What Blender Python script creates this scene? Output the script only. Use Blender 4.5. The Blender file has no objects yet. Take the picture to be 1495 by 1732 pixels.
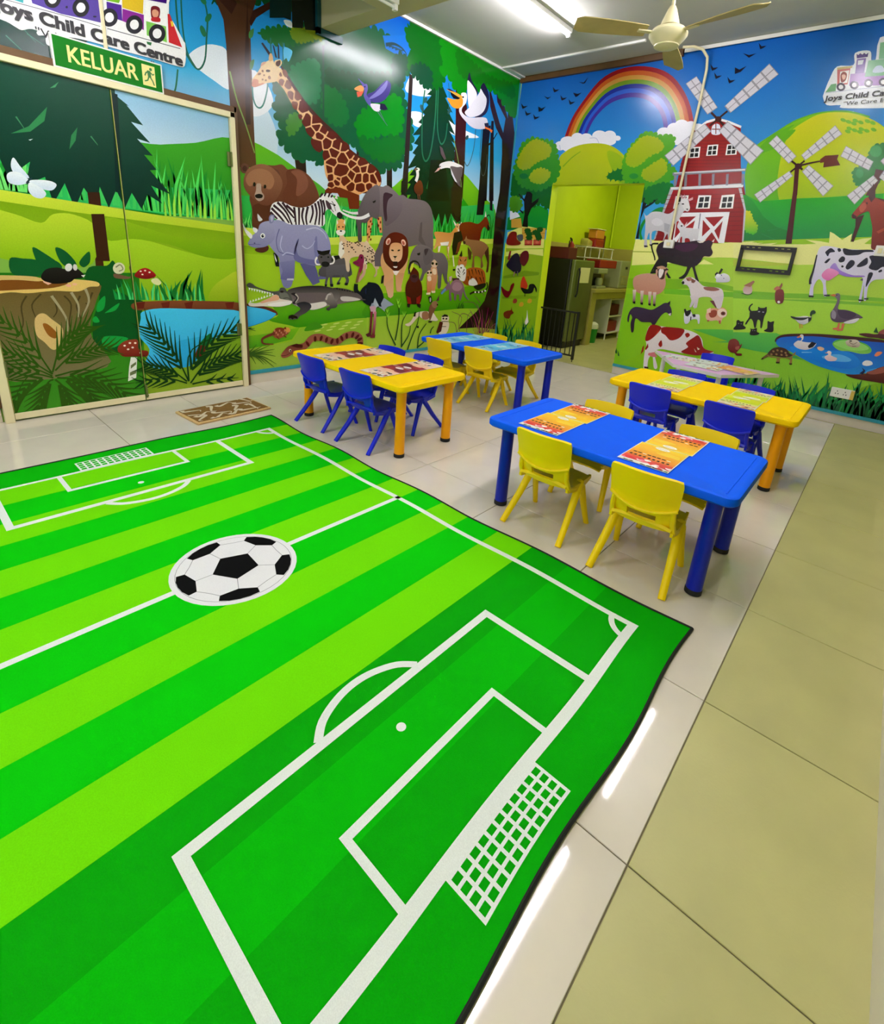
import bpy, bmesh, math, random
from mathutils import Vector, Matrix
from mathutils.geometry import delaunay_2d_cdt
sc = bpy.context.scene
PI = math.pi
# ---------------- camera ----------------
cam_d = bpy.data.cameras.new('camera')
cam = bpy.data.objects.new('camera', cam_d)
sc.collection.objects.link(cam)
cam_d.sensor_fit = 'AUTO'; cam_d.sensor_width = 36.0
cam_d.lens = 843.353 / 1732 * 36.0
cam_d.shift_x = -(777.734 - 747.5) / 1732
cam_d.shift_y = (687.055 - 866.0) / 1732
cam_d.clip_start = 0.02
cam.matrix_world = Matrix.Translation((4.1374, -5.7029, 1.2937)) @ (Matrix.Rotation(0.687035, 4, 'Z') @ Matrix.Rotation(1.264160, 4, 'X') @ Matrix.Rotation(0.081054, 4, 'Z'))
sc.camera = cam
# ---------------- world, exposure ----------------
w = bpy.data.worlds.new('world'); sc.world = w; w.use_nodes = True
bg = w.node_tree.nodes['Background']
bg.inputs[0].default_value = (1.0, 1.0, 0.97, 1); bg.inputs[1].default_value = .55
sc.view_settings.view_transform = 'Standard'; sc.view_settings.look = 'None'
sc.view_settings.exposure = 1.15; sc.view_settings.gamma = 1.0; sc.view_settings.use_curve_mapping = False
TUBE_POWER = 112.0       # radiance of the fluorescent tubes
# ---------------- helpers ----------------
def lin(c):
    f = lambda v: v/12.92 if v <= .04045 else ((v+.055)/1.055)**2.4
    return tuple(f(v/255.0) for v in c)
def mat(name, c, rough=.5, noise=0.0, scale=8.0, bump=0.0, bscale=60.0, metal=0.0, emit=0.0, coat=0.0, spec=.5, rand=0.0):
    m = bpy.data.materials.new(name); m.use_nodes = True
    n, l = m.node_tree.nodes, m.node_tree.links; b = n['Principled BSDF']
    col = lin(c)
    b.inputs['Base Color'].default_value = (*col, 1); b.inputs['Roughness'].default_value = rough
    b.inputs['Metallic'].default_value = metal; b.inputs['Specular IOR Level'].default_value = spec
    b.inputs['Coat Weight'].default_value = coat; b.inputs['Coat Roughness'].default_value = .08
    if emit:
        b.inputs['Emission Color'].default_value = (*col, 1); b.inputs['Emission Strength'].default_value = emit
    tc = n.new('ShaderNodeTexCoord')
    if noise:
        t = n.new('ShaderNodeTexNoise'); t.inputs['Scale'].default_value = scale; t.inputs['Detail'].default_value = 6
        l.new(tc.outputs['Object'], t.inputs['Vector'])
        mr = n.new('ShaderNodeMapRange'); mr.inputs[1].default_value = .25; mr.inputs[2].default_value = .75; mr.inputs[3].default_value = 1-noise; mr.inputs[4].default_value = 1+noise
        l.new(t.outputs['Fac'], mr.inputs[0])
        mx = n.new('ShaderNodeVectorMath'); mx.operation = 'SCALE'; mx.inputs[0].default_value = col
        if rand:
            oi = n.new('ShaderNodeObjectInfo'); r2 = n.new('ShaderNodeMapRange'); r2.inputs[3].default_value = 1-rand; r2.inputs[4].default_value = 1+rand
            l.new(oi.outputs['Random'], r2.inputs[0]); mu = n.new('ShaderNodeMath'); mu.operation = 'MULTIPLY'
            l.new(mr.outputs[0], mu.inputs[0]); l.new(r2.outputs[0], mu.inputs[1]); l.new(mu.outputs[0], mx.inputs['Scale'])
        else: l.new(mr.outputs[0], mx.inputs['Scale'])
        l.new(mx.outputs[0], b.inputs['Base Color'])
    if bump:
        t2 = n.new('ShaderNodeTexNoise'); t2.inputs['Scale'].default_value = bscale; t2.inputs['Detail'].default_value = 3
        l.new(tc.outputs['Object'], t2.inputs['Vector'])
        bp = n.new('ShaderNodeBump'); bp.inputs['Strength'].default_value = bump; bp.inputs['Distance'].default_value = .01
        l.new(t2.outputs['Fac'], bp.inputs['Height']); l.new(bp.outputs[0], b.inputs['Normal'])
    return m
def print_mat(name, rough, grain=.04, gscale=160.0, bump=0.0, spec=.5, bscale=9.0):
    m = bpy.data.materials.new(name); m.use_nodes = True
    n, l = m.node_tree.nodes, m.node_tree.links; b = n['Principled BSDF']
    b.inputs['Roughness'].default_value = rough; b.inputs['Specular IOR Level'].default_value = spec
    a = n.new('ShaderNodeAttribute'); a.attribute_name = 'Col'
    tc = n.new('ShaderNodeTexCoord'); t = n.new('ShaderNodeTexNoise'); t.inputs['Scale'].default_value = gscale
    l.new(tc.outputs['Object'], t.inputs['Vector'])
    mr = n.new('ShaderNodeMapRange'); mr.inputs[1].default_value = .3; mr.inputs[2].default_value = .7; mr.inputs[3].default_value = 1-grain; mr.inputs[4].default_value = 1+grain
    l.new(t.outputs['Fac'], mr.inputs[0]); mx = n.new('ShaderNodeVectorMath'); mx.operation = 'SCALE'
    l.new(a.outputs['Color'], mx.inputs[0]); l.new(mr.outputs[0], mx.inputs['Scale']); l.new(mx.outputs[0], b.inputs['Base Color'])
    if bump:
        t2 = n.new('ShaderNodeTexNoise'); t2.inputs['Scale'].default_value = bscale; t2.inputs['Detail'].default_value = 4
        l.new(tc.outputs['Object'], t2.inputs['Vector']); bp = n.new('ShaderNodeBump'); bp.inputs['Strength'].default_value = bump; bp.inputs['Distance'].default_value = .02
        l.new(t2.outputs['Fac'], bp.inputs['Height']); l.new(bp.outputs[0], b.inputs['Normal'])
    return m
class MB:
    def __init__(s): s.v = []; s.f = []
    def add(s, vs, fs):
        k = len(s.v); s.v += [tuple(v) for v in vs]; s.f += [tuple(i+k for i in f) for f in fs]; return s
    def box(s, x0, x1, y0, y1, z0, z1):
        return s.add([(x0,y0,z0),(x1,y0,z0),(x1,y1,z0),(x0,y1,z0),(x0,y0,z1),(x1,y0,z1),(x1,y1,z1),(x0,y1,z1)],
                     [(0,3,2,1),(4,5,6,7),(0,1,5,4),(1,2,6,5),(2,3,7,6),(3,0,4,7)])
    def rbox(s, x0, x1, y0, y1, z0, z1, r=.01, seg=2):
        bm = bmesh.new(); bmesh.ops.create_cube(bm, size=1)
        for v in bm.verts: v.co = Vector(((x0+x1)/2+v.co.x*(x1-x0), (y0+y1)/2+v.co.y*(y1-y0), (z0+z1)/2+v.co.z*(z1-z0)))
        bmesh.ops.bevel(bm, geom=bm.edges[:], offset=r, segments=seg, affect='EDGES', profile=.5)
        bm.verts.index_update(); s.add([v.co[:] for v in bm.verts], [[v.index for v in f.verts] for f in bm.faces]); bm.free(); return s
    def tube(s, pts, rad, n=10, sy=1.0, cap=True):
        pts = [Vector(p) for p in pts]; rad = rad if isinstance(rad, (list, tuple)) else [rad]*len(pts)
        rings = []; up = None
        for i, p in enumerate(pts):
            d = (pts[min(i+1, len(pts)-1)]-pts[max(i-1, 0)]).normalized()
            if up is None: up = Vector((0,1,0)) if abs(d.y) < .9 else Vector((1,0,0))
            a = d.cross(up).normalized(); b = a.cross(d).normalized(); up = b
            rings.append([p+a*(math.cos(t)*rad[i])+b*(math.sin(t)*rad[i]*sy) for t in [2*PI*k/n for k in range(n)]])
        vs = [v for r in rings for v in r]; fs = []
        for i in range(len(pts)-1):
            for k in range(n): fs.append((i*n+k, i*n+(k+1) % n, (i+1)*n+(k+1) % n, (i+1)*n+k))
        if cap: fs += [tuple(range(n))[::-1], tuple((len(pts)-1)*n+k for k in range(n))]
        return s.add(vs, fs)
    def lathe(s, prof, c=(0,0,0), n=24):
        vs = []; fs = []
        for r, z in prof: vs += [(c[0]+r*math.cos(2*PI*k/n), c[1]+r*math.sin(2*PI*k/n), c[2]+z) for k in range(n)]
        for i in range(len(prof)-1):
            for k in range(n): fs.append((i*n+k, i*n+(k+1) % n, (i+1)*n+(k+1) % n, (i+1)*n+k))
        fs += [tuple(range(n))[::-1], tuple((len(prof)-1)*n+k for k in range(n))]
        return s.add(vs, fs)
    def shell(s, fn, nu, nv, th, hole=None):
        # two-sided sheet fn(u,v)->point, thickness along the normal; hole(i,j) cells are left open and rimmed
        P = [[Vector(fn(i/nu*2-1, j/nv)) for j in range(nv+1)] for i in range(nu+1)]
        N = [[None]*(nv+1) for _ in range(nu+1)]
        for i in range(nu+1):
            for j in range(nv+1):
                du = P[min(i+1,nu)][j]-P[max(i-1,0)][j]; dv = P[i][min(j+1,nv)]-P[i][max(j-1,0)]
                N[i][j] = du.cross(dv).normalized()
        idx = lambda i, j, k: (i*(nv+1)+j)*2+k
        vs = []
        for i in range(nu+1):
            for j in range(nv+1): vs += [P[i][j]+N[i][j]*th/2, P[i][j]-N[i][j]*th/2]
        fs = []; cell = lambda i, j: 0 <= i < nu and 0 <= j < nv and not (hole and hole(i, j))
        for i in range(nu):
            for j in range(nv):
                if not cell(i, j): continue
                fs.append((idx(i,j,0), idx(i+1,j,0), idx(i+1,j+1,0), idx(i,j+1,0)))
                fs.append((idx(i,j,1), idx(i,j+1,1), idx(i+1,j+1,1), idx(i+1,j,1)))
                if not cell(i-1, j): fs.append((idx(i,j,0), idx(i,j+1,0), idx(i,j+1,1), idx(i,j,1)))
                if not cell(i+1, j): fs.append((idx(i+1,j,1), idx(i+1,j+1,1), idx(i+1,j+1,0), idx(i+1,j,0)))
                if not cell(i, j-1): fs.append((idx(i,j,1), idx(i+1,j,1), idx(i+1,j,0), idx(i,j,0)))
                if not cell(i, j+1): fs.append((idx(i,j+1,0), idx(i+1,j+1,0), idx(i+1,j+1,1), idx(i,j+1,1)))
        used = sorted({k for f in fs for k in f}); mp = {k: n for n, k in enumerate(used)}
        return s.add([vs[k] for k in used], [[mp[k] for k in f] for f in fs])
    def build(s, name, m, parent=None, smooth=False, loc=None):
        me = bpy.data.meshes.new(name); me.from_pydata(s.v, [], s.f); me.materials.append(m)
        bm = bmesh.new(); bm.from_mesh(me); bmesh.ops.recalc_face_normals(bm, faces=bm.faces); bm.to_mesh(me); bm.free()
        if smooth:
            me.polygons.foreach_set('use_smooth', [True]*len(me.polygons))
            try: me.set_sharp_from_angle(angle=math.radians(40))
            except Exception: pass
        o = bpy.data.objects.new(name, me); sc.collection.objects.link(o)
        if parent: o.parent = parent
        if loc: o.location = loc
        return o
def tag(o, label=None, cat=None, group=None, kind=None):
    if label: o['label'] = label
    if cat: o['category'] = cat
    if group: o['group'] = group
    if kind: o['kind'] = kind
    return o
def empty(name, loc, label, cat, group=None, rz=0):
    o = bpy.data.objects.new(name, None); sc.collection.objects.link(o); o.location = loc; o.rotation_euler = (0, 0, rz)
    o.empty_display_size = .05
    return tag(o, label, cat, group)
def copy_tree(o, parent=None):
    c = o.copy(); sc.collection.objects.link(c); c.parent = parent
    for ch in list(o.children): copy_tree(ch, c)
    return c
def struct(o): o['kind'] = 'structure'; return o
# ---------------- flat print (murals, mats, rug marks): polygons in plane coordinates ----------------
def catmull(p, closed, n=4):
    out = []; k = len(p); rng = k if closed else k-1
    for i in range(rng):
        g = lambda j: p[j % k] if closed else p[max(0, min(k-1, j))]
        a, b, c, d = g(i-1), g(i), g(i+1), g(i+2)
        for s in range(n):
            t = s/n
            out.append(tuple(.5*(2*b[q]+(c[q]-a[q])*t+(2*a[q]-5*b[q]+4*c[q]-d[q])*t*t+(3*b[q]-a[q]-3*c[q]+d[q])*t**3) for q in (0, 1)))
    if not closed: out.append(p[-1])
    return out
def resample(p, step):
    q = p+[p[0]]; out = []; acc = 0.0
    for a, b in zip(q, q[1:]):
        L = math.hypot(b[0]-a[0], b[1]-a[1]); t = acc
        while t < L:
            out.append((a[0]+(b[0]-a[0])*t/max(L,1e-9), a[1]+(b[1]-a[1])*t/max(L,1e-9))); t += step
        acc = t-L
    return out
def area(p): return sum(a[0]*b[1]-b[0]*a[1] for a, b in zip(p, p[1:]+p[:1]))/2
def clip(poly, lo, hi):
    for ax in (0, 1):
        for sgn, lim in ((1, lo[ax]), (-1, hi[ax])):
            if not poly: return []
            out = []
            for a, b in zip(poly, poly[1:]+poly[:1]):
                da, db = sgn*(a[ax]-lim), sgn*(b[ax]-lim)
                if da >= 0: out.append(a)
                if (da >= 0) != (db >= 0):
                    t = da/(da-db); out.append((a[0]+(b[0]-a[0])*t, a[1]+(b[1]-a[1])*t))
            poly = out
    return poly
def ops_to_polys(op, pts, ex, rnd):
    if op == 'p': return [pts]
    if op == 'b': return [catmull(pts, True, 4)]
    if op in 'sl':
        q = catmull(pts, False, 4) if op == 's' and len(pts) > 2 else pts
        res = []; n = len(q); L = []; R = []
        for i, a in enumerate(q):
            b0, b1 = q[max(0, i-1)], q[min(n-1, i+1)]; dx, dy = b1[0]-b0[0], b1[1]-b0[1]; h = math.hypot(dx, dy) or 1
            wd = (ex[0]+(ex[1]-ex[0])*i/(n-1))/2
            L.append((a[0]-dy/h*wd, a[1]+dx/h*wd)); R.append((a[0]+dy/h*wd, a[1]-dx/h*wd))
        return [[L[i], L[i+1], R[i+1], R[i]] for i in range(n-1)]
    if op in 'fj':
        amp, step = ex; q = catmull(pts, True, 4) if op == 'f' else pts
        s = 1 if area(q) > 0 else -1; q = resample(q, step); out = []
        for a, b in zip(q, q[1:]+q[:1]):
            dx, dy = b[0]-a[0], b[1]-a[1]; nx, ny = s*dy, -s*dx; h = math.hypot(nx, ny) or 1; nx /= h; ny /= h
            k = amp*rnd.uniform(.5, 1.2)
            if op == 'f': out += [a, (a[0]+dx*.2+nx*k*.75, a[1]+dy*.2+ny*k*.75), (a[0]+dx*.5+nx*k, a[1]+dy*.5+ny*k), (a[0]+dx*.8+nx*k*.75, a[1]+dy*.8+ny*k*.75)]
            else: out += [a, (a[0]+dx*.5+nx*k*1.2, a[1]+dy*.5+ny*k*.6-k*.9)]
        return [out]
    if op == 'g':
        H, n, wd, lean = ex; res = []
        for i in range(int(n)):
            t = (i+rnd.random())/n*(len(pts)-1); j = min(int(t), len(pts)-2); u = t-j
            x = pts[j][0]+(pts[j+1][0]-pts[j][0])*u; y = pts[j][1]+(pts[j+1][1]-pts[j][1])*u
            h = H*rnd.uniform(.55, 1.1); lx = h*rnd.uniform(-lean, lean)*1.2; ww = wd*rnd.uniform(.6, 1.2)/2
            res.append([(x-ww, y), (x-ww*.9+lx*.25, y+h*.5), (x+lx, y+h), (x+ww*.8+lx*.35, y+h*.5), (x+ww, y)])
        return res
def colour_fn(c, polys):
    ax = 0 if '|' in c else 1; cs = [lin([int(v) for v in q.split(',')]) for q in c.replace('|', '>').split('>')]
    if len(cs) == 1: return lambda p: cs[0]
    a, b = cs if ax else cs[::-1]
    ys = [p[ax] for q in polys for p in q]; lo, hi = min(ys), max(ys)
    def f(p):
        t = max(0, min(1, (p[ax]-lo)/max(1e-6, hi-lo))); return tuple(a[i]*t+b[i]*(1-t) for i in range(3))
    return f
class Print:
    # collects coloured flat polygons; to3(h, z, layer) places them
    def __init__(s): s.v = []; s.f = []; s.c = []
    def poly(s, pts, cf, to3, layer):
        if len(pts) < 3 or abs(area(pts)) < 1e-9: return
        k = len(s.v); s.v += [to3(p[0], p[1], layer) for p in pts]; s.f.append(tuple(range(k, k+len(pts)))); s.c += [cf(p) for p in pts]
    def build(s, name, m, parent):
        me = bpy.data.meshes.new(name); me.from_pydata(s.v, [], s.f); me.materials.append(m)
        a = me.color_attributes.new('Col', 'FLOAT_COLOR', 'POINT')
        a.data.foreach_set('color', [x for c in s.c for x in (*c, 1.0)])
        o = bpy.data.objects.new(name, me); sc.collection.objects.link(o); o.parent = parent; return o
# ---------------- materials ----------------
M = {}
M['ceiling'] = mat('ceiling_paint', (196,196,186), .8, .03, 3)
M['soffit'] = mat('soffit_paint', (190,184,140), .75, .03, 3)
M['olive_wall'] = mat('olive_wall_paint', (150,152,70), .6, .04, 4)
M['lime'] = mat('lime_paint', (190,214,10), .6, .04, 4)
M['lime_bright'] = mat('bright_lime_paint', (214,236,20), .6, .03, 4)
M['wall'] = mat('plain_wall_paint', (120,170,60), .5, .04, 3)
M['skirt'] = mat('skirting_tile', (214,206,190), .2, .04, 6)
M['cyan'] = mat('cyan_trim', (40,150,170), .5, .05, 9)
M['teal'] = mat('teal_trim', (10,74,84), .4, .05, 9)
M['brown'] = mat('brown_wood_trim', (96,66,30), .55, .15, 14)
M['tile'] = mat('polished_tile', (224,215,202), .045, .05, 5, rand=.025)
M['olive'] = mat('matt_olive_tile', (184,180,118), .42, .09, 4, bump=.05, bscale=120, rand=.02)
M['grout'] = mat('grout', (120,112,86), .9, .1, 30)
M['cream'] = mat('cream_paint', (232,222,180), .35, .04, 10)
M['cream2'] = mat('cream_plastic', (228,220,176), .35)
M['fan_blade'] = mat('dull_fan_blade', (176,160,100), .6, .12, 9)  # blades a darker, duller cream than the motor
M['white'] = mat('white_plastic', (236,236,230), .35)
M['black'] = mat('black_metal', (12,12,13), .4)
M['rubber'] = mat('black_rubber', (14,14,16), .7)
M['blue_top'] = mat('blue_plastic', (0,92,250), .5, .02, 20, bump=.05, bscale=300, spec=.1)
M['blue_leg'] = mat('dark_blue_plastic', (0,26,170), .3, spec=.3)
M['yellow_top'] = mat('yellow_plastic', (255,212,0), .5, .02, 20, bump=.05, bscale=300, spec=.1)
M['yellow_leg'] = mat('amber_plastic', (244,164,0), .3, spec=.3)
M['chair_blue'] = mat('royal_blue_plastic', (0,26,214), .28, spec=.35, bump=.04, bscale=260)
M['chair_yellow'] = mat('lemon_plastic', (255,218,0), .4, spec=.25, bump=.04, bscale=260)
M['pink'] = mat('pink_laminate', (240,186,240), .3)
M['tube'] = mat('fluorescent_glow', (250,244,255), .5, emit=TUBE_POWER)
M['paper'] = print_mat('printed_paper', .35, .03, 90)
M['mural_a'] = print_mat('jungle_mural_film', .2, .05, 140, bump=.14, spec=.3, bscale=3.5)
M['door_film'] = print_mat('door_mural_film', .32, .05, 140, bump=.05, spec=.12)
M['mural_b'] = print_mat('farm_mural_film', .22, .05, 140, bump=.05, spec=.35, bscale=4)
M['rug'] = print_mat('rug_print', .8, .06, 420, bump=.1, spec=.08, bscale=500)
M['rug_edge'] = mat('black_rug_binding', (10,12,10), .8)
M['steel'] = mat('olive_steel', (112,120,70), .32, .1, 3, metal=.55)
M['red'] = mat('red_plastic', (150,24,24), .4); M['dark_red'] = mat('dark_red_card', (92,16,18), .6)
M['green'] = mat('green_plastic', (20,150,50), .4)
M['counter'] = mat('olive_counter_tile', (176,166,86), .35, .06, 7)
M['signgreen'] = mat('sign_green', (4,116,14), .35, spec=.1); M['signtext'] = mat('sign_lettering', (236,226,140), .4)
M['ink'] = mat('black_ink', (18,18,26), .4)
M['mat_brown'] = mat('brown_coir', (128,92,34), .95, .25, 60, bump=.4, bscale=300); M['mat_edge'] = mat('tan_mat_binding', (206,172,116), .9, .15, 60)
M['mat_pale'] = mat('pale_mat_pile', (214,200,172), .95, .1, 80)
M['grey'] = mat('grey_plastic', (150,156,120), .4); M['clear'] = mat('amber_plastic_tub', (206,130,50), .3)
# ---------------- setting ----------------
H = 3.32; XR = 4.45; YB = -8.4
wl = struct(MB().box(-.15, 0, YB, .15, -.1, H+.15).build('wall_left', M['wall']))
wbk = MB(); OX0, OX1, OZ = .63, 1.78, 2.11
wbk.box(0, OX0, 0, .14, -.1, H+.15).box(OX1, XR+.15, 0, .14, -.1, H+.15).box(OX0, OX1, 0, .14, OZ, H+.15)
wb = struct(wbk.build('wall_back', M['lime_bright']))
wr = struct(MB().box(XR, XR+.15, YB, 0, -.1, H+.15).build('wall_right', M['olive_wall']))
ceil = struct(MB().box(-.1, XR+.1, YB, .1, H, H+.12).build('ceiling', M['ceiling']))
# dropped soffit with the recess by the left wall
sf = MB().box(.002, .72, -2.87, -2.69, 2.92, H-.002).box(.72, XR-.002, YB+.01, -2.69, 2.92, H-.002)
struct(sf.build('trim_1', M['soffit']))
struct(MB().box(.001, .03, -2.91, -2.875, 2.87, H-.002).box(.001, .03, -2.91, -2.66, 2.865, 2.915).build('trim_2', M['teal']))
# floor: slab in grout colour with every tile a piece of its own
fl = struct(MB().box(-.1, XR+.1, YB, 3.3, -.12, -.004).build('floor', M['grout']))
TX, TY, T = 4.005, -4.815, .6
tile_mesh = {}
def tile(x0, x1, y0, y1, m):
    g = .0018; key = (round(x1-x0, 3), round(y1-y0, 3), m)
    if key not in tile_mesh:
        b = MB(); a, c = (x1-x0)/2-g, (y1-y0)/2-g; e = .0015
        b.add([(-a,-c,-.006),(a,-c,-.006),(a,c,-.006),(-a,c,-.006),(-a,-c,-e),(a,-c,-e),(a,c,-e),(-a,c,-e),(-a+e,-c+e,0),(a-e,-c+e,0),(a-e,c-e,0),(-a+e,c-e,0)],
              [(0,1,5,4),(1,2,6,5),(2,3,7,6),(3,0,4,7),(4,5,9,8),(5,6,10,9),(6,7,11,10),(7,4,8,11),(8,9,10,11)])
        o = b.build('floor_tile', M[m], fl); tile_mesh[key] = o
    else:
        o = tile_mesh[key].copy(); sc.collection.objects.link(o); o.parent = fl
    o.location = ((x0+x1)/2, (y0+y1)/2, 0)
for i in range(-7, 1):
    for j in range(-5, 9):
        x0, y0 = TX+i*T, TY+j*T; x1, y1 = x0+T, y0+T
        x0 = max(x0, 0); x1 = min(x1, XR); y1c = min(y1, 0)
        if y1c-y0 > .05 and x1-x0 > .05: tile(x0, x1, y0, y1c, 'olive' if i == 0 else 'tile')
for i in range(-6, -2):
    for j in range(8, 14):
        x0, y0 = TX+i*T, TY+j*T; x1, y1 = x0+T, y0+T
        x0 = max(x0, .05); y0 = max(y0, 0)
        if y1 < 3.2 and x1-x0 > .05: tile(x0, min(x1, 2.2), y0, min(y1, 3.1), 'olive')  # kitchen floor takes the olive tile, its shade put into the colour
# skirting tiles and cyan strips
sk = struct(MB().box(.0005, .006, YB, -5.27, .0, .09).box(.0005, .006, -3.63, -.001, .0, .09).build('baseboard_left', M['skirt']))
sk2 = struct(MB().box(.007, OX0, -.006, -.0005, 0, .09).box(OX1, XR, -.006, -.0005, 0, .09).build('baseboard_back', M['skirt']))
struct(MB().box(XR-.012, XR-.0005, YB, -.01, 0, .1).build('baseboard_right', M['skirt']))
struct(MB().box(.0005, .018, -3.63, -.02, .09, .12).box(.0005, .018, YB, -5.27, .09, .12).box(.001, .016, -.018, -.001, .12, H-.05).build('trim_3', M['cyan']))
struct(MB().box(.02, OX0, -.018, -.0005, .09, .12).box(OX1, XR, -.018, -.0005, .09, .12).build('trim_4', M['cyan']))
struct(MB().box(.02, 1.95, -.04, -.001, H-.06, H-.001).build('trim_5', M['brown']))
# kitchen shell behind the opening
struct(MB().box(-.1, .05, .14, 3.25, -.1, 2.9).build('wall_kitchen_left', M['lime']))
struct(MB().box(.05, 2.35, 3.1, 3.25, -.1, 2.9).build('wall_kitchen_far', M['lime']))
struct(MB().box(2.2, 2.35, .14, 3.1, -.1, 2.9).build('wall_kitchen_right', M['lime']))
struct(MB().box(-.1, 2.35, .14, 3.25, 2.9, 3.0).build('ceiling_kitchen', M['ceiling']))
struct(MB().box(.051, .062, .15, 3.09, .0, 1.49).box(.062, 2.19, 3.088, 3.099, 0, 1.49).build('trim_6', M['counter']))
struct(MB().tube([(.075, 3.085, 1.5), (.075, 3.085, 2.88)], .014, 8).build('trim_7', M['lime_bright'], smooth=True))
# ---------------- door ----------------
door = bpy.data.objects.new('door_1', None); sc.collection.objects.link(door); door['kind'] = 'structure'; door.location = (0, -4.455, 0)
def loc_box(b, name, m, parent, **k):
    for i, v in enumerate(b.v): b.v[i] = (v[0], v[1]+4.455, v[2])
    return b.build(name, m, parent, **k)
DY0, DYM, DY1 = -5.215, -4.452, -3.69
loc_box(MB().rbox(.001, .055, -5.262, -5.215, 0, 2.125, .004).rbox(.001, .055, -3.69, -3.652, 0, 2.125, .004).rbox(.001, .055, -5.262, -3.652, 2.086, 2.125, .004), 'door_frame', M['cream'], door)
loc_box(MB().rbox(.001, .035, -5.3, -3.625, 2.127, 2.168, .004).rbox(.001, .035, -3.65, -3.622, 0, 2.168, .004).rbox(.001, .035, -5.31, -5.264, .1, 2.168, .004), 'architrave', M['brown'], door)
leaves = []
for a, b in ((DY0+.003, DYM-.003), (DYM+.003, DY1-.003)):
    lf = loc_box(MB().box(.002, .029, a, b, .012, 2.083), 'door_leaf', M['wall'], door)
    loc_box(MB().rbox(.03, .036, a, b, .012, .055, .002, 1), 'kick_strip', M['cream'], lf); loc_box(MB().rbox(.0295, .033, a, a+.004, .06, 2.08, .001, 1), 'edge_strip', M['counter'], lf)
    leaves.append((lf, a, b))
loc_box(MB().rbox(.03, .045, -4.45, -4.437, .03, .13, .003).rbox(.03, .05, -4.452, -4.435, .04, .055, .002), 'floor_bolt', M['steel'], leaves[1][0])
for z in (.45, 1.75):
    loc_box(MB().tube([(.05, -3.694, z), (.05, -3.694, z+.1)], .008, 8).rbox(.03, .046, -3.72, -3.694, z, z+.1, .002, 1), 'hinge', M['steel'], leaves[1][0])
loc_box(MB().tube([(.05, -5.21, .3), (.05, -5.21, .4)], .008, 8), 'hinge', M['steel'], leaves[0][0])
# ---------------- lights: fluorescent battens ----------------
def batten(x, y0, y1, z, label, glow='tube'):
    t = empty('tube_light', (x, (y0+y1)/2, z), label, 'ceiling light', 'fluorescent tube lights'); L = (y1-y0)/2
    MB().rbox(-.03, .03, -L-.03, L+.03, -.04, -.001, .006).build('housing', M['white'], t)
    MB().tube([(0, -L, -.055), (0, L, -.055)], .0105, 10).build('tube', M[glow], t, smooth=True)
    for e in (-1, 1): MB().rbox(-.018, .018, *sorted((e*(L+.001), e*(L+.028))), -.075, -.038, .003).build('lamp_holder', M['white'], t)
batten(1.2, -2.14, -.98, H, 'lit fluorescent tube on the ceiling left of the fan')
batten(3.3, -2.2, -1.02, H, 'lit fluorescent tube on the ceiling right of the fan')
batten(3.34, -4.26, -3.08, 2.92, 'lit fluorescent tube under the soffit on the right')
batten(.96, -4.1, -2.92, 2.92, 'unlit fluorescent tube under the soffit beside the double door', 'white')
batten(3.34, -7.3, -6.1, 2.92, 'added fluorescent tube behind the camera, lit to even the room light')  # unseen extra tube, added to even out the light
batten(1.2, -5.95, -4.75, 2.92, 'added fluorescent tube above the rug, out of view, brightening the door side')  # extra tube added out of view to lift the dim door side
kt = empty('added_kitchen_lamp', (1.3, 1.7, 2.9), 'added kitchen ceiling lamp, out of view, brightening the room behind the doorway', 'ceiling light')  # unseen lamp, added to make the kitchen brighter
MB().lathe([(.1, 0), (.14, -.02), (.14, -.035), (.1, -.05)], n=24).build('base', M['white'], kt)
MB().lathe([(.09, -.05), (.085, -.07), (.03, -.085)], n=20).build('diffuser', mat('kitchen_glow', (255,246,214), .5, emit=110), kt, smooth=True)
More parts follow.
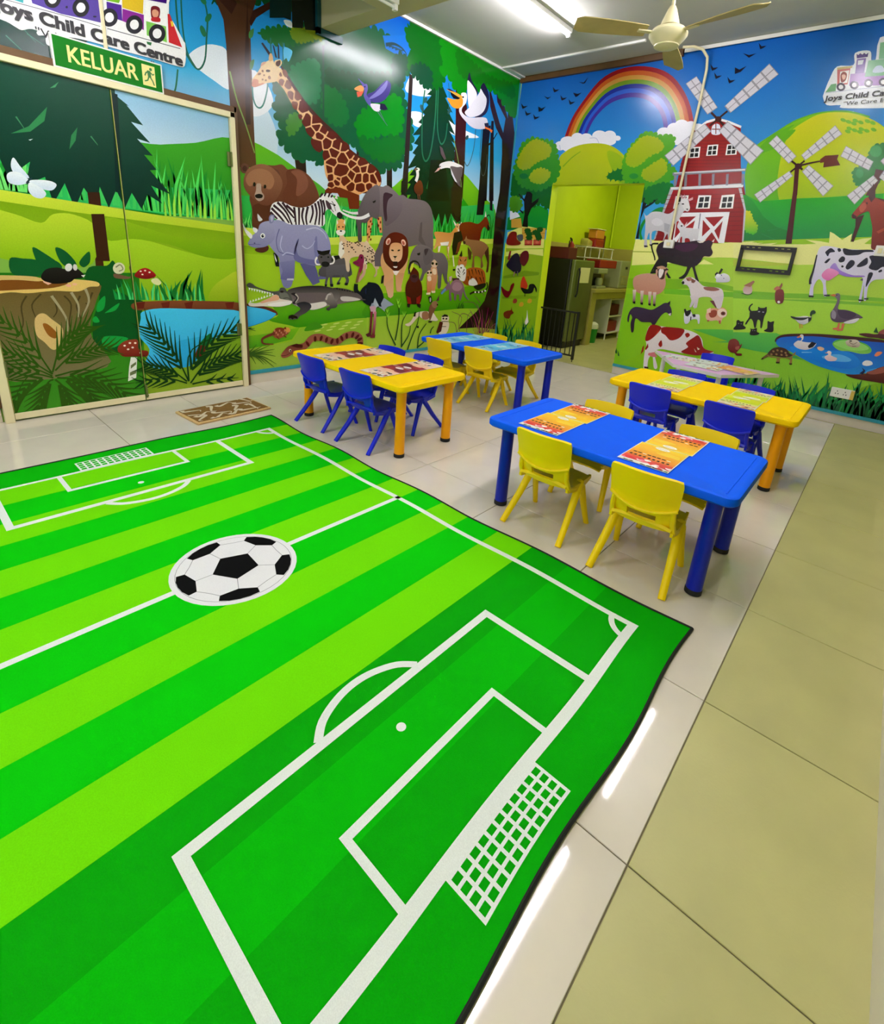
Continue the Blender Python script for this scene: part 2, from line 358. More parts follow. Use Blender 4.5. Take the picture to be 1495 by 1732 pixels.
# ---------------- murals ----------------
DATA = '''
@wa jungle_backdrop 
p 0,84,190>40,165,220 - -8400 3320 120 3320 120 2350 -8400 2350
p 40,165,220>205,230,246 - -8400 2350 120 2350 120 1750 -8400 1750
p 205,230,246>225,238,248 - -8400 1750 120 1750 120 1000 -8400 1000
p 120,170,40>90,140,30 - -8400 1250 -5200 1250 -5200 0 -8400 0
b 200,222,240 - -3552 2194 -3463 2275 -3358 2218 -3274 2002 -3361 1767 -3503 1959 -3590 2105
b 235,240,250 - -3578 2306 -3478 2458 -3360 2402 -3305 2272 -3420 2159 -3540 2157
b 226,236,248 - -3938 2413 -3844 2501 -3738 2540 -3655 2514 -3647 2289 -3775 2313 -3895 2365
b 230,240,250 - -1898 2730 -1751 2946 -1579 2889 -1509 2775 -1734 2709
b 235,242,250 - -1822 2542 -1640 2572 -1570 2462 -1757 2440
b 235,242,250 - -1264 2611 -1082 2563 -710 2535 -1021 2475 -1241 2490
p 95,180,25>30,150,60 - -3602 1899 -3527 1971 -3430 1951 -3278 1905 -3116 1832 -2882 1734 -2757 1661 -2196 1647 -2182 1282 -3642 1197
p 130,195,20>60,170,20 - -2211 1673 -2122 1777 -1998 1837 -1760 2029 -1691 2016 -1670 1734
p 120,190,20>60,170,10 - -978 1813 -940 2117 -862 2091 -646 1978 -442 1874
p 120,190,25>25,150,20 - -944 1575 -954 1964 -923 2075 -801 2039 -639 1951 -387 1856 -272 1786 -176 1592 -212 1418 -920 1375
p 20,150,20>10,140,10 - -944 1575 -933 1860 -784 1768 -597 1651 -340 1555 -212 1418 -920 1375
p 45,190,90>40,175,60 - -3621 1556 -2757 1585 -2193 1564 -1385 1693 -313 1854 -172 1384 -1351 1317 -2183 1305 -2757 1259 -3637 1279
g 30,165,70 120.06,14,12.81,0.3 -3628 1302 -3519 1303
g 120,230,110 128.25,9,8.02,0.3 -3628 1295 -3510 1304
g 25,150,60 269.57,26,22.81,0.3 -2851 1275 -2184 1337
g 120,235,110 311.04,18,11.4,0.3 -2851 1275 -2184 1337
g 10,140,30 334.17,34,29.06,0.3 -1398 1336 -231 1405
g 60,210,60 377.76,26,17.43,0.3 -1398 1336 -231 1405
p 165,205,35>140,190,35 - -3659 1318 -2757 1291 -2185 1351 -1354 1356 -112 1417 -34 136 -2130 -164 -3639 55 -3759 72
p 208,228,80 - -3659 1318 -2757 1291 -2185 1351 -1356 1368 -246 1438 -236 1380 -1349 1292 -2182 1270 -2757 1227 -3663 1255
p 115,160,10>160,200,35 - -3668 1178 -3348 1166 -2758 1153 -2176 1107 -1336 1149 -150 1251 -122 1085 -1330 1083 -2174 1037 -2758 1110 -3350 1108 -3672 1113
b 100,180,20>45,140,10 - -3367 689 -3142 691 -2822 654 -2341 708 -2077 660 -2072 522 -2465 521 -2823 491 -3106 471 -3208 496 -3410 552 -3323 592
b 110,180,15>50,140,10 - -2320 667 -2243 756 -1764 781 -929 819 -294 854 -225 684 -335 556 -824 561 -1496 540 -2316 523
p 120,185,25>70,160,15 - -3625 428 -3415 438 -3106 471 -3191 366 -3429 332 -3631 316
p 140,190,40>165,190,70 - -3631 316 -3429 323 -3192 348 -3107 462 -2823 482 -2464 511 -2072 522 -2061 272 -2049 -20 -3643 97
p 150,195,45>175,200,60 - -2316 523 -1495 534 -823 555 -334 550 1 544 39 40 -850 120 -1458 53 -2307 196
b 200,220,110 - -2876 429 -2883 424 -2901 420 -2924 417 -2942 418 -2950 421 -2944 426 -2926 430 -2904 433 -2884 432
b 200,220,110 - -2739 430 -2745 425 -2764 420 -2788 417 -2808 418 -2816 421 -2810 426 -2791 430 -2767 433 -2747 433
b 200,220,110 - -2596 430 -2602 425 -2622 420 -2647 418 -2667 418 -2676 421 -2669 426 -2650 431 -2625 434 -2604 433
b 200,220,110 - -2446 430 -2453 425 -2473 420 -2499 418 -2521 418 -2530 421 -2523 426 -2503 431 -2477 434 -2455 434
b 200,220,110 - -2837 457 -2843 453 -2861 448 -2884 445 -2903 446 -2911 449 -2905 453 -2887 458 -2864 461 -2845 461
b 200,220,110 - -2698 458 -2704 454 -2723 449 -2747 446 -2767 446 -2776 449 -2769 454 -2751 459 -2727 462 -2706 462
b 200,220,110 - -2553 459 -2560 454 -2579 450 -2605 447 -2625 447 -2634 450 -2627 455 -2608 460 -2583 463 -2562 463
b 200,220,110 - -2402 460 -2409 455 -2429 450 -2456 448 -2477 448 -2486 451 -2480 456 -2459 461 -2433 464 -2411 464
b 200,220,110 - -2797 486 -2803 481 -2821 476 -2845 474 -2864 474 -2872 477 -2866 482 -2848 486 -2825 489 -2805 489
b 200,220,110 - -2656 488 -2663 483 -2682 478 -2706 475 -2727 475 -2735 478 -2729 483 -2710 488 -2685 491 -2665 491
b 200,220,110 - -2510 489 -2517 484 -2537 479 -2562 476 -2583 476 -2592 480 -2585 485 -2566 490 -2540 492 -2519 492
b 200,220,110 - -2357 491 -2364 486 -2385 481 -2411 478 -2433 478 -2443 481 -2436 486 -2415 491 -2389 494 -2367 494
b 60,140,20 - -3057 433 -3005 497 -2927 509 -2861 465 -2894 444
@wa pond_picture 
b 95,45,30 - -3619 705 -3523 690 -3406 665 -3336 627 -3342 592 -3480 650 -3621 672
b 70,200,255>40,170,240 - -3646 681 -3568 675 -3452 653 -3379 625 -3342 603 -3410 561 -3531 524 -3630 505 -3656 507
s 20,120,150 4.45,4.45 -3630 503 -3531 523 -3410 559 -3342 601
@wa jungle_tree_picture 
f 10,70,35 38.71,77.43 -3741 2809 -3598 2986 -3322 3132 -3148 3085 -2686 3277 -2685 3104 -3120 2980 -3329 2953 -3569 2826
p 60,34,22>84,54,30 - -3722 2815 -3745 3012 -3327 3174 -3415 2923 -3470 2782 -3475 2565 -3476 2258 -3476 1960 -3470 1781 -3632 1756 -3656 2048 -3661 2283 -3663 2566 -3673 2715
p 50,26,18 - -3755 2866 -3790 2884 -3685 2818 -3611 2768 -3567 2848 -3615 2916 -3678 2914
p 50,26,18 - -3478 2768 -3447 2846 -3337 2928 -3240 2995 -3242 2949 -3332 2884 -3421 2810 -3466 2739
p 48,28,18 - -3485 2898 -3489 2561 -3502 2080 -3543 2072 -3524 2551
b 60,120,60 - -3482 2700 -3445 2734 -3455 2680 -3484 2660
b 60,120,60 - -3485 2505 -3451 2532 -3465 2475 -3487 2455
@wa hanging_vine_picture 
s 25,95,75 11.25,11.25 -3990 2761 -3991 2621 -3983 2521 -3945 2417 -3879 2350 -3825 2419 -3803 2556 -3786 2699 -3807 2816
s 25,95,75 10.02,10.02 -3955 2773 -3960 2580 -3943 2439 -3891 2357
b 30,110,70 - -3764 2688 -3777 2671 -3792 2661 -3803 2663 -3804 2675 -3797 2693 -3783 2710 -3768 2720 -3758 2718 -3756 2706
b 30,110,70 - -3807 2608 -3803 2588 -3807 2572 -3818 2565 -3830 2571 -3840 2587 -3844 2606 -3840 2622 -3830 2629 -3817 2623
b 30,110,70 - -3794 2797 -3787 2782 -3789 2768 -3799 2761 -3812 2762 -3825 2772 -3831 2787 -3830 2801 -3820 2808 -3807 2807
s 30,105,75 11.2,10.08 -4112 2148 -4073 2142 -4040 2188 -4014 2313
s 120,150,70 13.08,9.16 -3647 2402 -3604 2227 -3543 2072 -3480 1883
s 35,115,110 12.56,10.76 -3476 2347 -3472 2268 -3450 2220 -3416 2216 -3385 2256 -3356 2345 -3347 2400
@wa broadleaf_tree_picture 
p 40,25,15 - -3128 1928 -3020 1946 -3011 1789 -3114 1829
p 40,22,14 - -2103 2019 -2034 2030 -2023 1812 -2094 1803
p 50,20,20>30,20,20 - -2477 2090 -2380 2107 -2363 2008 -2476 2050
f 8,88,48 36.81,81.21 -3175 2742 -3150 2693 -3195 2608 -3213 2521 -3309 2406 -3239 2349 -3293 2286 -3274 2248 -3287 2169 -3226 2131 -3273 2000 -3198 1987 -3145 1934 -3067 1892 -2997 1922 -2925 1972 -2908 1871 -2840 1939 -2676 2054 -2492 2147 -2449 2065 -2291 1999 -2169 1923 -2095 1999 -1937 2023 -1894 2129 -1800 2211 -1780 2411 -1871 2560 -1927 2691 -1963 2782 -1844 2894 -1855 3060 -1995 3085 -2185 3092 -2377 3077 -2752 2973 -3046 2863
f 22,120,70 25.39,58.59 -3139 2541 -3051 2615 -2916 2687 -2871 2614 -2885 2418 -2989 2358 -3100 2400 -3184 2429
f 10,110,45 27.9,59.03 -2849 2427 -2753 2540 -2602 2412 -2575 2324 -2677 2245 -2802 2293
f 0,132,14 36.36,84.84 -2481 2325 -2388 2423 -2178 2540 -2048 2641 -1953 2603 -1920 2445 -1999 2292 -2212 2281 -2326 2198 -2452 2223
f 4,108,24 37.43,87.34 -2438 2196 -2282 2186 -2061 2270 -1903 2279 -1911 2137 -2051 2059 -2263 2066 -2408 2112
f 60,130,40 23.72,49.41 -3170 2195 -3081 2249 -3037 2206 -3107 2120 -3174 2071
f 14,76,40 28.77,66.4 -2800 2651 -2617 2656 -2368 2723 -2085 2799 -2081 2702 -2364 2592 -2628 2563 -2777 2534
p 28,80,54 - -2846 2826 -2825 2833 -2829 2213 -2844 2210
f 20,100,40 23.8,50.36 -3393 2729 -3274 2790 -3046 2863 -2846 2910 -2835 2830 -2982 2801 -3134 2731 -3217 2713 -3298 2689 -3366 2699
f 120,140,20 20.93,42.8 -3131 2819 -2980 2884 -2822 2934 -2834 2863 -2981 2818 -3090 2792
s 30,110,90 10.66,8.88 -3311 2716 -3310 2630 -3303 2561
s 30,110,90 9.13,7.3 -3206 2717 -3209 2571
b 230,240,250 - -3193 2870 -3131 2882 -3122 2842 -3174 2841
p 16,24,22 - -3122 3026 -2902 3103 -2905 2891 -3004 2867 -3019 2927 -3026 2868 -3122 2846
f 100,130,20 18.79,37.58 -3133 2810 -3048 2853 -2961 2840 -2928 2825 -3028 2778 -3113 2768
b 90,190,235 - -3199 2686 -3137 2689 -3127 2667 -3160 2600 -3180 2619 -3202 2605
p 6,36,36 - -3308 2960 -3122 3026 -3131 2890 -3193 2885 -3313 2845
@wa palm_tree_picture 
p 8,110,205 - -2197 3079 -1868 3182 -1846 3072 -1888 3001 -2055 2981 -2158 2989
p 40,26,24 - -1849 2873 -1800 2865 -1809 1719 -1901 1708 -1869 2155
s 14,70,90 14.01,3.5 -2159 3017 -2102 3029 -2042 3023
s 14,70,90 14.14,3.54 -2121 3015 -2063 3030 -2007 3019
s 14,70,90 14.27,3.57 -2083 3015 -2025 3033 -1971 3017
s 14,70,90 14.41,3.6 -2042 3014 -1983 3034 -1933 3013
s 14,70,90 14.55,3.64 -1997 3016 -1937 3039 -1891 3013
s 14,60,70 30.95,7.14 -2156 3019 -2059 3055 -1953 3050 -1889 3015
p 225,232,238 - -2034 2852 -2005 2889 -1946 2925 -1909 2960 -1915 2924 -1973 2859
f 10,72,44 29.37,61.18 -2054 2953 -1904 3006 -1885 2952 -1926 2842 -1952 2765 -2044 2761
l 18,70,50 8.59,2.45 -2002 2821 -2001 2692
l 18,70,50 8.63,2.47 -1975 2829 -1974 2699
l 18,70,50 8.68,2.48 -1947 2836 -1946 2706
l 18,70,50 8.73,2.49 -1923 2843 -1921 2712
@wa fir_tree_picture 
j 8,56,30>3,34,14 94.99,103.63 -1462 2892 -1372 2894 -1302 2757 -1249 2611 -1212 2446 -1121 2333 -1147 2208 -1102 1982 -1046 1670 -1750 1602 -1769 1902 -1691 2016 -1719 2181 -1676 2300 -1654 2458 -1596 2601 -1537 2744
p 30,90,40 - -1537 1875 -1507 1962 -1473 1990 -1499 1868
p 5,20,10 - -1488 2164 -1265 2201 -1143 1794 -1527 1751
s 30,105,70 18.07,16.68 -1464 2913 -1456 2633 -1471 2395 -1509 2206 -1567 2139 -1616 2199 -1635 2330 -1647 2590 -1628 2786
s 30,105,70 17.24,14.37 -1438 2920 -1429 2727 -1417 2508 -1377 2379 -1327 2348 -1277 2422 -1263 2563
b 40,80,80 - -1589 2700 -1601 2683 -1617 2672 -1631 2672 -1638 2682 -1635 2699 -1623 2717 -1607 2727 -1593 2728 -1586 2717
b 40,80,80 - -1636 2630 -1628 2613 -1632 2598 -1645 2592 -1663 2596 -1679 2610 -1686 2627 -1683 2641 -1669 2647 -1651 2643
@wa leafy_canopy_picture 
f 2,98,18 33.69,71.28 -1873 3257 -1439 3397 -1375 3295 -1394 3122 -1345 2998 -1407 2885 -1545 2828 -1684 2855 -1753 2888 -1834 2897 -1872 2986 -1815 3081 -1897 3135
f 10,72,44 28.59,57.18 -1836 2926 -1694 2986 -1557 2972 -1545 2838 -1629 2807 -1735 2873 -1816 2871
l 14,84,34 8.1,4.05 -1552 2837 -1550 2773
l 14,84,34 8.14,4.07 -1532 2842 -1530 2778
l 14,84,34 8.17,4.09 -1508 2848 -1506 2784
l 14,84,34 8.21,4.11 -1483 2854 -1481 2790
p 58,12,14>40,14,14 - -1169 2934 -1071 2937 -962 2791 -953 2557 -929 2194 -925 1819 -1102 1799 -1115 2286 -1135 2636
p 22,8,12>18,8,10 - -655 2667 -511 2697 -518 2518 -466 1871 -628 1853 -645 2368
p 24,10,14 - -507 2747 -462 2757 -326 1887 -418 1877 -495 2522
p 46,14,18>28,8,12 - -607 3089 -493 2948 -343 2757 -255 2672 -234 2832 -426 2964 -472 3100 -382 3123 -312 2992 -186 2842 -209 2965 -137 2982 -23 2719 -3 2479 35 1928 -210 1900 -239 2438 -266 2592 -405 2693 -552 2886
s 24,10,12 23.96,11.98 -578 2456 -472 2527 -373 2649
f 6,126,10 42.46,94.01 -1429 3299 -1387 3414 -1138 3494 -266 3409 -33 3362 -7 3167 -5 2960 -67 2881 -200 2916 -312 2992 -488 3059 -666 3039 -788 2985 -953 2966 -1105 2894 -1208 2946 -1309 3007 -1417 2989 -1389 3071 -1320 3112 -1414 3138 -1404 3224
f 8,108,10 31.38,75.31 -1187 3267 -989 3238 -730 3174 -461 3175 -154 3205 -107 3091 -328 3087 -632 3107 -924 3054 -1128 3089
s 50,80,90 11.33,9.71 -946 2254 -887 2201 -831 2273 -787 2430 -782 2603
s 60,80,70 10.2,8.5 -673 2638 -667 2364 -617 2179 -566 2147 -532 2231 -533 2387
s 120,160,80 11.13,7.95 -1141 2425 -1049 2237 -986 2060 -925 1819
s 40,90,90 8.6,7.16 -1283 2938 -1261 2811 -1258 2700
b 40,80,80 - -1225 2680 -1237 2662 -1253 2651 -1266 2651 -1272 2662 -1268 2680 -1256 2698 -1240 2709 -1227 2709 -1221 2698
b 40,80,80 - -900 2490 -911 2475 -927 2466 -941 2467 -949 2476 -947 2491 -936 2505 -920 2514 -905 2514 -898 2505
p 34,14,14>22,8,12 - -191 2180 31 2212 27 1817 7 1431 -2 1099 -27 709 -284 714 -244 1017 -253 1342 -259 1705
p 22,8,12 - -634 2116 -501 2135 -500 1866 -506 1705 -641 1692
p 24,8,12 - -443 2144 -384 2152 -328 1769 -385 1775
p 34,14,14 - -1125 1942 -928 1968 -937 1598 -997 1571 -1116 1701
p 22,30,10 - -2095 1878 -2036 1887 -2022 1815 -2080 1844
p 22,24,14 - -1901 1896 -1835 1943 -1845 1771 -1902 1793
p 30,12,14>44,6,22 - -260 1320 24 1334 24 946 -8 599 -7 242 -426 297 -813 307 -667 402 -477 509 -327 647 -267 815 -253 1071
s 130,20,90 21.83,5.04 -350 211 -426 389 -519 511
s 130,20,90 22.16,5.11 -317 208 -331 397 -364 531
s 130,20,90 22.46,5.18 -283 206 -245 406 -226 552
s 130,20,90 22.81,5.26 -239 203 -163 375 -105 494
s 130,20,90 21.56,4.98 -371 213 -492 406 -624 541
s 130,20,90 23.15,5.34 -205 200 -104 290 -20 326
s 130,20,90 21.92,5.06 -306 208 -380 440 -470 613
g 160,130,60 262.74,14,17.52,0.4 -498 209 17 170
s 110,50,70 9.28,4.64 -847 260 -898 378 -1014 403
s 110,50,70 9.33,4.67 -847 260 -771 446 -972 530
s 110,50,70 9.63,4.82 -789 269 -827 424 -758 496 -591 437 -504 249
s 110,50,70 9.66,4.83 -438 534 -555 628 -756 640
s 110,50,70 9.77,4.89 -407 611 -502 690 -557 716
s 110,50,70 9.73,4.86 -647 246 -653 453 -580 514
s 110,50,70 9.87,4.94 -337 713 -410 778 -409 841
g 40,90,20 93.22,7,13.98,0.6 -872 560 -747 564
@wa pelican_picture white pelican with an orange beak
b 30,28,60 - -983 3039 -963 3123 -914 3057 -810 2991 -804 2946 -950 2944
b 238,236,240 - -986 3032 -931 3029 -853 2992 -808 2945 -836 2867 -920 2789 -963 2884
b 30,28,60 - -752 3029 -706 3088 -646 3056 -593 2997 -578 2904 -609 2812 -710 2741 -815 2712 -725 2846 -686 2951
b 232,230,240 - -750 3018 -691 2985 -629 2941 -647 2840 -735 2759 -898 2700 -994 2725 -930 2787 -839 2890 -766 2978
b 245,243,248>215,210,225 - -1075 2890 -998 2915 -973 2881 -986 2820 -1040 2762 -1034 2716 -918 2695 -731 2736 -667 2750 -600 2752 -571 2709 -585 2656 -736 2613 -865 2611 -974 2647 -1061 2687 -1091 2738 -1046 2818
p 35,30,60 - -636 2695 -560 2717 -543 2677 -561 2649 -621 2667
b 235,150,40 - -1291 2798 -1174 2810 -1050 2851 -1042 2784 -1107 2740 -1194 2732 -1255 2763
p 20,16,20 - -1258 2879 -1161 2869 -1080 2849 -1117 2824 -1194 2816 -1235 2840
p 230,160,60 - -1314 2873 -1162 2880 -1043 2870 -1059 2843 -1139 2850
p 40,30,60 - -1314 2876 -1259 2889 -1163 2882 -1258 2872
b 20,15,20 - -1024 2869 -1026 2863 -1033 2858 -1041 2856 -1049 2857 -1052 2862 -1050 2868 -1043 2873 -1035 2875 -1028 2873
s 230,110,40 20.11,13.4 -619 2655 -539 2653 -478 2634
p 230,110,40 - -541 2665 -469 2655 -488 2626 -525 2637
@wa shoebill_picture blue grey bird flying with an open beak
b 60,50,130 - -2364 2563 -2281 2613 -2184 2705 -2127 2739 -2081 2712 -2107 2626 -2193 2546 -2307 2519
b 120,115,190 - -2342 2540 -2267 2606 -2169 2699 -2130 2738 -2132 2689 -2195 2614 -2293 2552
b 100,90,170>80,80,160 - -2427 2623 -2373 2647 -2358 2612 -2371 2562 -2328 2534 -2306 2500 -2220 2510 -2177 2510 -2219 2461 -2276 2458 -2362 2496 -2404 2544 -2399 2593
b 225,220,235 - -2320 2501 -2221 2520 -2191 2507 -2219 2461 -2273 2454 -2312 2474
p 30,25,60 - -2207 2533 -2148 2537 -2109 2501 -2161 2482 -2212 2482
p 90,80,170 - -2474 2667 -2379 2636 -2420 2625
b 240,160,90 - -2512 2574 -2447 2618 -2406 2610 -2412 2580 -2459 2568
p 225,100,70 - -2486 2557 -2405 2582 -2432 2537 -2474 2517
l 90,120,120 8.52,6.09 -2240 2456 -2111 2363
l 90,120,120 7.27,4.85 -2219 2471 -2150 2396
b 20,10,40 - -2385 2623 -2386 2619 -2390 2615 -2395 2614 -2399 2615 -2401 2619 -2399 2623 -2395 2626 -2390 2628 -2386 2626
@wa giraffe_picture tall giraffe with a brown patched coat
p 24,22,34 - -3391 2656 -3377 2665 -3316 2613 -3302 2577 -3326 2590
p 24,22,34 - -3296 2677 -3284 2669 -3261 2597 -3276 2596
p 24,22,34 - -3253 2687 -3243 2686 -3239 2599 -3253 2595
b 70,30,20 - -3233 2548 -3172 2508 -3099 2434 -2990 2340 -2838 2248 -2677 2169 -2545 2077 -2349 2010 -2215 1958 -2166 1859 -2224 1775 -2414 1719 -2622 1775 -2753 2002 -2923 2139 -3047 2274 -3143 2389
b 238,200,150>226,160,100 - -3285 2501 -3243 2537 -3203 2507 -3142 2440 -3057 2359 -2968 2283 -2851 2218 -2753 2154 -2625 2102 -2504 2035 -2377 2006 -2260 1962 -2198 1886 -2180 1824 -2298 1765 -2371 1735 -2539 1662 -2621 1693 -2675 1737 -2779 1664 -2823 1678 -2779 1754 -2816 1817 -2834 1911 -2834 2007 -2924 2074 -3005 2141 -3059 2236 -3145 2312 -3207 2390 -3267 2433 -3293 2426
p 120,62,34 - -3202 2454 -3219 2416 -3226 2414 -3240 2416 -3250 2425 -3253 2437 -3249 2450 -3239 2460 -3226 2465 -3212 2463
p 120,62,34 - -3145 2455 -3139 2440 -3142 2423 -3153 2410 -3170 2404 -3188 2407 -3202 2417 -3204 2423 -3184 2466 -3177 2468 -3159 2466
p 120,62,34 - -3175 2522 -3170 2508 -3171 2495 -3179 2486 -3190 2483 -3203 2487 -3212 2496 -3219 2515 -3218 2524 -3210 2533 -3199 2536 -3186 2532
p 120,62,34 - -3221 2484 -3236 2475 -3241 2477 -3247 2484 -3249 2492 -3247 2500 -3242 2506 -3235 2507 -3228 2504
p 120,62,34 - -3136 2335 -3155 2339 -3170 2350 -3178 2366 -3177 2383 -3170 2392 -3154 2399 -3133 2397 -3122 2389 -3129 2339
p 120,62,34 - -3061 2398 -3049 2379 -3048 2366 -3083 2344 -3097 2343 -3115 2355 -3107 2414 -3080 2411
p 120,62,34 - -3095 2272 -3118 2274 -3134 2286 -3142 2302 -3141 2319 -3137 2325 -3127 2330 -3096 2333 -3083 2323
p 92,26,10 - -2999 2339 -2986 2315 -2989 2289 -3042 2263 -3059 2266 -3081 2281 -3067 2344 -3043 2359 -3023 2355
p 92,26,10 - -3016 2164 -3030 2169 -3051 2192 -3052 2196 -3012 2266 -2997 2273 -2976 2266 -2961 2249 -2967 2187
p 92,26,10 - -3042 2239 -3060 2204 -3077 2216 -3084 2229 -3086 2242 -3083 2247 -3055 2250
p 92,26,10 - -2878 2269 -2860 2251 -2857 2229 -2953 2201 -2947 2266 -2936 2272 -2906 2276
p 92,26,10 - -2872 2213 -2868 2203 -2893 2160 -2913 2150 -2956 2184 -2950 2192 -2874 2214
p 92,26,10 - -2932 2149 -2924 2138 -2943 2106 -2958 2097 -2974 2101 -2999 2117 -3015 2139 -3018 2153 -2966 2176
p 92,26,10 - -2838 2137 -2833 2119 -2857 2096 -2907 2097 -2912 2103 -2918 2126 -2910 2141 -2889 2151
p 92,26,10 - -2809 2196 -2795 2179 -2818 2144 -2873 2158 -2877 2164 -2849 2213 -2832 2210
p 92,26,10 - -2738 2122 -2756 2121 -2804 2132 -2809 2136 -2779 2183 -2772 2186 -2738 2188 -2707 2181 -2689 2167 -2688 2153
p 92,26,10 - -2829 2029 -2837 2033 -2846 2092 -2814 2123 -2754 2108 -2751 2102 -2763 2060 -2797 2034
p 92,26,10 - -2878 1993 -2913 1999 -2944 2019 -2964 2047 -2966 2076 -2961 2084 -2953 2088 -2859 2085 -2849 2018
p 92,26,10 - -2671 2047 -2748 2062 -2735 2112 -2682 2144 -2656 2134 -2651 2128
p 92,26,10 - -2754 1980 -2780 2034 -2756 2052 -2667 2034 -2705 1979
p 92,26,10 - -2828 1936 -2843 1950 -2849 1976 -2843 2003 -2832 2018 -2791 2025 -2768 1976
p 92,26,10 - -2591 1948 -2683 1944 -2695 1972 -2653 2031 -2620 2036 -2568 1981
p 92,26,10 - -2587 2123 -2560 2104 -2553 2086 -2604 2050 -2654 2041 -2658 2045 -2636 2130 -2624 2131
p 92,26,10 - -2514 2060 -2502 2046 -2536 2002 -2559 1993 -2602 2038 -2553 2072 -2544 2072
p 92,26,10 - -2725 1904 -2816 1917 -2813 1933 -2761 1969 -2709 1968 -2697 1939
p 92,26,10 - -2747 1890 -2743 1854 -2797 1838 -2809 1872 -2813 1905 -2749 1896
p 92,26,10 - -2720 1836 -2728 1847 -2723 1888 -2686 1933 -2586 1937 -2559 1907 -2591 1860 -2657 1831
p 92,26,10 - -2539 1917 -2549 1918 -2576 1947 -2551 1985 -2536 1990 -2477 1973 -2476 1964
p 92,26,10 - -2479 1889 -2528 1911 -2469 1955 -2443 1940 -2433 1901
p 92,26,10 - -2478 1987 -2522 1999 -2496 2034 -2476 2034 -2461 2026 -2457 2017
p 92,26,10 - -2351 2013 -2339 1989 -2437 1952 -2461 1966 -2462 1988 -2434 2026 -2413 2033 -2378 2029
p 92,26,10 - -2362 1915 -2405 1900 -2412 1902 -2418 1907 -2428 1944 -2352 1970
p 92,26,10 - -2578 1856 -2546 1903 -2489 1880 -2521 1814
p 92,26,10 - -2415 1822 -2484 1800 -2496 1805 -2503 1820 -2474 1879 -2422 1892 -2416 1881
p 92,26,10 - -2614 1755 -2630 1761 -2651 1784 -2642 1825 -2590 1848 -2541 1809
p 92,26,10 - -2499 1745 -2514 1728 -2540 1719 -2566 1722 -2585 1736 -2591 1758 -2532 1802 -2519 1802 -2495 1790 -2493 1784
p 92,26,10 - -2368 1753 -2380 1741 -2411 1729 -2448 1728 -2478 1738 -2484 1744 -2477 1790 -2410 1811 -2379 1802
p 92,26,10 - -2326 1837 -2372 1814 -2399 1823 -2400 1868 -2391 1893 -2357 1905 -2328 1897
p 92,26,10 - -2257 1981 -2239 1960 -2239 1950 -2267 1923 -2318 1908 -2346 1915 -2334 1974 -2321 1991 -2287 1992
p 92,26,10 - -2225 1851 -2226 1827 -2231 1821 -2301 1833 -2310 1845 -2312 1898 -2273 1910
p 92,26,10 - -2189 1917 -2176 1887 -2175 1860 -2186 1846 -2201 1847 -2257 1915 -2220 1950 -2211 1944
p 92,26,10 - -2734 1809 -2737 1793 -2743 1786 -2791 1773 -2798 1800 -2793 1825 -2746 1840 -2738 1832
p 92,26,10 - -2663 1768 -2664 1763 -2679 1749 -2710 1750 -2732 1781 -2715 1799 -2667 1781
p 92,26,10 - -2750 1722 -2797 1731 -2799 1739 -2792 1757 -2783 1764 -2745 1774 -2724 1745
p 92,26,10 - -2663 1794 -2702 1807 -2701 1814 -2692 1821 -2658 1819
p 92,26,10 - -2739 1690 -2746 1682 -2767 1669 -2791 1664 -2812 1666 -2824 1675 -2824 1690 -2811 1706 -2791 1718 -2750 1710
p 92,26,10 - -2685 1726 -2689 1713 -2699 1702 -2714 1697 -2727 1698 -2738 1718 -2714 1739 -2689 1738
p 92,26,10 - -2281 1800 -2286 1779 -2300 1763 -2320 1755 -2340 1757 -2355 1770 -2360 1793 -2357 1808 -2318 1824 -2287 1818
b 240,215,170>228,190,140 - -3478 2370 -3475 2394 -3435 2445 -3404 2493 -3392 2527 -3363 2540 -3333 2560 -3302 2577 -3283 2550 -3263 2540 -3233 2524 -3255 2477 -3277 2434 -3308 2418 -3369 2394 -3419 2365 -3459 2350 -3475 2355
b 200,130,100 - -3480 2350 -3466 2397 -3427 2403 -3423 2380 -3389 2393 -3379 2389 -3449 2350
b 215,165,140 - -3403 2501 -3382 2534 -3353 2543 -3373 2521
b 220,180,130 - -3331 2557 -3326 2602 -3306 2612 -3297 2574
b 230,200,150 - -3282 2571 -3231 2593 -3222 2568 -3248 2536 -3279 2535
b 80,45,35 - -3270 2568 -3236 2588 -3234 2564 -3253 2541 -3273 2545
b 60,40,30 - -3360 2485 -3345 2495 -3323 2495 -3331 2482 -3354 2476
b 130,80,50 - -3401 2454 -3404 2446 -3416 2438 -3428 2436 -3430 2441 -3422 2451 -3409 2456
b 130,80,50 - -3379 2478 -3379 2471 -3386 2465 -3393 2466 -3396 2472 -3392 2480 -3384 2482
b 130,80,50 - -3321 2451 -3321 2440 -3330 2432 -3341 2434 -3345 2443 -3340 2453 -3329 2457
b 130,80,50 - -3355 2422 -3356 2416 -3362 2411 -3370 2411 -3372 2416 -3368 2422 -3360 2425
b 130,80,50 - -3382 2420 -3383 2414 -3389 2409 -3395 2409 -3398 2414 -3394 2420 -3387 2422
b 130,80,50 - -3369 2453 -3370 2447 -3376 2443 -3382 2443 -3384 2447 -3380 2452 -3374 2455
p 110,40,15 - -2817 1702 -2666 1739 -2437 1699 -2435 1575 -2552 1563 -2576 1656 -2666 1654 -2688 1685 -2817 1677
p 226,150,90 - -2329 1513 -2267 1519 -2288 1368 -2311 1291 -2335 1243 -2338 1365
p 226,150,90 - -2216 1524 -2152 1530 -2139 1379 -2172 1376
b 110,40,20 - -2304 1496 -2311 1486 -2321 1486 -2324 1497 -2317 1507 -2307 1506
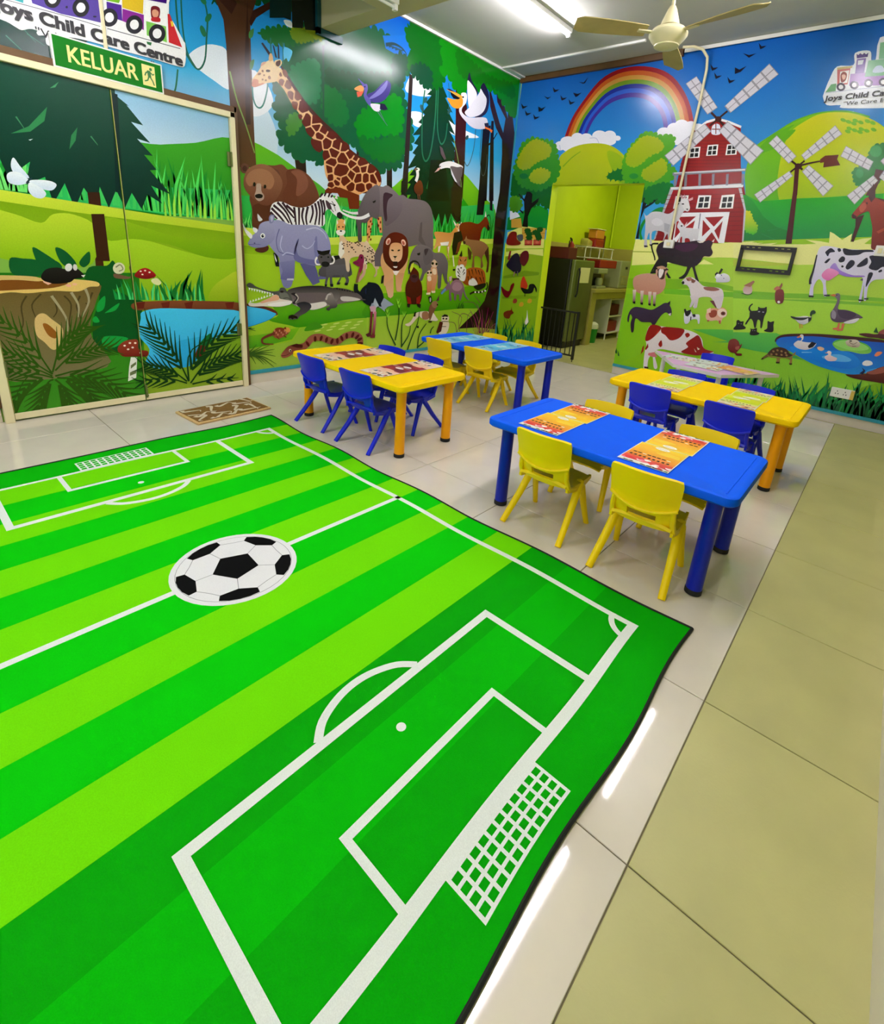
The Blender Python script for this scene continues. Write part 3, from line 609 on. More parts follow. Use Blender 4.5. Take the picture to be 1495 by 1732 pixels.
b 110,40,20 - -2283 1474 -2291 1463 -2300 1464 -2303 1474 -2296 1485 -2286 1484
b 110,40,20 - -2263 1451 -2270 1441 -2280 1441 -2283 1452 -2275 1462 -2265 1462
b 110,40,20 - -2302 1424 -2309 1414 -2319 1414 -2322 1425 -2315 1435 -2305 1434
b 110,40,20 - -2281 1401 -2288 1391 -2298 1391 -2301 1402 -2294 1412 -2284 1412
b 110,40,20 - -2278 1377 -2285 1367 -2295 1367 -2298 1378 -2291 1388 -2281 1388
b 110,40,20 - -2318 1350 -2325 1340 -2335 1340 -2337 1351 -2330 1361 -2320 1361
b 110,40,20 - -2297 1327 -2304 1316 -2314 1317 -2317 1328 -2310 1338 -2300 1338
b 110,40,20 - -2276 1304 -2283 1293 -2293 1294 -2296 1305 -2289 1315 -2279 1314
b 110,40,20 - -2182 1508 -2187 1496 -2197 1495 -2203 1506 -2198 1518 -2188 1519
b 110,40,20 - -2155 1478 -2160 1467 -2170 1466 -2176 1477 -2171 1488 -2161 1489
b 110,40,20 - -2180 1444 -2185 1432 -2195 1432 -2201 1443 -2196 1454 -2186 1455
b 110,40,20 - -2153 1414 -2157 1402 -2168 1401 -2174 1412 -2169 1424 -2158 1425
@wa bear_picture brown bear standing
b 112,66,46>86,42,28 - -3315 1819 -3243 1838 -3189 1808 -3133 1825 -3057 1821 -2980 1785 -2930 1728 -2890 1644 -2901 1601 -3024 1514 -3180 1482 -3273 1488 -3366 1417 -3379 1321 -3519 1311 -3524 1462 -3540 1550 -3493 1659 -3411 1796
b 98,52,36 - -3208 1790 -3133 1817 -3078 1748 -3100 1618 -3140 1534 -3217 1510 -3251 1600 -3202 1699
b 128,78,58 - -3162 1797 -3076 1818 -3009 1773 -3001 1703 -3051 1640 -3119 1616 -3107 1743
b 80,40,26 - -3509 1494 -3361 1525 -3347 1450 -3386 1368 -3456 1362 -3506 1404
b 96,60,46 - -3534 1764 -3542 1741 -3561 1724 -3583 1721 -3600 1732 -3605 1753 -3597 1776 -3579 1792 -3557 1795 -3539 1785
b 70,40,32 - -3549 1760 -3553 1747 -3563 1737 -3575 1736 -3585 1742 -3588 1754 -3583 1767 -3573 1777 -3561 1778 -3552 1772
b 96,58,44 - -3271 1773 -3269 1750 -3283 1728 -3306 1718 -3330 1722 -3345 1740 -3346 1763 -3333 1784 -3310 1794 -3286 1790
b 60,34,28 - -3283 1758 -3280 1743 -3286 1731 -3298 1726 -3311 1730 -3320 1741 -3322 1756 -3316 1769 -3305 1774 -3292 1770
b 138,92,66>100,56,40 - -3582 1676 -3546 1753 -3469 1801 -3393 1814 -3316 1789 -3255 1730 -3249 1662 -3297 1571 -3371 1509 -3449 1508 -3531 1559 -3578 1612
b 150,104,76 - -3566 1678 -3522 1743 -3437 1777 -3352 1761 -3319 1698 -3357 1633 -3426 1646 -3476 1662 -3536 1632
b 170,146,132 - -3478 1654 -3459 1664 -3438 1659 -3436 1608 -3416 1580 -3422 1549 -3457 1530 -3486 1542 -3497 1570 -3483 1609
b 20,16,18 - -3493 1571 -3458 1586 -3427 1579 -3434 1559 -3460 1551 -3486 1553
b 20,14,14 - -3483 1653 -3486 1644 -3492 1637 -3499 1636 -3505 1641 -3507 1650 -3504 1660 -3498 1667 -3491 1668 -3485 1663
b 20,14,14 - -3392 1649 -3395 1640 -3401 1634 -3409 1633 -3415 1637 -3416 1646 -3414 1655 -3407 1661 -3400 1662 -3394 1658
p 225,220,225 - -3479 1433 -3454 1408 -3438 1387 -3473 1376
@wa zebra_picture black and white striped zebra
b 240,238,242 - -3364 1471 -3344 1520 -3298 1544 -3243 1546 -3160 1524 -3063 1522 -2963 1557 -2880 1628 -2849 1657 -2796 1672 -2753 1660 -2710 1623 -2666 1568 -2654 1517 -2676 1480 -2732 1501 -2786 1538 -2829 1500 -2845 1388 -3086 1360 -3221 1358 -3294 1392 -3356 1433
s 52,32,44 22.24,13.69 -3335 1513 -3255 1459 -3192 1384
s 52,32,44 22.42,13.8 -3298 1540 -3218 1470 -3164 1370
s 52,32,44 22.56,13.88 -3252 1545 -3190 1473 -3143 1429
s 52,32,44 22.78,14.02 -3216 1526 -3142 1470 -3134 1397
s 52,32,44 23,14.16 -3141 1518 -3133 1454 -3125 1374
s 52,32,44 23.24,14.3 -3093 1519 -3094 1442 -3096 1376
s 52,32,44 23.46,14.44 -3048 1524 -3065 1453 -3046 1380
s 52,32,44 23.68,14.57 -3004 1537 -3025 1448 -3016 1383
s 52,32,44 23.9,14.71 -2963 1553 -2954 1488 -2986 1402
s 52,32,44 24.13,14.85 -2932 1573 -2913 1492 -2935 1389
s 52,32,44 24.3,14.96 -2901 1593 -2881 1512 -2893 1393
s 52,32,44 24.45,15.05 -2875 1612 -2855 1531 -2856 1387
s 52,32,44 24.51,15.08 -2849 1607 -2829 1542 -2839 1482
s 52,32,44 22.18,13.65 -3354 1488 -3275 1425 -3221 1366
s 52,32,44 21.88,13.46 -3364 1456 -3303 1407
l 52,32,44 20.4,12.98 -2849 1665 -2880 1628
l 52,32,44 20.57,13.09 -2817 1673 -2833 1642
l 52,32,44 20.79,13.23 -2775 1670 -2791 1639
l 52,32,44 20.95,13.33 -2743 1662 -2764 1642
b 70,50,60 - -2818 1611 -2775 1590 -2753 1542 -2791 1538 -2812 1569
s 52,32,44 7.71,5.78 -2775 1590 -2732 1578 -2710 1529
s 52,32,44 7.69,5.77 -2753 1610 -2721 1579
s 52,32,44 7.7,5.78 -2775 1557 -2732 1518
b 10,10,10 - -2711 1577 -2715 1573 -2722 1572 -2730 1573 -2735 1577 -2735 1581 -2731 1585 -2724 1586 -2716 1585 -2711 1581
b 30,26,30 - -2693 1513 -2654 1526 -2631 1493 -2654 1465 -2693 1479
p 240,230,230 - -2721 1639 -2699 1680 -2688 1634
p 20,20,30 - -3350 1131 -3313 1124 -3298 1034 -3335 1033
p 235,235,240 - -3341 1123 -3320 1066 -3325 1050 -3338 1082
p 20,20,26 - -3335 1033 -3288 1034 -3289 1017 -3331 1016
p 40,20,20 - -2991 1051 -2944 1052 -2944 1017 -2992 1020
b 80,40,34 - -3509 1155 -3402 1185 -3399 1149 -3449 1126 -3500 1132
@wa rhinoceros_picture grey blue rhinoceros
p 90,90,140 - -3093 1048 -2944 1052 -2918 991 -2887 883 -2962 856 -3034 945
b 158,158,200>118,118,168 - -3368 1370 -3322 1397 -3257 1395 -3183 1373 -3046 1380 -2903 1383 -2819 1338 -2776 1263 -2765 1174 -2787 1075 -2886 1036 -3012 1042 -3143 1072 -3155 978 -3188 848 -3266 848 -3299 1009 -3296 1084 -3349 1147 -3392 1209 -3388 1305
b 104,104,158 - -3143 1072 -2991 1042 -2885 1045 -2917 1080 -3032 1093 -3112 1124 -3129 1225 -3099 1260 -3150 1173
b 120,120,170 - -2936 1270 -2915 1289 -2906 1168 -2885 1081 -2928 1097 -2948 1183
s 196,196,226 11.38,5.69 -3027 1340 -2924 1365 -2840 1328 -2808 1278
s 190,190,224 9.37,4.69 -3070 1203 -3020 1180 -2968 1208 -2936 1253
s 190,190,224 10.53,5.26 -3262 1274 -3283 1191 -3257 1135
s 100,100,150 8.79,7.03 -3287 1328 -3318 1238 -3303 1149 -3247 1127 -3151 1114
s 190,190,224 8.97,7.17 -3267 1110 -3219 1137 -3151 1123
b 160,160,200>126,126,174 - -3465 1346 -3429 1372 -3376 1384 -3341 1372 -3335 1293 -3336 1245 -3402 1185 -3474 1165 -3534 1166 -3572 1187 -3562 1215 -3534 1256 -3485 1298
b 130,130,176 - -3379 1408 -3365 1432 -3334 1435 -3330 1404 -3350 1371 -3375 1369
b 180,180,214 - -3366 1417 -3343 1427 -3341 1403 -3357 1378
b 238,238,242 - -3609 1349 -3586 1306 -3534 1263 -3544 1232 -3572 1253 -3599 1297
b 230,230,240 - -3522 1322 -3484 1309 -3499 1281 -3521 1291
b 210,210,220 - -3479 1429 -3454 1408 -3438 1387 -3473 1376
b 250,250,250 - -3420 1263 -3425 1251 -3436 1243 -3449 1242 -3459 1249 -3462 1260 -3458 1273 -3447 1281 -3434 1282 -3424 1275
b 20,20,40 - -3429 1261 -3432 1253 -3438 1248 -3446 1247 -3452 1252 -3454 1259 -3451 1267 -3445 1273 -3437 1273 -3431 1269
b 250,250,250 - -3433 1266 -3434 1264 -3436 1262 -3438 1262 -3440 1263 -3440 1265 -3440 1267 -3438 1268 -3436 1268 -3434 1267
s 90,90,140 5.77,3.3 -3568 1184 -3507 1191 -3464 1189
b 60,60,100 - -3509 1199 -3510 1196 -3514 1194 -3518 1194 -3521 1195 -3523 1198 -3521 1201 -3518 1203 -3513 1203 -3510 1201
p 126,126,174>96,96,150 - -3297 1053 -3143 1075 -3157 912 -3216 898 -3293 911 -3267 979
p 96,96,150 - -2897 1003 -2810 1005 -2810 914 -2909 909 -2887 950
p 200,200,220 - -3225 916 -3162 916 -3162 900 -3231 900
@wa warthog_picture grey warthog with white tusks
b 92,86,90>70,66,72 - -2776 1111 -2709 1132 -2629 1135 -2558 1091 -2527 1027 -2544 941 -2876 938 -2875 1019 -2820 1047
b 24,20,22 - -2793 1111 -2686 1133 -2582 1137 -2558 1110 -2663 1106 -2754 1076
b 92,88,94>76,72,80 - -2810 1032 -2709 1044 -2558 1057 -2545 1011 -2569 954 -2550 906 -2568 858 -2603 863 -2586 906 -2628 953 -2651 906 -2685 863 -2697 873 -2651 943 -2743 942 -2743 849 -2771 850 -2777 933 -2799 905 -2816 845 -2833 859 -2816 941
p 24,20,24 - -2833 864 -2805 864 -2810 845 -2833 842
p 24,20,24 - -2771 868 -2737 868 -2737 842 -2768 842
p 24,20,24 - -2691 882 -2651 882 -2662 861 -2691 863
p 24,20,24 - -2601 878 -2562 878 -2568 854 -2601 857
s 40,36,40 10.64,5.32 -2552 1058 -2533 1011 -2545 954
b 84,78,82 - -2906 1115 -2852 1153 -2776 1147 -2754 1103 -2776 1048 -2820 1029 -2875 1036 -2896 1071
p 26,20,24 - -2916 1172 -2863 1165 -2798 1177 -2770 1183 -2781 1147 -2842 1127 -2901 1137
b 26,24,26 - -2864 1064 -2820 1074 -2782 1061 -2787 1034 -2820 1024 -2859 1032
b 10,10,10 - -2858 1113 -2860 1109 -2866 1106 -2872 1106 -2878 1108 -2880 1112 -2877 1116 -2872 1118 -2865 1118 -2860 1116
b 10,10,10 - -2782 1116 -2784 1112 -2789 1109 -2796 1109 -2801 1111 -2804 1115 -2801 1118 -2796 1121 -2789 1121 -2784 1119
s 244,240,236 11.64,19.41 -2880 1045 -2923 1048 -2933 1079 -2915 1110
s 244,240,236 12.09,20.16 -2776 1053 -2737 1063 -2726 1095 -2748 1126
@wa cheetah_picture spotted cheetah standing
b 228,190,150>220,196,166 - -2664 1323 -2619 1317 -2572 1275 -2477 1262 -2380 1277 -2304 1253 -2225 1190 -2183 1104 -2173 1025 -2233 1033 -2300 1119 -2389 1135 -2535 1111 -2545 998 -2581 997 -2605 1108 -2652 1107 -2675 1160 -2664 1251
p 240,232,220 - -2670 1251 -2636 1271 -2606 1164 -2652 1107 -2677 1142
b 226,200,170>200,170,130 - -2348 1289 -2270 1217 -2162 1095 -2134 1056 -2186 1035 -2197 955 -2236 940 -2211 995 -2253 1063 -2318 1090 -2382 1136
p 226,210,190 - -2407 1135 -2324 1090 -2329 1022 -2379 982
b 50,34,26 - -2351 1232 -2357 1226 -2366 1228 -2367 1235 -2357 1238
b 50,34,26 - -2303 1187 -2309 1180 -2319 1182 -2319 1190 -2309 1193
b 50,34,26 - -2254 1140 -2260 1134 -2270 1136 -2270 1144 -2260 1147
b 50,34,26 - -2204 1093 -2210 1086 -2221 1088 -2221 1096 -2211 1099
b 50,34,26 - -2315 1214 -2321 1208 -2331 1210 -2331 1217 -2321 1220
b 50,34,26 - -2266 1168 -2272 1162 -2283 1164 -2283 1172 -2273 1174
b 50,34,26 - -2217 1121 -2223 1115 -2233 1117 -2234 1125 -2223 1128
b 50,34,26 - -2322 1069 -2328 1062 -2338 1065 -2339 1073 -2329 1075
b 50,34,26 - -2279 1196 -2285 1189 -2295 1191 -2295 1199 -2285 1202
b 50,34,26 - -2230 1150 -2236 1143 -2246 1145 -2246 1153 -2236 1156
b 50,34,26 - -2335 1097 -2341 1090 -2351 1093 -2351 1101 -2341 1103
b 50,34,26 - -2291 1224 -2297 1217 -2307 1219 -2307 1227 -2297 1230
b 50,34,26 - -2242 1178 -2248 1171 -2258 1173 -2259 1181 -2249 1184
b 50,34,26 - -2347 1125 -2353 1118 -2363 1120 -2363 1128 -2353 1131
b 50,34,26 - -2298 1078 -2304 1071 -2315 1074 -2315 1082 -2305 1084
b 50,34,26 - -2255 1205 -2261 1199 -2271 1201 -2271 1209 -2261 1212
b 60,36,30 - -2539 1266 -2545 1260 -2556 1261 -2556 1268 -2545 1270
b 60,36,30 - -2474 1264 -2480 1258 -2491 1259 -2491 1266 -2481 1268
b 60,36,30 - -2606 1229 -2612 1224 -2622 1225 -2622 1231 -2612 1234
b 60,36,30 - -2248 1104 -2255 1099 -2267 1100 -2267 1107 -2255 1110
b 60,36,30 - -2317 1185 -2324 1179 -2335 1181 -2335 1188 -2324 1190
b 60,36,30 - -2416 1253 -2422 1248 -2433 1249 -2433 1256 -2422 1258
b 60,36,30 - -2564 1264 -2570 1258 -2581 1260 -2581 1266 -2571 1269
b 60,36,30 - -2546 1174 -2553 1169 -2563 1170 -2563 1177 -2553 1179
b 60,36,30 - -2287 1112 -2294 1106 -2306 1108 -2306 1115 -2295 1117
b 60,36,30 - -2302 1185 -2309 1179 -2320 1181 -2320 1188 -2309 1190
b 60,36,30 - -2508 1209 -2515 1204 -2525 1205 -2525 1212 -2515 1214
b 60,36,30 - -2329 1115 -2336 1109 -2348 1111 -2348 1118 -2337 1120
b 60,36,30 - -2267 1191 -2274 1185 -2286 1186 -2286 1193 -2275 1196
b 60,36,30 - -2384 1147 -2391 1142 -2402 1143 -2402 1150 -2391 1153
b 60,36,30 - -2429 1264 -2435 1258 -2446 1259 -2446 1266 -2435 1269
b 60,36,30 - -2442 1273 -2449 1267 -2460 1268 -2460 1275 -2449 1278
b 60,36,30 - -2240 1095 -2247 1090 -2259 1091 -2259 1098 -2248 1101
b 60,36,30 - -2411 1251 -2418 1245 -2429 1247 -2429 1253 -2418 1256
b 60,36,30 - -2253 1132 -2260 1126 -2271 1128 -2272 1135 -2260 1137
b 60,36,30 - -2264 1102 -2271 1096 -2282 1098 -2282 1105 -2271 1108
b 60,36,30 - -2427 1237 -2434 1232 -2445 1233 -2445 1240 -2434 1242
b 60,36,30 - -2389 1237 -2396 1232 -2407 1233 -2407 1240 -2396 1242
b 60,36,30 - -2568 1242 -2575 1236 -2585 1238 -2585 1244 -2575 1247
b 60,36,30 - -2297 1201 -2304 1196 -2315 1197 -2315 1204 -2304 1207
b 60,36,30 - -2613 1204 -2620 1199 -2630 1200 -2630 1206 -2620 1209
b 60,36,30 - -2520 1219 -2527 1213 -2537 1215 -2537 1221 -2527 1224
b 60,36,30 - -2443 1244 -2449 1239 -2460 1240 -2460 1247 -2449 1249
b 60,36,30 - -2215 1168 -2222 1162 -2234 1164 -2234 1171 -2222 1173
b 60,36,30 - -2467 1259 -2473 1253 -2484 1254 -2484 1261 -2474 1264
b 60,36,30 - -2374 1190 -2381 1184 -2392 1186 -2392 1193 -2381 1195
b 60,36,30 - -2489 1197 -2496 1191 -2506 1193 -2507 1199 -2496 1202
b 60,36,30 - -2504 1217 -2510 1212 -2521 1213 -2521 1220 -2510 1222
b 60,36,30 - -2257 1187 -2264 1181 -2275 1183 -2275 1190 -2264 1192
b 60,36,30 - -2608 1248 -2614 1242 -2624 1244 -2625 1250 -2614 1253
b 60,36,30 - -2316 1140 -2323 1134 -2334 1136 -2334 1142 -2323 1145
b 60,36,30 - -2538 1241 -2544 1235 -2555 1236 -2555 1243 -2544 1245
b 60,36,30 - -2562 1225 -2568 1220 -2579 1221 -2579 1227 -2568 1230
b 60,36,30 - -2615 1196 -2621 1191 -2631 1192 -2632 1199 -2621 1201
b 60,36,30 - -2257 1088 -2264 1083 -2276 1084 -2276 1091 -2265 1094
b 60,36,30 - -2328 1103 -2335 1097 -2346 1099 -2346 1106 -2335 1108
b 60,36,30 - -2625 1240 -2631 1235 -2641 1236 -2641 1243 -2631 1245
b 60,36,30 - -2227 1103 -2234 1097 -2245 1099 -2246 1106 -2234 1108
b 60,36,30 - -2466 1176 -2473 1170 -2484 1172 -2484 1179 -2473 1181
b 60,36,30 - -2377 1129 -2384 1124 -2395 1125 -2396 1132 -2385 1135
b 60,36,30 - -2515 1257 -2522 1252 -2533 1253 -2533 1259 -2522 1262
b 60,36,30 - -2454 1267 -2461 1261 -2472 1263 -2472 1269 -2461 1272
b 236,170,100 - -2698 1435 -2654 1465 -2608 1451 -2608 1380 -2619 1344 -2653 1328 -2687 1339 -2698 1382
b 246,240,232 - -2704 1355 -2653 1368 -2602 1363 -2613 1331 -2653 1316 -2693 1325
p 246,236,226 - -2701 1465 -2682 1428 -2698 1409
p 246,236,226 - -2603 1478 -2620 1433 -2602 1416
b 16,12,14 - -2637 1359 -2640 1354 -2647 1351 -2655 1351 -2662 1353 -2665 1357 -2662 1361 -2655 1364 -2647 1365 -2640 1363
b 60,30,20 - -2665 1394 -2666 1389 -2671 1387 -2676 1386 -2681 1388 -2683 1392 -2681 1397 -2677 1399 -2671 1400 -2666 1398
b 60,30,20 - -2619 1397 -2621 1393 -2626 1390 -2631 1390 -2636 1392 -2638 1396 -2636 1400 -2631 1403 -2626 1404 -2621 1401
@wa elephant_picture large grey elephant with white tusks
b 120,108,112>96,84,88 - -1908 1764 -1794 1744 -1649 1751 -1527 1740 -1443 1678 -1402 1568 -1390 1432 -1381 1240 -1454 1236 -1554 1295 -1749 1264 -1893 1236 -2081 1088 -2161 1085 -2224 1181 -2143 1301 -2136 1455 -2130 1625
p 96,84,90 - -2226 1044 -2236 1142 -2145 1340 -2076 1306 -2079 1048
p 90,78,82 - -1601 1520 -1572 1532 -1568 1378 -1490 1288 -1537 1285 -1618 1333
b 126,114,118>100,90,94 - -2371 1690 -2300 1779 -2226 1811 -2150 1812 -2099 1832 -2032 1813 -1935 1760 -1890 1689 -1913 1610 -2019 1542 -2139 1531 -2217 1533 -2317 1505 -2414 1487 -2463 1501 -2404 1569
b 120,108,114>96,84,90 - -2135 1754 -2030 1758 -1920 1743 -1876 1691 -1885 1613 -1950 1529 -2043 1468 -2096 1449 -2124 1494 -2135 1597
b 60,38,48 - -2135 1750 -2043 1761 -2016 1746 -2073 1697 -2090 1611 -2079 1517 -2105 1496 -2135 1597
p 20,16,18 - -2278 1655 -2241 1680 -2228 1674 -2252 1647
b 112,102,106>70,62,66 - -2447 1573 -2389 1687 -2318 1767 -2201 1809 -2191 1525 -2286 1516 -2347 1456 -2408 1451 -2406 1359 -2399 1295 -2416 1270 -2447 1292 -2455 1392 -2474 1463 -2470 1517
s 92,82,86 8.29,4.14 -2394 1642 -2435 1566
p 20,16,20 - -2278 1659 -2235 1679 -2240 1659 -2265 1647
s 245,243,245 34.7,12.25 -2312 1537 -2409 1496 -2528 1494 -2632 1519 -2677 1550
s 235,232,236 26.34,10.13 -2452 1537 -2529 1530 -2632 1546
@wa lion_picture lion with a red brown mane
b 214,160,106>226,170,120 - -2138 1165 -2071 1188 -1787 1159 -1768 1097 -1806 992 -1860 907 -1839 801 -1883 785 -1920 812 -1935 948 -1964 958 -1960 743 -2031 744 -2050 844 -2098 855 -2103 967 -2147 1066
p 214,160,110>226,180,140 - -2085 867 -1976 930 -1960 741 -1995 716 -2031 732
p 206,150,100>226,170,130 - -1943 982 -1806 984 -1854 804 -1897 783 -1921 825
p 30,24,26 - -2129 949 -2096 959 -2106 878 -2140 869
b 96,24,10>70,16,10 - -2078 1344 -2026 1382 -1944 1398 -1844 1380 -1782 1323 -1760 1202 -1784 1107 -1852 1033 -1937 1000 -2023 1039 -2095 1097 -2125 1185 -2116 1293
b 222,160,110>234,190,150 - -2020 1269 -1952 1293 -1866 1278 -1847 1198 -1865 1125 -1928 1093 -1999 1111 -2037 1179
b 240,190,170 - -2027 1293 -2042 1274 -2062 1265 -2079 1268 -2088 1284 -2084 1305 -2070 1323 -2050 1333 -2033 1330 -2024 1314
b 240,190,170 - -1809 1309 -1804 1289 -1812 1273 -1830 1267 -1852 1274 -1868 1290 -1873 1310 -1865 1326 -1847 1332 -1826 1326
b 180,90,70 - -2036 1292 -2045 1279 -2056 1273 -2066 1275 -2070 1284 -2067 1298 -2058 1311 -2047 1318 -2037 1316 -2033 1306
b 180,90,70 - -1825 1301 -1821 1288 -1825 1278 -1835 1275 -1847 1279 -1857 1290 -1861 1303 -1858 1313 -1848 1316 -1836 1311
p 20,14,14 - -1984 1156 -1924 1159 -1944 1138 -1958 1137
l 30,20,20 7.18,7.18 -1953 1137 -1952 1117
p 40,20,16 - -1978 1101 -1914 1103 -1919 1062 -1969 1061
b 20,10,10 - -1974 1211 -1979 1206 -1989 1205 -2001 1207 -2009 1211 -2012 1216 -2007 1220 -1996 1222 -1985 1220 -1976 1216
b 20,10,10 - -1884 1222 -1886 1217 -1894 1212 -1906 1209 -1916 1209 -1922 1213 -1920 1218 -1912 1223 -1900 1226 -1890 1226
p 246,240,236 - -1979 1050 -1911 1052 -1925 1036 -1960 1038
p 246,236,226 - -1980 1004 -1880 1006 -1921 959 -1950 964
@wa elephant_calf_picture small grey elephant calf
b 116,104,108>86,76,82 - -1739 1109 -1715 1203 -1645 1280 -1554 1295 -1425 1270 -1355 1219 -1221 1220 -1147 1172 -1104 1095 -1106 945 -1080 864 -1136 887 -1198 990 -1209 830 -1261 830 -1284 989 -1467 997 -1524 909 -1572 908 -1532 1018 -1631 1080 -1692 1079 -1716 993 -1753 982
b 96,86,92 - -1518 1244 -1440 1259 -1368 1186 -1395 1120 -1473 1074 -1526 1137
b 60,46,54 - -1518 1244 -1455 1252 -1468 1214 -1497 1181
p 20,14,18 - -1631 1197 -1578 1210 -1584 1183 -1615 1178
s 90,80,86 32.87,17.7 -1679 1121 -1721 1057 -1731 982
@wa gazelle_picture tan gazelle standing
b 214,140,56>226,170,100 - -1374 1433 -1293 1450 -1107 1452 -1042 1501 -993 1538 -946 1520 -984 1461 -1048 1390 -1075 1321 -1103 1253 -1129 1252 -1136 1318 -1247 1312 -1265 1234 -1298 1227 -1296 1298 -1342 1263 -1367 1262 -1334 1350
p 246,240,230 - -1266 1333 -1114 1353 -1126 1308 -1246 1301
b 230,180,120 - -1020 1536 -979 1567 -921 1533 -922 1466 -958 1463 -998 1504
p 240,235,230 - -1070 1597 -1004 1554 -1028 1535
p 240,235,230 - -959 1552 -918 1589 -910 1567 -938 1531
p 245,240,235 - -954 1508 -922 1466 -949 1464 -970 1495
p 240,230,210 - -1134 1296 -1111 1297 -1105 1185 -1124 1196
p 240,230,210 - -1292 1288 -1254 1301 -1265 1234 -1289 1228
b 10,8,8 - -978 1528 -979 1524 -984 1521 -991 1521 -996 1523 -999 1526 -997 1531 -992 1533 -986 1534 -980 1532
l 30,18,16 9.63,4.13 -960 1563 -969 1639 -1040 1643 -1063 1684 -1148 1676
l 30,18,16 9.83,4.21 -933 1565 -943 1642 -921 1688
@wa antelope_picture dark brown antelope looking right
b 130,44,10>96,24,10 - -933 1565 -763 1602 -608 1592 -517 1646 -482 1684 -442 1682 -393 1634 -360 1553 -399 1538 -465 1569 -518 1518 -541 1398 -592 1336 -689 1331 -884 1378 -940 1464
p 24,14,12 - -410 1609 -352 1566 -376 1522 -411 1549
s 30,20,16 12.36,6.18 -452 1681 -396 1716 -356 1660 -356 1589
p 240,236,230 - -482 1684 -473 1754 -443 1688
p 30,14,14>20,12,12 - -1037 1457 -915 1488 -868 1401 -912 1308 -947 1214 -1027 1205 -1055 1300
p 110,50,20 - -954 1351 -884 1378 -924 1250 -983 1213
l 235,225,200 20.11,20.11 -1027 1200 -995 1075
l 200,150,90 19.6,16.8 -1143 1296 -1091 1141
p 20,14,16 - -1013 1045 -964 1046 -971 1023 -1007 1022
@wa hyena_picture tan hyena with a dark muzzle
b 150,104,64>120,78,46 - -855 1368 -813 1405 -717 1399 -541 1398 -415 1370 -344 1313 -307 1141 -310 1029 -352 1022 -349 1140 -415 1236 -459 1186 -425 1089 -474 1075 -490 1185 -613 1204 -605 1072 -654 1071 -652 1203 -726 1317 -804 1336
p 70,40,20 - -419 1261 -348 1337 -307 1141 -309 1022 -345 1022 -342 1140
p 160,110,70 - -838 1380 -808 1439 -783 1395
p 60,36,30 - -864 1367 -828 1381 -806 1354 -841 1334
p 80,50,26 - -764 1315 -678 1249 -686 1166 -725 1164 -755 1246
p 40,26,20 - -909 1204 -871 1270 -854 1207 -894 1159
@wa tiger_picture orange tiger lying down
b 176,88,28>150,66,18 - -748 1045 -615 1072 -472 1063 -382 1015 -346 914 -356 838 -478 813 -563 839 -724 852 -806 888 -833 960
b 236,232,230 - -949 1076 -868 1089 -769 1056 -757 961 -788 900 -885 924 -947 970
b 200,130,70>190,110,50 - -922 1158 -862 1195 -785 1186 -759 1128 -781 1080 -845 1055 -914 1088
p 190,110,50 - -904 1158 -918 1204 -860 1183
p 190,110,50 - -804 1185 -758 1199 -760 1140
b 240,238,236 - -895 1089 -841 1102 -800 1079 -825 1049 -882 1054
b 236,232,230 - -683 913 -597 938 -506 864 -584 845 -685 858
b 10,10,10 - -844 1061 -846 1056 -854 1052 -865 1052 -873 1055 -877 1060 -875 1065 -867 1068 -856 1068 -847 1065
l 40,16,12 16.27,5.92 -919 1053 -867 1007
l 40,16,12 16.3,5.93 -924 1018 -873 977
l 40,16,12 16.38,5.96 -910 971 -860 948
l 40,16,12 16.52,6.01 -796 1044 -829 1002
l 40,16,12 16.6,6.04 -782 1008 -816 972
l 40,16,12 16.9,6.15 -708 1034 -679 962
l 40,16,12 17.07,6.21 -651 1047 -612 974
l 40,16,12 17.27,6.28 -583 1054 -543 988
l 40,16,12 17.48,6.36 -521 1043 -470 976
l 40,16,12 17.7,6.44 -446 1026 -415 952
l 40,16,12 16.95,6.16 -718 961 -691 901
l 40,16,12 17.12,6.22 -640 962 -653 913
l 40,16,12 17.48,6.36 -558 950 -509 889
l 40,16,12 17.72,6.45 -477 951 -426 889
l 40,16,12 17.91,6.51 -404 952 -374 889
l 40,16,12 16.42,5.97 -782 1162 -808 1138
l 40,16,12 16.17,5.88 -894 1159 -864 1136
b 30,20,20 - -583 839 -464 864 -340 876 -354 825 -474 788 -538 801
s 40,24,20 26.08,19.56 -650 740 -573 764 -429 762 -327 787 -292 838 -321 889
b 235,230,225 - -526 763 -529 757 -536 753 -546 753 -555 757 -559 764 -557 770 -549 774 -539 774 -530 770
b 235,230,225 - -454 763 -456 756 -464 752 -474 752 -483 756 -487 763 -485 770 -477 774 -467 774 -458 769
b 235,230,225 - -382 768 -384 761 -392 757 -402 757 -411 762 -415 768 -413 775 -405 779 -395 779 -386 775
b 235,230,225 - -319 780 -322 773 -330 769 -340 769 -349 774 -354 781 -351 787 -344 791 -333 791 -324 787
@wa sloth_bear_picture dark red brown bear standing upright
b 84,20,16>60,10,8 - -1728 942 -1718 1017 -1675 1050 -1594 998 -1573 922 -1538 878 -1516 801 -1523 689 -1568 645 -1725 649 -1760 716 -1783 803 -1769 878
b 70,30,44 - -1714 953 -1654 975 -1590 944 -1610 895 -1663 884 -1703 905
p 140,20,20 - -1761 738 -1698 715 -1679 648 -1732 639
p 140,20,20 - -1535 745 -1605 713 -1600 646 -1543 627
p 30,20,20 - -1748 650 -1694 648 -1707 605 -1741 617
p 30,20,20 - -1600 646 -1527 638 -1532 593 -1574 611
b 50,14,24 - -1612 949 -1619 939 -1639 932 -1664 932 -1684 938 -1692 948 -1685 958 -1666 965 -1641 965 -1621 959
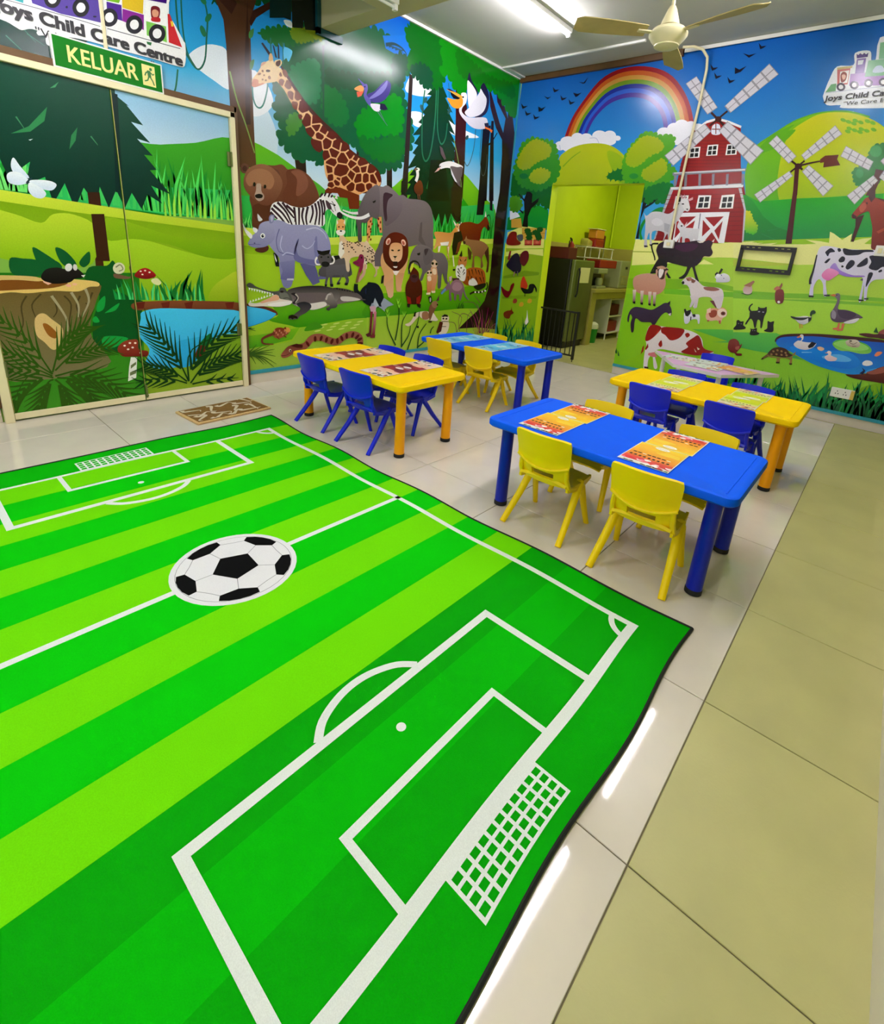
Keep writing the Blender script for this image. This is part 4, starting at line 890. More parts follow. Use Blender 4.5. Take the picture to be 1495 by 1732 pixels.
s 30,20,24 30.57,12.74 -1716 985 -1742 1038 -1723 1091 -1664 1114 -1601 1094 -1573 1041
p 210,215,60 - -1731 1027 -1707 1081 -1671 1103 -1682 1039 -1716 990
@wa meerkat_picture two meerkats standing upright
b 214,160,120>206,130,80 - -1390 1056 -1307 1058 -1280 980 -1279 901 -1303 821 -1298 770 -1357 771 -1374 867 -1392 979
b 224,190,160 - -1394 1100 -1348 1143 -1291 1103 -1299 1064 -1340 1052 -1383 1068
b 20,14,14 - -1349 1099 -1353 1090 -1363 1084 -1376 1084 -1387 1089 -1392 1098 -1389 1107 -1379 1113 -1365 1114 -1354 1108
b 20,14,14 - -1289 1094 -1291 1085 -1300 1079 -1311 1079 -1321 1084 -1325 1093 -1323 1103 -1314 1109 -1303 1109 -1293 1104
b 236,210,180 - -1372 1035 -1314 1036 -1300 980 -1350 979
b 214,150,100>200,110,60 - -1448 967 -1382 968 -1359 890 -1370 822 -1381 754 -1430 752 -1448 867
b 228,195,165 - -1459 1000 -1416 1021 -1375 996 -1382 962 -1444 965
b 20,14,14 - -1424 992 -1426 985 -1434 980 -1444 980 -1453 984 -1456 991 -1454 998 -1446 1003 -1436 1003 -1428 999
b 20,14,14 - -1375 996 -1377 989 -1385 984 -1395 984 -1404 988 -1408 995 -1405 1003 -1397 1007 -1387 1007 -1379 1003
b 240,215,190 - -1443 951 -1389 951 -1380 906 -1429 901
p 240,225,190 - -1448 766 -1382 771 -1380 745 -1446 746
p 240,225,190 - -1367 788 -1299 787 -1298 766 -1357 765
@wa aardvark_picture grey pink aardvark
p 130,100,120 - -1066 902 -1021 820 -1124 774 -1192 745 -1204 774 -1114 844
p 210,170,180 - -1071 949 -1018 961 -1030 902 -1057 902
p 70,34,44 - -1016 937 -887 938 -863 891 -991 879
b 150,110,128>110,84,100 - -1049 820 -1011 890 -922 920 -825 891 -768 818 -791 770 -818 672 -846 667 -863 734 -910 735 -913 674 -950 675 -958 748 -1015 760 -997 676 -1033 671 -1050 749
s 120,96,110 34.3,9.35 -784 794 -725 707 -661 668
b 168,126,146 - -1004 831 -955 885 -861 879 -808 831 -869 783 -963 790
p 90,150,200 - -1202 757 -1129 820 -1109 797 -1175 745
@wa wild_dog_picture mottled wild dog lying down
b 226,206,190 - -1608 533 -1529 553 -1431 554 -1379 535 -1356 464 -1439 450 -1516 483 -1557 497 -1678 401 -1748 405 -1757 422 -1681 446
b 160,110,80 - -1496 540 -1414 548 -1374 476 -1423 455 -1490 470
b 120,80,56 - -1370 627 -1286 636 -1264 589 -1295 543 -1304 449 -1354 440 -1384 488 -1389 559
b 150,110,80 - -1347 650 -1289 671 -1244 647 -1240 612 -1281 584 -1334 603
p 24,18,18 - -1411 720 -1362 731 -1339 661 -1380 645
p 90,50,60 - -1272 671 -1226 740 -1223 670
p 24,18,18 - -1625 545 -1602 556 -1606 499 -1637 501
b 10,8,8 - -1233 623 -1235 618 -1242 614 -1250 615 -1257 618 -1261 624 -1258 629 -1252 633 -1243 632 -1236 629
p 230,220,210 - -1354 440 -1311 532 -1216 438 -1250 428
p 24,18,18 - -1388 436 -1319 432 -1335 415 -1386 418
p 24,18,18 - -1581 383 -1550 393 -1539 363 -1572 365
b 170,170,170 - -1361 685 -1363 669 -1369 659 -1377 659 -1384 669 -1388 685 -1387 702 -1381 711 -1373 711 -1365 701
@wa owl_picture brown and white owl
b 226,200,180>240,230,220 - -1169 418 -1033 410 -1008 347 -1054 263 -1163 259 -1202 298
p 80,24,20 - -1187 419 -1124 409 -1149 295 -1209 274 -1237 289
b 230,215,190 - -1157 477 -1106 502 -1041 484 -1018 446 -1050 399 -1142 410
p 30,20,20 - -1158 483 -1106 505 -1050 491 -1039 466 -1094 474 -1139 470
b 20,14,14 - -1106 451 -1109 444 -1118 441 -1129 441 -1138 446 -1142 453 -1140 459 -1131 462 -1120 462 -1110 457
b 20,14,14 - -1049 445 -1052 439 -1061 435 -1072 436 -1082 441 -1086 447 -1083 453 -1074 457 -1063 456 -1053 452
l 70,40,30 8.96,8.96 -1151 417 -1033 410
p 200,140,60 - -1100 444 -1086 444 -1091 423
l 60,30,24 7.48,7.48 -1154 356 -1063 350
@wa branching_plant_picture 
s 26,70,26 18.97,8.85 -1896 190 -1976 309 -2032 433 -2037 563
s 26,70,26 19.21,8.97 -1906 248 -1876 391 -1863 555 -1885 697
s 26,70,26 19.72,9.2 -1803 159 -1813 330 -1805 453 -1749 540
s 26,70,26 20.1,9.38 -1804 170 -1702 288 -1678 401
s 26,70,26 20.45,9.54 -1721 93 -1639 283 -1568 417 -1545 553
s 26,70,26 21.03,9.82 -1546 110 -1526 286 -1419 408
s 26,70,26 21.64,10.1 -1341 284 -1328 331 -1287 365
s 26,70,26 21.28,9.93 -1547 134 -1468 175 -1404 217
l 140,210,50 11.03,2.45 -2037 563 -2071 623
l 140,210,50 11.05,2.46 -2037 563 -2051 622
l 140,210,50 11.07,2.46 -2037 563 -2029 621
l 140,210,50 11.1,2.47 -2037 563 -2009 620
l 140,210,50 11.29,2.51 -1883 654 -1918 714
l 140,210,50 11.31,2.51 -1883 654 -1898 713
l 140,210,50 11.34,2.52 -1883 654 -1874 713
l 140,210,50 11.36,2.53 -1883 654 -1854 713
l 140,210,50 11.37,2.53 -1866 610 -1901 671
l 140,210,50 11.39,2.53 -1866 610 -1881 670
l 140,210,50 11.42,2.54 -1866 610 -1857 669
l 140,210,50 11.44,2.54 -1866 610 -1836 669
l 140,210,50 11.65,2.59 -1785 508 -1822 570
l 140,210,50 11.67,2.59 -1785 508 -1801 569
l 140,210,50 11.7,2.6 -1785 508 -1776 568
l 140,210,50 11.73,2.61 -1785 508 -1755 568
l 140,210,50 11.1,2.47 -2028 509 -2062 569
l 140,210,50 11.12,2.47 -2028 509 -2042 568
l 140,210,50 11.15,2.48 -2028 509 -2019 567
l 140,210,50 11.17,2.48 -2028 509 -1999 567
@wa ostrich_picture black ostrich with long pink legs
s 206,160,140 33.15,37.57 -2350 1063 -2361 1015 -2373 966 -2440 897
s 150,40,60>120,90,60 37.21,26.26 -2388 1100 -2411 1023 -2435 955 -2458 878
s 10,10,26 44.48,77.83 -2464 868 -2463 800 -2425 760 -2368 749
b 14,14,34>8,10,30 - -2407 799 -2357 848 -2268 883 -2174 858 -2131 796 -2101 723 -2084 650 -2179 622 -2247 634 -2340 668 -2392 709 -2425 750
b 30,40,70 - -2344 818 -2292 838 -2304 778 -2342 769
b 150,160,180 - -2222 705 -2193 622 -2233 613 -2274 635
p 150,160,180 - -2155 704 -2076 628 -2074 576 -2124 609 -2166 632
p 210,160,180 - -2287 636 -2194 643 -2204 560 -2258 562
p 120,30,50>90,14,30 - -2272 584 -2239 582 -2248 457 -2252 352 -2285 355 -2275 459
p 210,120,140>120,30,40 - -2225 582 -2189 580 -2194 454 -2204 338 -2245 341 -2228 456
p 80,14,30 - -2332 347 -2279 365 -2252 347 -2258 321 -2305 319
p 110,30,40 - -2271 322 -2231 351 -2197 332 -2203 300 -2264 305
b 10,14,36 - -2325 868 -2260 883 -2180 862 -2123 796 -2093 723 -2077 660 -2131 630 -2214 664 -2321 707
p 150,160,180 - -2093 723 -1948 645 -2033 627 -2081 597 -2117 619 -2132 661
p 180,190,205 - -2216 725 -2159 641 -2199 622 -2240 664
b 130,20,70 - -2510 1074 -2450 1104 -2426 1153 -2383 1150 -2369 1098 -2387 1049 -2436 1038
p 110,14,60 - -2504 1074 -2437 1081 -2443 1062 -2498 1065
s 130,24,60 37.21,32.83 -2394 1087 -2399 1030 -2423 981
b 20,8,10 - -2394 1125 -2395 1120 -2400 1116 -2406 1116 -2411 1119 -2413 1125 -2412 1130 -2407 1134 -2401 1134 -2396 1131
@wa crocodile_picture grey crocodile with open jaws
s 70,66,66 65.46,8.73 -2754 737 -2530 722 -2341 708
b 60,50,52>120,108,106 - -2766 822 -2591 820 -2457 780 -2393 739 -2405 710 -2590 685 -2754 680
b 206,200,196 - -2650 744 -2530 742 -2405 710 -2614 700
b 20,18,20>150,140,136 - -3229 808 -3118 842 -2952 852 -2822 845 -2697 812 -2662 754 -2708 698 -2822 654 -2955 630 -3040 643 -3153 674 -3211 729
b 104,92,92 - -3180 781 -3037 788 -2844 785 -2788 756 -2845 711 -2997 696 -3142 709
b 226,220,216 - -3143 682 -2997 687 -2845 701 -2822 663 -2955 630 -3050 648
b 30,26,26>90,84,84 - -3142 691 -3060 707 -2997 687 -2987 650 -3041 606 -3104 581 -3130 555 -3186 549 -3221 560 -3185 585 -3144 610 -3102 645
p 20,14,14 - -3221 587 -3185 594 -3135 574 -3130 551 -3166 562 -3186 549 -3201 563 -3226 560
b 150,140,136>40,34,36 - -2828 738 -2799 775 -2754 784 -2720 717 -2691 668 -2708 640 -2766 633 -2789 614 -2823 635 -2777 662 -2822 691
s 190,182,178 20.57,10.28 -2822 720 -2800 766 -2766 770
p 24,20,20 - -2708 819 -2695 834 -2681 813
p 24,20,20 - -2678 814 -2664 828 -2650 808
p 24,20,20 - -2648 809 -2634 822 -2620 803
p 24,20,20 - -2617 804 -2603 817 -2589 798
p 24,20,20 - -2586 799 -2572 810 -2557 793
p 24,20,20 - -2555 794 -2540 804 -2526 788
p 24,20,20 - -2523 789 -2509 798 -2494 782
p 24,20,20 - -2491 783 -2477 792 -2461 777
b 70,72,64>84,86,80 - -3602 864 -3580 878 -3550 868 -3516 844 -3400 809 -3315 809 -3296 834 -3257 834 -3229 799 -3200 772 -3182 719 -3241 712 -3309 731 -3364 779 -3428 801 -3516 831 -3577 838 -3598 848
b 110,112,104 - -3307 791 -3239 790 -3211 746 -3222 720 -3289 739
b 226,214,206 - -3593 713 -3522 707 -3431 734 -3355 775 -3317 766 -3299 739 -3192 719 -3203 693 -3301 670 -3451 679 -3577 683
b 226,170,140 - -3486 718 -3402 750 -3345 775 -3317 761 -3318 731 -3413 716 -3477 705
b 244,240,238 - -3414 699 -3300 713 -3192 715 -3213 685 -3320 675 -3405 680
p 246,246,240 - -3590 840 -3571 834 -3584 815
p 246,246,240 - -3568 835 -3548 829 -3561 810
p 246,246,240 - -3546 830 -3526 824 -3539 805
p 246,246,240 - -3523 825 -3503 819 -3516 800
p 246,246,240 - -3500 820 -3480 814 -3493 795
p 246,246,240 - -3477 814 -3457 808 -3470 789
p 246,246,240 - -3454 809 -3433 803 -3447 784
p 246,246,240 - -3430 804 -3409 798 -3423 779
p 246,246,240 - -3407 799 -3386 792 -3399 773
p 246,246,240 - -3588 713 -3568 719 -3577 736
p 246,246,240 - -3563 719 -3543 726 -3553 742
p 246,246,240 - -3538 726 -3518 732 -3527 749
p 246,246,240 - -3513 733 -3492 739 -3502 756
p 246,246,240 - -3488 740 -3467 746 -3477 763
p 246,246,240 - -3462 747 -3441 753 -3451 771
p 246,246,240 - -3436 754 -3415 761 -3425 778
p 246,246,240 - -3410 761 -3388 768 -3399 785
p 246,246,240 - -3384 769 -3362 775 -3373 792
b 30,14,14 - -3265 801 -3268 796 -3277 792 -3288 792 -3296 796 -3300 802 -3296 807 -3287 810 -3277 810 -3268 807
b 40,34,34 - -3195 781 -3150 789 -3121 744 -3152 692 -3182 701 -3141 745
s 190,180,170 13.28,7.59 -3150 780 -3121 744 -3152 701
s 60,50,50 5.56,4.63 -3270 743 -3231 747 -3211 737
@wa chameleon_picture red brown horned lizard
b 120,40,20>150,80,50 - -3387 436 -3356 478 -3308 484 -3269 473 -3219 469 -3220 433 -3271 400 -3331 387 -3369 399
s 110,50,34 27.49,8.25 -3367 434 -3444 414 -3487 391 -3480 355 -3428 343 -3381 339
b 220,150,70 - -3269 473 -3229 479 -3209 450 -3230 433 -3255 444
b 190,120,90 - -3359 459 -3363 450 -3371 450 -3374 460 -3370 469 -3362 468
b 190,120,90 - -3343 440 -3347 431 -3355 431 -3359 441 -3354 450 -3347 449
b 190,120,90 - -3327 421 -3332 412 -3339 412 -3343 422 -3339 431 -3331 430
b 190,120,90 - -3310 455 -3314 446 -3322 447 -3325 457 -3321 466 -3313 465
b 190,120,90 - -3294 436 -3298 427 -3306 428 -3309 437 -3305 446 -3297 446
b 190,120,90 - -3277 417 -3282 408 -3290 408 -3293 418 -3289 427 -3281 427
b 190,120,90 - -3259 452 -3264 443 -3272 443 -3275 453 -3271 462 -3263 462
b 190,120,90 - -3243 433 -3247 423 -3255 424 -3259 434 -3255 443 -3247 442
p 110,40,20 - -3279 473 -3258 490 -3249 462
l 110,40,30 11.25,7.5 -3349 406 -3321 377
l 110,40,30 11.43,7.62 -3281 410 -3251 389
@wa snake_picture brown banded snake
s 150,86,66>140,80,60 66.89,71.21 -3194 282 -3068 289 -2980 358 -2881 360 -2789 323 -2695 300 -2599 347 -2500 360 -2410 322 -2395 247
b 110,50,40>150,80,60 - -3311 229 -3285 264 -3234 305 -3152 316 -3089 301 -3090 272 -3153 250 -3195 226 -3247 203 -3297 204
p 70,20,16 - -3213 312 -3151 322 -3084 305 -3089 277 -3142 282 -3193 301
b 84,20,16 - -3017 315 -3010 295 -3014 283 -3028 287 -3043 304 -3050 324 -3046 336 -3032 332
b 84,20,16 - -2932 349 -2937 329 -2948 322 -2959 331 -2963 352 -2958 372 -2947 379 -2936 370
b 84,20,16 - -2866 344 -2879 327 -2893 324 -2899 335 -2895 356 -2883 373 -2869 376 -2862 365
b 84,20,16 - -2803 325 -2814 307 -2827 302 -2836 314 -2834 335 -2823 353 -2809 358 -2801 346
b 84,20,16 - -2739 304 -2752 286 -2767 283 -2774 295 -2770 316 -2757 333 -2742 337 -2735 325
b 84,20,16 - -2673 308 -2677 287 -2689 279 -2701 289 -2706 311 -2701 332 -2690 339 -2678 330
b 84,20,16 - -2619 334 -2615 312 -2623 300 -2638 307 -2651 326 -2655 348 -2648 359 -2633 353
b 84,20,16 - -2557 349 -2562 328 -2574 320 -2586 330 -2592 352 -2587 373 -2575 381 -2562 371
b 84,20,16 - -2483 349 -2497 331 -2512 327 -2520 340 -2516 361 -2503 379 -2487 383 -2479 370
b 84,20,16 - -2428 319 -2449 307 -2466 308 -2469 322 -2456 340 -2435 353 -2418 352 -2415 338
b 84,20,16 - -2400 288 -2426 282 -2443 288 -2439 302 -2419 315 -2392 320 -2376 314 -2379 301
b 84,20,16 - -2402 244 -2429 251 -2441 262 -2430 271 -2402 273 -2374 267 -2363 255 -2374 246
b 255,240,200 - -3205 263 -3207 255 -3213 250 -3221 251 -3227 257 -3229 265 -3226 273 -3220 278 -3213 277 -3207 271
b 30,16,10 - -3207 261 -3208 255 -3213 252 -3218 252 -3222 257 -3223 263 -3221 269 -3217 272 -3212 271 -3208 267
s 60,20,16 4.85,3.88 -3307 224 -3257 223 -3215 242
@wa vulture_picture brown white necked bird standing
b 110,50,26>80,36,20 - -1716 1886 -1650 1942 -1603 1913 -1588 1833 -1639 1791 -1693 1808 -1722 1839
s 236,230,224 42.26,36.63 -1692 2039 -1679 1984 -1701 1923
b 240,236,230 - -1652 2045 -1658 2034 -1673 2025 -1692 2022 -1708 2026 -1714 2036 -1709 2047 -1694 2056 -1675 2059 -1659 2055
p 120,90,70 - -1728 2051 -1693 2050 -1700 2026 -1729 2028
l 120,70,50 11.54,11.54 -1666 1800 -1654 1754
l 120,70,50 11.61,11.61 -1640 1803 -1627 1751
b 20,10,10 - -1680 2043 -1682 2040 -1686 2037 -1691 2036 -1696 2037 -1697 2040 -1696 2044 -1692 2047 -1687 2048 -1682 2046
@wa flying_stork_picture white bird gliding with dark wings
p 80,66,70 - -1372 2323 -1323 2308 -1256 2214 -1284 2198 -1346 2246
b 236,232,234 - -1355 2139 -1300 2171 -1186 2202 -1064 2197 -969 2182 -996 2146 -1098 2131 -1218 2130 -1294 2112 -1341 2099
b 96,84,88 - -1180 2148 -1060 2161 -979 2174 -970 2100 -1002 2020 -985 1966 -1062 1999 -1131 2064
p 214,170,160 - -1426 2051 -1371 2106 -1329 2109 -1368 2077
b 20,12,12 - -1334 2124 -1336 2120 -1340 2117 -1346 2116 -1351 2118 -1353 2121 -1351 2125 -1347 2128 -1341 2129 -1336 2127
p 220,220,224 - -1180 2142 -1111 2067 -1042 2002 -1084 2009 -1152 2073
@wa shrub_palm_picture 
s 52,92,20 14.59,2.74 -3643 265 -3493 260 -3366 226
s 52,92,20 14.65,2.75 -3643 265 -3489 235 -3359 151
s 52,92,20 14.62,2.74 -3643 265 -3502 227 -3384 126
s 52,92,20 14.47,2.71 -3643 265 -3540 240 -3455 163
s 52,92,20 14.54,2.73 -3643 265 -3497 283 -3373 291
s 52,92,20 14.43,2.71 -3643 265 -3522 298 -3419 331
s 52,92,20 14.42,2.7 -3643 265 -3555 240 -3483 162
s 52,92,20 14.28,2.68 -3643 265 -3595 246 -3557 175
s 52,92,20 14.52,2.72 -3643 265 -3508 273 -3393 261
s 52,92,20 14.19,2.66 -3643 265 -3587 307 -3540 351
s 52,92,20 14.29,2.68 -3643 265 -3562 298 -3495 329
s 20,70,40 10.39,2.6 -3657 490 -3613 495 -3551 491
s 20,70,40 10.41,2.6 -3657 490 -3613 495 -3543 469
s 20,70,40 10.37,2.59 -3657 490 -3613 495 -3577 502
@wa logo_train_picture 
b 12,56,50 - -5172 2533 -4367 2859 -4367 2533 -4459 2391 -4717 2175 -4965 2112 -5255 2045
l 40,110,90 5.96,1.7 -4919 2117 -4800 2178
l 40,110,90 6.03,1.72 -4827 2266 -4752 2228
l 40,110,90 5.9,1.69 -4874 2320 -4792 2233
l 40,110,90 5.89,1.68 -4925 2227 -4822 2136
b 246,246,248 - -5128 2415 -4961 2430 -4765 2424 -4583 2416 -4398 2429 -4218 2448 -4111 2456 -3974 2493 -3954 2457 -3969 2347 -4022 2330 -4177 2330 -4332 2324 -4468 2323 -4595 2316 -4718 2291 -4799 2297 -4849 2276 -4879 2284 -4937 2299 -5147 2300
b 246,246,248 - -4780 2290 -4748 2313 -4700 2306 -4709 2241 -4742 2240 -4745 2279 -4774 2274
b 246,246,248 - -4050 2641 -4002 2556 -3959 2455 -4113 2430 -4127 2731 -4016 2771
p 246,246,248 - -5104 2560 -4006 3006 -4058 2498 -4134 2439 -4322 2415 -4574 2419 -4766 2415 -4919 2420 -5129 2407
p 90,70,160 - -4793 2507 -4437 2583 -4449 2441 -4527 2434 -4651 2420 -4781 2427
p 80,40,150 - -4406 2566 -4324 2576 -4329 2490 -4410 2491
p 120,190,40 - -4396 2652 -4306 2648 -4338 2581 -4406 2571
p 225,190,40 - -4314 2663 -4189 2680 -4205 2569 -4321 2563
p 140,40,150 - -4321 2558 -4200 2566 -4209 2480 -4329 2490
p 60,10,120 - -4178 2684 -4049 2711 -4055 2677 -4178 2656
p 200,60,140 - -5092 2428 -4966 2444 -4979 2359 -5103 2362
p 60,170,180 - -4945 2483 -4809 2501 -4822 2413 -4956 2415
p 130,205,90 - -4190 2535 -4070 2544 -4073 2452 -4194 2455
p 252,252,252 - -4181 2649 -4053 2670 -4068 2545 -4196 2538
b 120,30,40 - -4153 2621 -4125 2640 -4099 2634 -4106 2588 -4134 2549 -4156 2566
b 226,160,130 - -4147 2606 -4127 2620 -4109 2613 -4115 2587 -4134 2573 -4148 2580
b 190,40,50 - -4153 2567 -4107 2582 -4106 2558 -4155 2546
p 205,40,50 - -4054 2620 -4040 2624 -3977 2452 -4061 2456
p 235,200,60 - -4039 2585 -4022 2585 -4022 2560 -4036 2555
b 40,40,48 - -5008 2412 -5019 2384 -5039 2362 -5060 2355 -5074 2364 -5077 2388 -5066 2415 -5047 2437 -5026 2445 -5011 2436
b 248,248,250 - -5024 2407 -5030 2391 -5041 2380 -5052 2376 -5060 2381 -5061 2393 -5055 2408 -5045 2420 -5034 2424 -5026 2419
b 40,40,48 - -4899 2419 -4910 2390 -4931 2368 -4953 2360 -4969 2370 -4971 2394 -4961 2422 -4940 2445 -4918 2453 -4902 2443
b 248,248,250 - -4916 2413 -4922 2398 -4933 2385 -4945 2381 -4953 2387 -4955 2399 -4949 2415 -4938 2427 -4926 2431 -4918 2426
b 40,40,48 - -4641 2497 -4653 2467 -4676 2442 -4701 2434 -4719 2444 -4723 2469 -4711 2499 -4689 2523 -4664 2532 -4646 2522
b 248,248,250 - -4661 2491 -4667 2474 -4679 2461 -4692 2456 -4702 2462 -4704 2475 -4698 2492 -4686 2505 -4673 2509 -4663 2504
b 40,40,48 - -4502 2501 -4514 2470 -4538 2444 -4565 2435 -4584 2446 -4589 2472 -4577 2503 -4553 2528 -4526 2537 -4507 2527
b 248,248,250 - -4522 2494 -4529 2477 -4542 2464 -4556 2459 -4566 2465 -4569 2479 -4562 2495 -4550 2509 -4535 2514 -4525 2508
b 40,40,48 - -4353 2501 -4365 2468 -4391 2442 -4419 2432 -4440 2443 -4445 2470 -4433 2502 -4408 2528 -4380 2538 -4358 2528
b 248,248,250 - -4375 2493 -4381 2476 -4395 2462 -4410 2457 -4421 2463 -4424 2477 -4417 2495 -4404 2508 -4389 2514 -4378 2508
b 40,40,48 - -4212 2508 -4225 2474 -4252 2447 -4282 2438 -4305 2449 -4311 2477 -4298 2510 -4272 2537 -4242 2547 -4219 2536
b 248,248,250 - -4236 2501 -4242 2483 -4257 2468 -4273 2463 -4285 2469 -4288 2484 -4281 2502 -4267 2516 -4251 2522 -4239 2516
b 40,40,48 - -4077 2502 -4090 2467 -4118 2439 -4151 2429 -4174 2441 -4181 2469 -4168 2503 -4141 2531 -4109 2541 -4084 2530
b 248,248,250 - -4102 2494 -4109 2475 -4124 2460 -4141 2455 -4153 2461 -4157 2477 -4150 2495 -4135 2510 -4118 2515 -4105 2509
b 40,40,60 - -4612 2466 -4613 2462 -4617 2459 -4621 2458 -4623 2459 -4624 2462 -4622 2466 -4619 2470 -4615 2471 -4612 2470
b 40,40,60 - -4469 2467 -4471 2463 -4476 2460 -4482 2458 -4486 2458 -4488 2461 -4486 2464 -4481 2467 -4475 2469 -4470 2469
s 60,60,80 3.42,3.42 -5065 2392 -4660 2415 -4456 2420
s 60,60,80 4.13,4.13 -4418 2421 -3990 2441
p 40,110,60 - -4200 2419 -4168 2423 -4175 2403 -4196 2405
@wd door_meadow_picture 
p 120,180,220>200,220,240 - -4504 2087 -3650 2166 -3669 1849 -4408 1720 -4550 1695
p 16,66,50>16,70,48 - -5014 2111 -4424 2108 -4412 1676 -5099 1562
b 60,160,30>20,120,30 - -4404 1752 -4183 1812 -3942 1869 -3690 1949 -3543 1820 -3562 1452 -4447 1362
p 40,170,80>40,180,90 - -5091 1609 -4883 1627 -4675 1529 -4232 1536 -3657 1586 -3670 1362 -4226 1361 -4740 1385 -5122 1408
g 30,150,50 215.11,14,30.47,0.25 -5091 1413 -4931 1403
g 110,220,110 269.68,10,19.78,0.3 -5091 1413 -4914 1406
g 20,130,40 349.27,24,32.43,0.25 -4338 1373 -3698 1372
g 80,210,90 410.14,24,19.89,0.25 -4360 1371 -3698 1372
g 60,190,90 208.38,16,27.09,0.2 -4827 1406 -4338 1373
g 150,220,70 191.03,14,20.38,0.15 -4227 1349 -3699 1359
b 34,120,60 - -4982 1722 -4894 1777 -4790 1903 -4814 1822 -4890 1750
b 34,120,60 - -4944 1822 -4913 1764 -4925 1789
b 34,120,60 - -4710 1687 -4690 1770 -4652 1822 -4671 1744
b 34,120,60 - -4942 1501 -4891 1567 -4824 1593 -4871 1531
@wd door_fir_picture 
j 12,66,48>6,40,34 98.27,98.27 -4933 2057 -4429 2067 -4356 2003 -4347 1901 -4308 1770 -4264 1667 -4265 1543 -4261 1474 -4359 1485 -4446 1463 -4495 1490 -4553 1504 -4627 1462 -4672 1477 -4728 1480 -4789 1493 -4849 1504 -4908 1564 -4931 1638 -4977 1648 -5040 1646 -5084 1656 -5025 2040
p 5,36,34 - -4439 2064 -4410 2061 -4433 1672 -4445 1474 -4487 1469 -4463 1773
p 40,120,70 - -4710 1687 -4690 1770 -4652 1822 -4671 1744
p 40,120,70 - -4982 1722 -4894 1777 -4790 1903 -4814 1822 -4890 1750
l 60,130,90 8.71,2.61 -4945 1817 -4917 1763
l 60,130,90 8.98,2.99 -4587 1785 -4555 1740
p 60,140,90 - -4763 2007 -4715 2052 -4736 2018
p 200,220,225 - -4905 1704 -4883 1713 -4897 1701
p 52,26,14>70,36,16 - -4647 1449 -4579 1457 -4581 1181 -4570 1008 -4587 866 -4663 878 -4651 1097
@wd door_ground_picture 
p 200,215,60>170,200,40 - -5122 1413 -4740 1385 -4227 1349 -3672 1321 -3677 1240 -4236 1252 -4755 1267 -5134 1331
p 120,160,15>140,180,30 - -5131 1350 -4748 1321 -3676 1267 -3689 1034 -5174 1072
b 185,210,50>130,180,15 - -5142 1279 -5031 1280 -4911 1240 -4842 1298 -4732 1304 -4625 1231 -4673 1003 -4884 986 -5178 1049
b 165,205,40>130,175,20 - -4574 1156 -4358 1175 -4128 1120 -3872 1066 -3687 1072 -3693 717 -4471 739 -4602 911
b 140,180,25>110,160,10 - -4557 1304 -4349 1264 -4120 1208 -3695 1182 -3702 1072 -3939 1076 -4186 1154 -4413 1177 -4573 1162
b 185,205,50>130,170,20 - -3924 723 -3902 834 -3798 917 -3679 961 -3693 717
p 110,165,30>140,170,40 - -4425 750 -3685 731 -3686 10 -4450 45
p 30,110,20>60,140,30 - -5195 937 -4404 949 -4441 15 -5232 36 -5331 57
p 52,26,14 - -4642 1318 -4569 1325 -4571 1023 -4646 1021
b 10,80,30 - -4548 1024 -4593 993 -4696 979 -4728 875 -4658 792 -4722 601 -4701 426 -4461 402 -4424 531 -4376 600 -4425 635 -4391 743 -4468 764 -4508 802 -4570 827 -4511 875
b 20,150,60 - -4674 744 -4627 791 -4642 707 -4686 685
b 20,150,60 - -4634 682 -4548 741 -4575 692 -4630 676
b 20,150,60 - -4717 638 -4695 655 -4679 617 -4710 613
b 20,150,60 - -4676 505 -4606 513 -4520 486 -4615 430 -4674 436
b 12,84,40 - -5090 1022 -5027 1024 -4956 1011 -4951 924 -5087 928
b 12,84,40 - -5027 1024 -4953 1006 -4941 963 -5008 983
b 12,84,40 - -4975 1090 -4919 1060 -4847 987 -4890 942 -4950 962
b 12,84,40 - -4860 1096 -4808 1076 -4761 1000 -4794 966 -4844 1009
b 12,84,40 - -4745 1012 -4683 1082 -4686 1014 -4725 979
b 12,84,40 - -4950 962 -4880 1019 -4840 976 -4901 930
@wd tree_stump_picture cut tree stump with a knot
b 104,84,40>120,112,76 - -5209 844 -5165 822 -4905 830 -4653 875 -4682 757 -4729 626 -4734 504 -4674 295 -5292 305
s 70,58,30 10.77,5.39 -4768 794 -4796 725 -4784 629 -4820 535
s 70,58,30 10.87,5.44 -4696 816 -4729 746 -4744 746
s 70,58,30 10.61,5.3 -4854 796 -4824 737 -4850 609 -4833 512
s 70,58,30 9.74,4.87 -5043 799 -5078 734 -5085 623 -5132 537
s 70,58,30 10.27,5.13 -4910 797 -4903 705 -4928 660
s 70,58,30 9.92,4.96 -4971 809 -5025 743 -5018 665
s 160,150,120 17.32,6.5 -4733 840 -4723 758 -4776 653
s 160,150,120 17.05,6.39 -4813 818 -4785 736 -4795 654
s 160,150,120 16.71,6.27 -4919 797 -4863 657 -4865 563
b 226,190,110 - -5205 875 -5068 918 -4949 908 -4802 903 -4667 887 -4655 857 -4711 852 -4774 823 -4905 828 -5032 815 -5116 822 -5214 812
b 120,70,24 - -5205 875 -5104 901 -4986 891 -4824 881 -4903 847 -5063 837 -5211 833
b 214,180,110 - -5197 921 -5025 920 -4962 908 -4969 888 -5071 896 -5201 896
b 214,180,120 - -5026 642 -5002 681 -4970 685 -4939 649 -4891 588 -4900 518 -4937 455 -4965 452 -4996 502 -5029 551
b 150,90,30 - -4989 617 -4962 616 -4923 555 -4937 521 -4971 547
@wd mouse_picture black mouse with white ears on the stump
b 30,26,26>14,12,12 - -4956 919 -4923 963 -4867 975 -4822 965 -4783 977 -4756 966 -4727 927 -4744 910 -4783 904 -4815 881 -4899 873 -4946 892
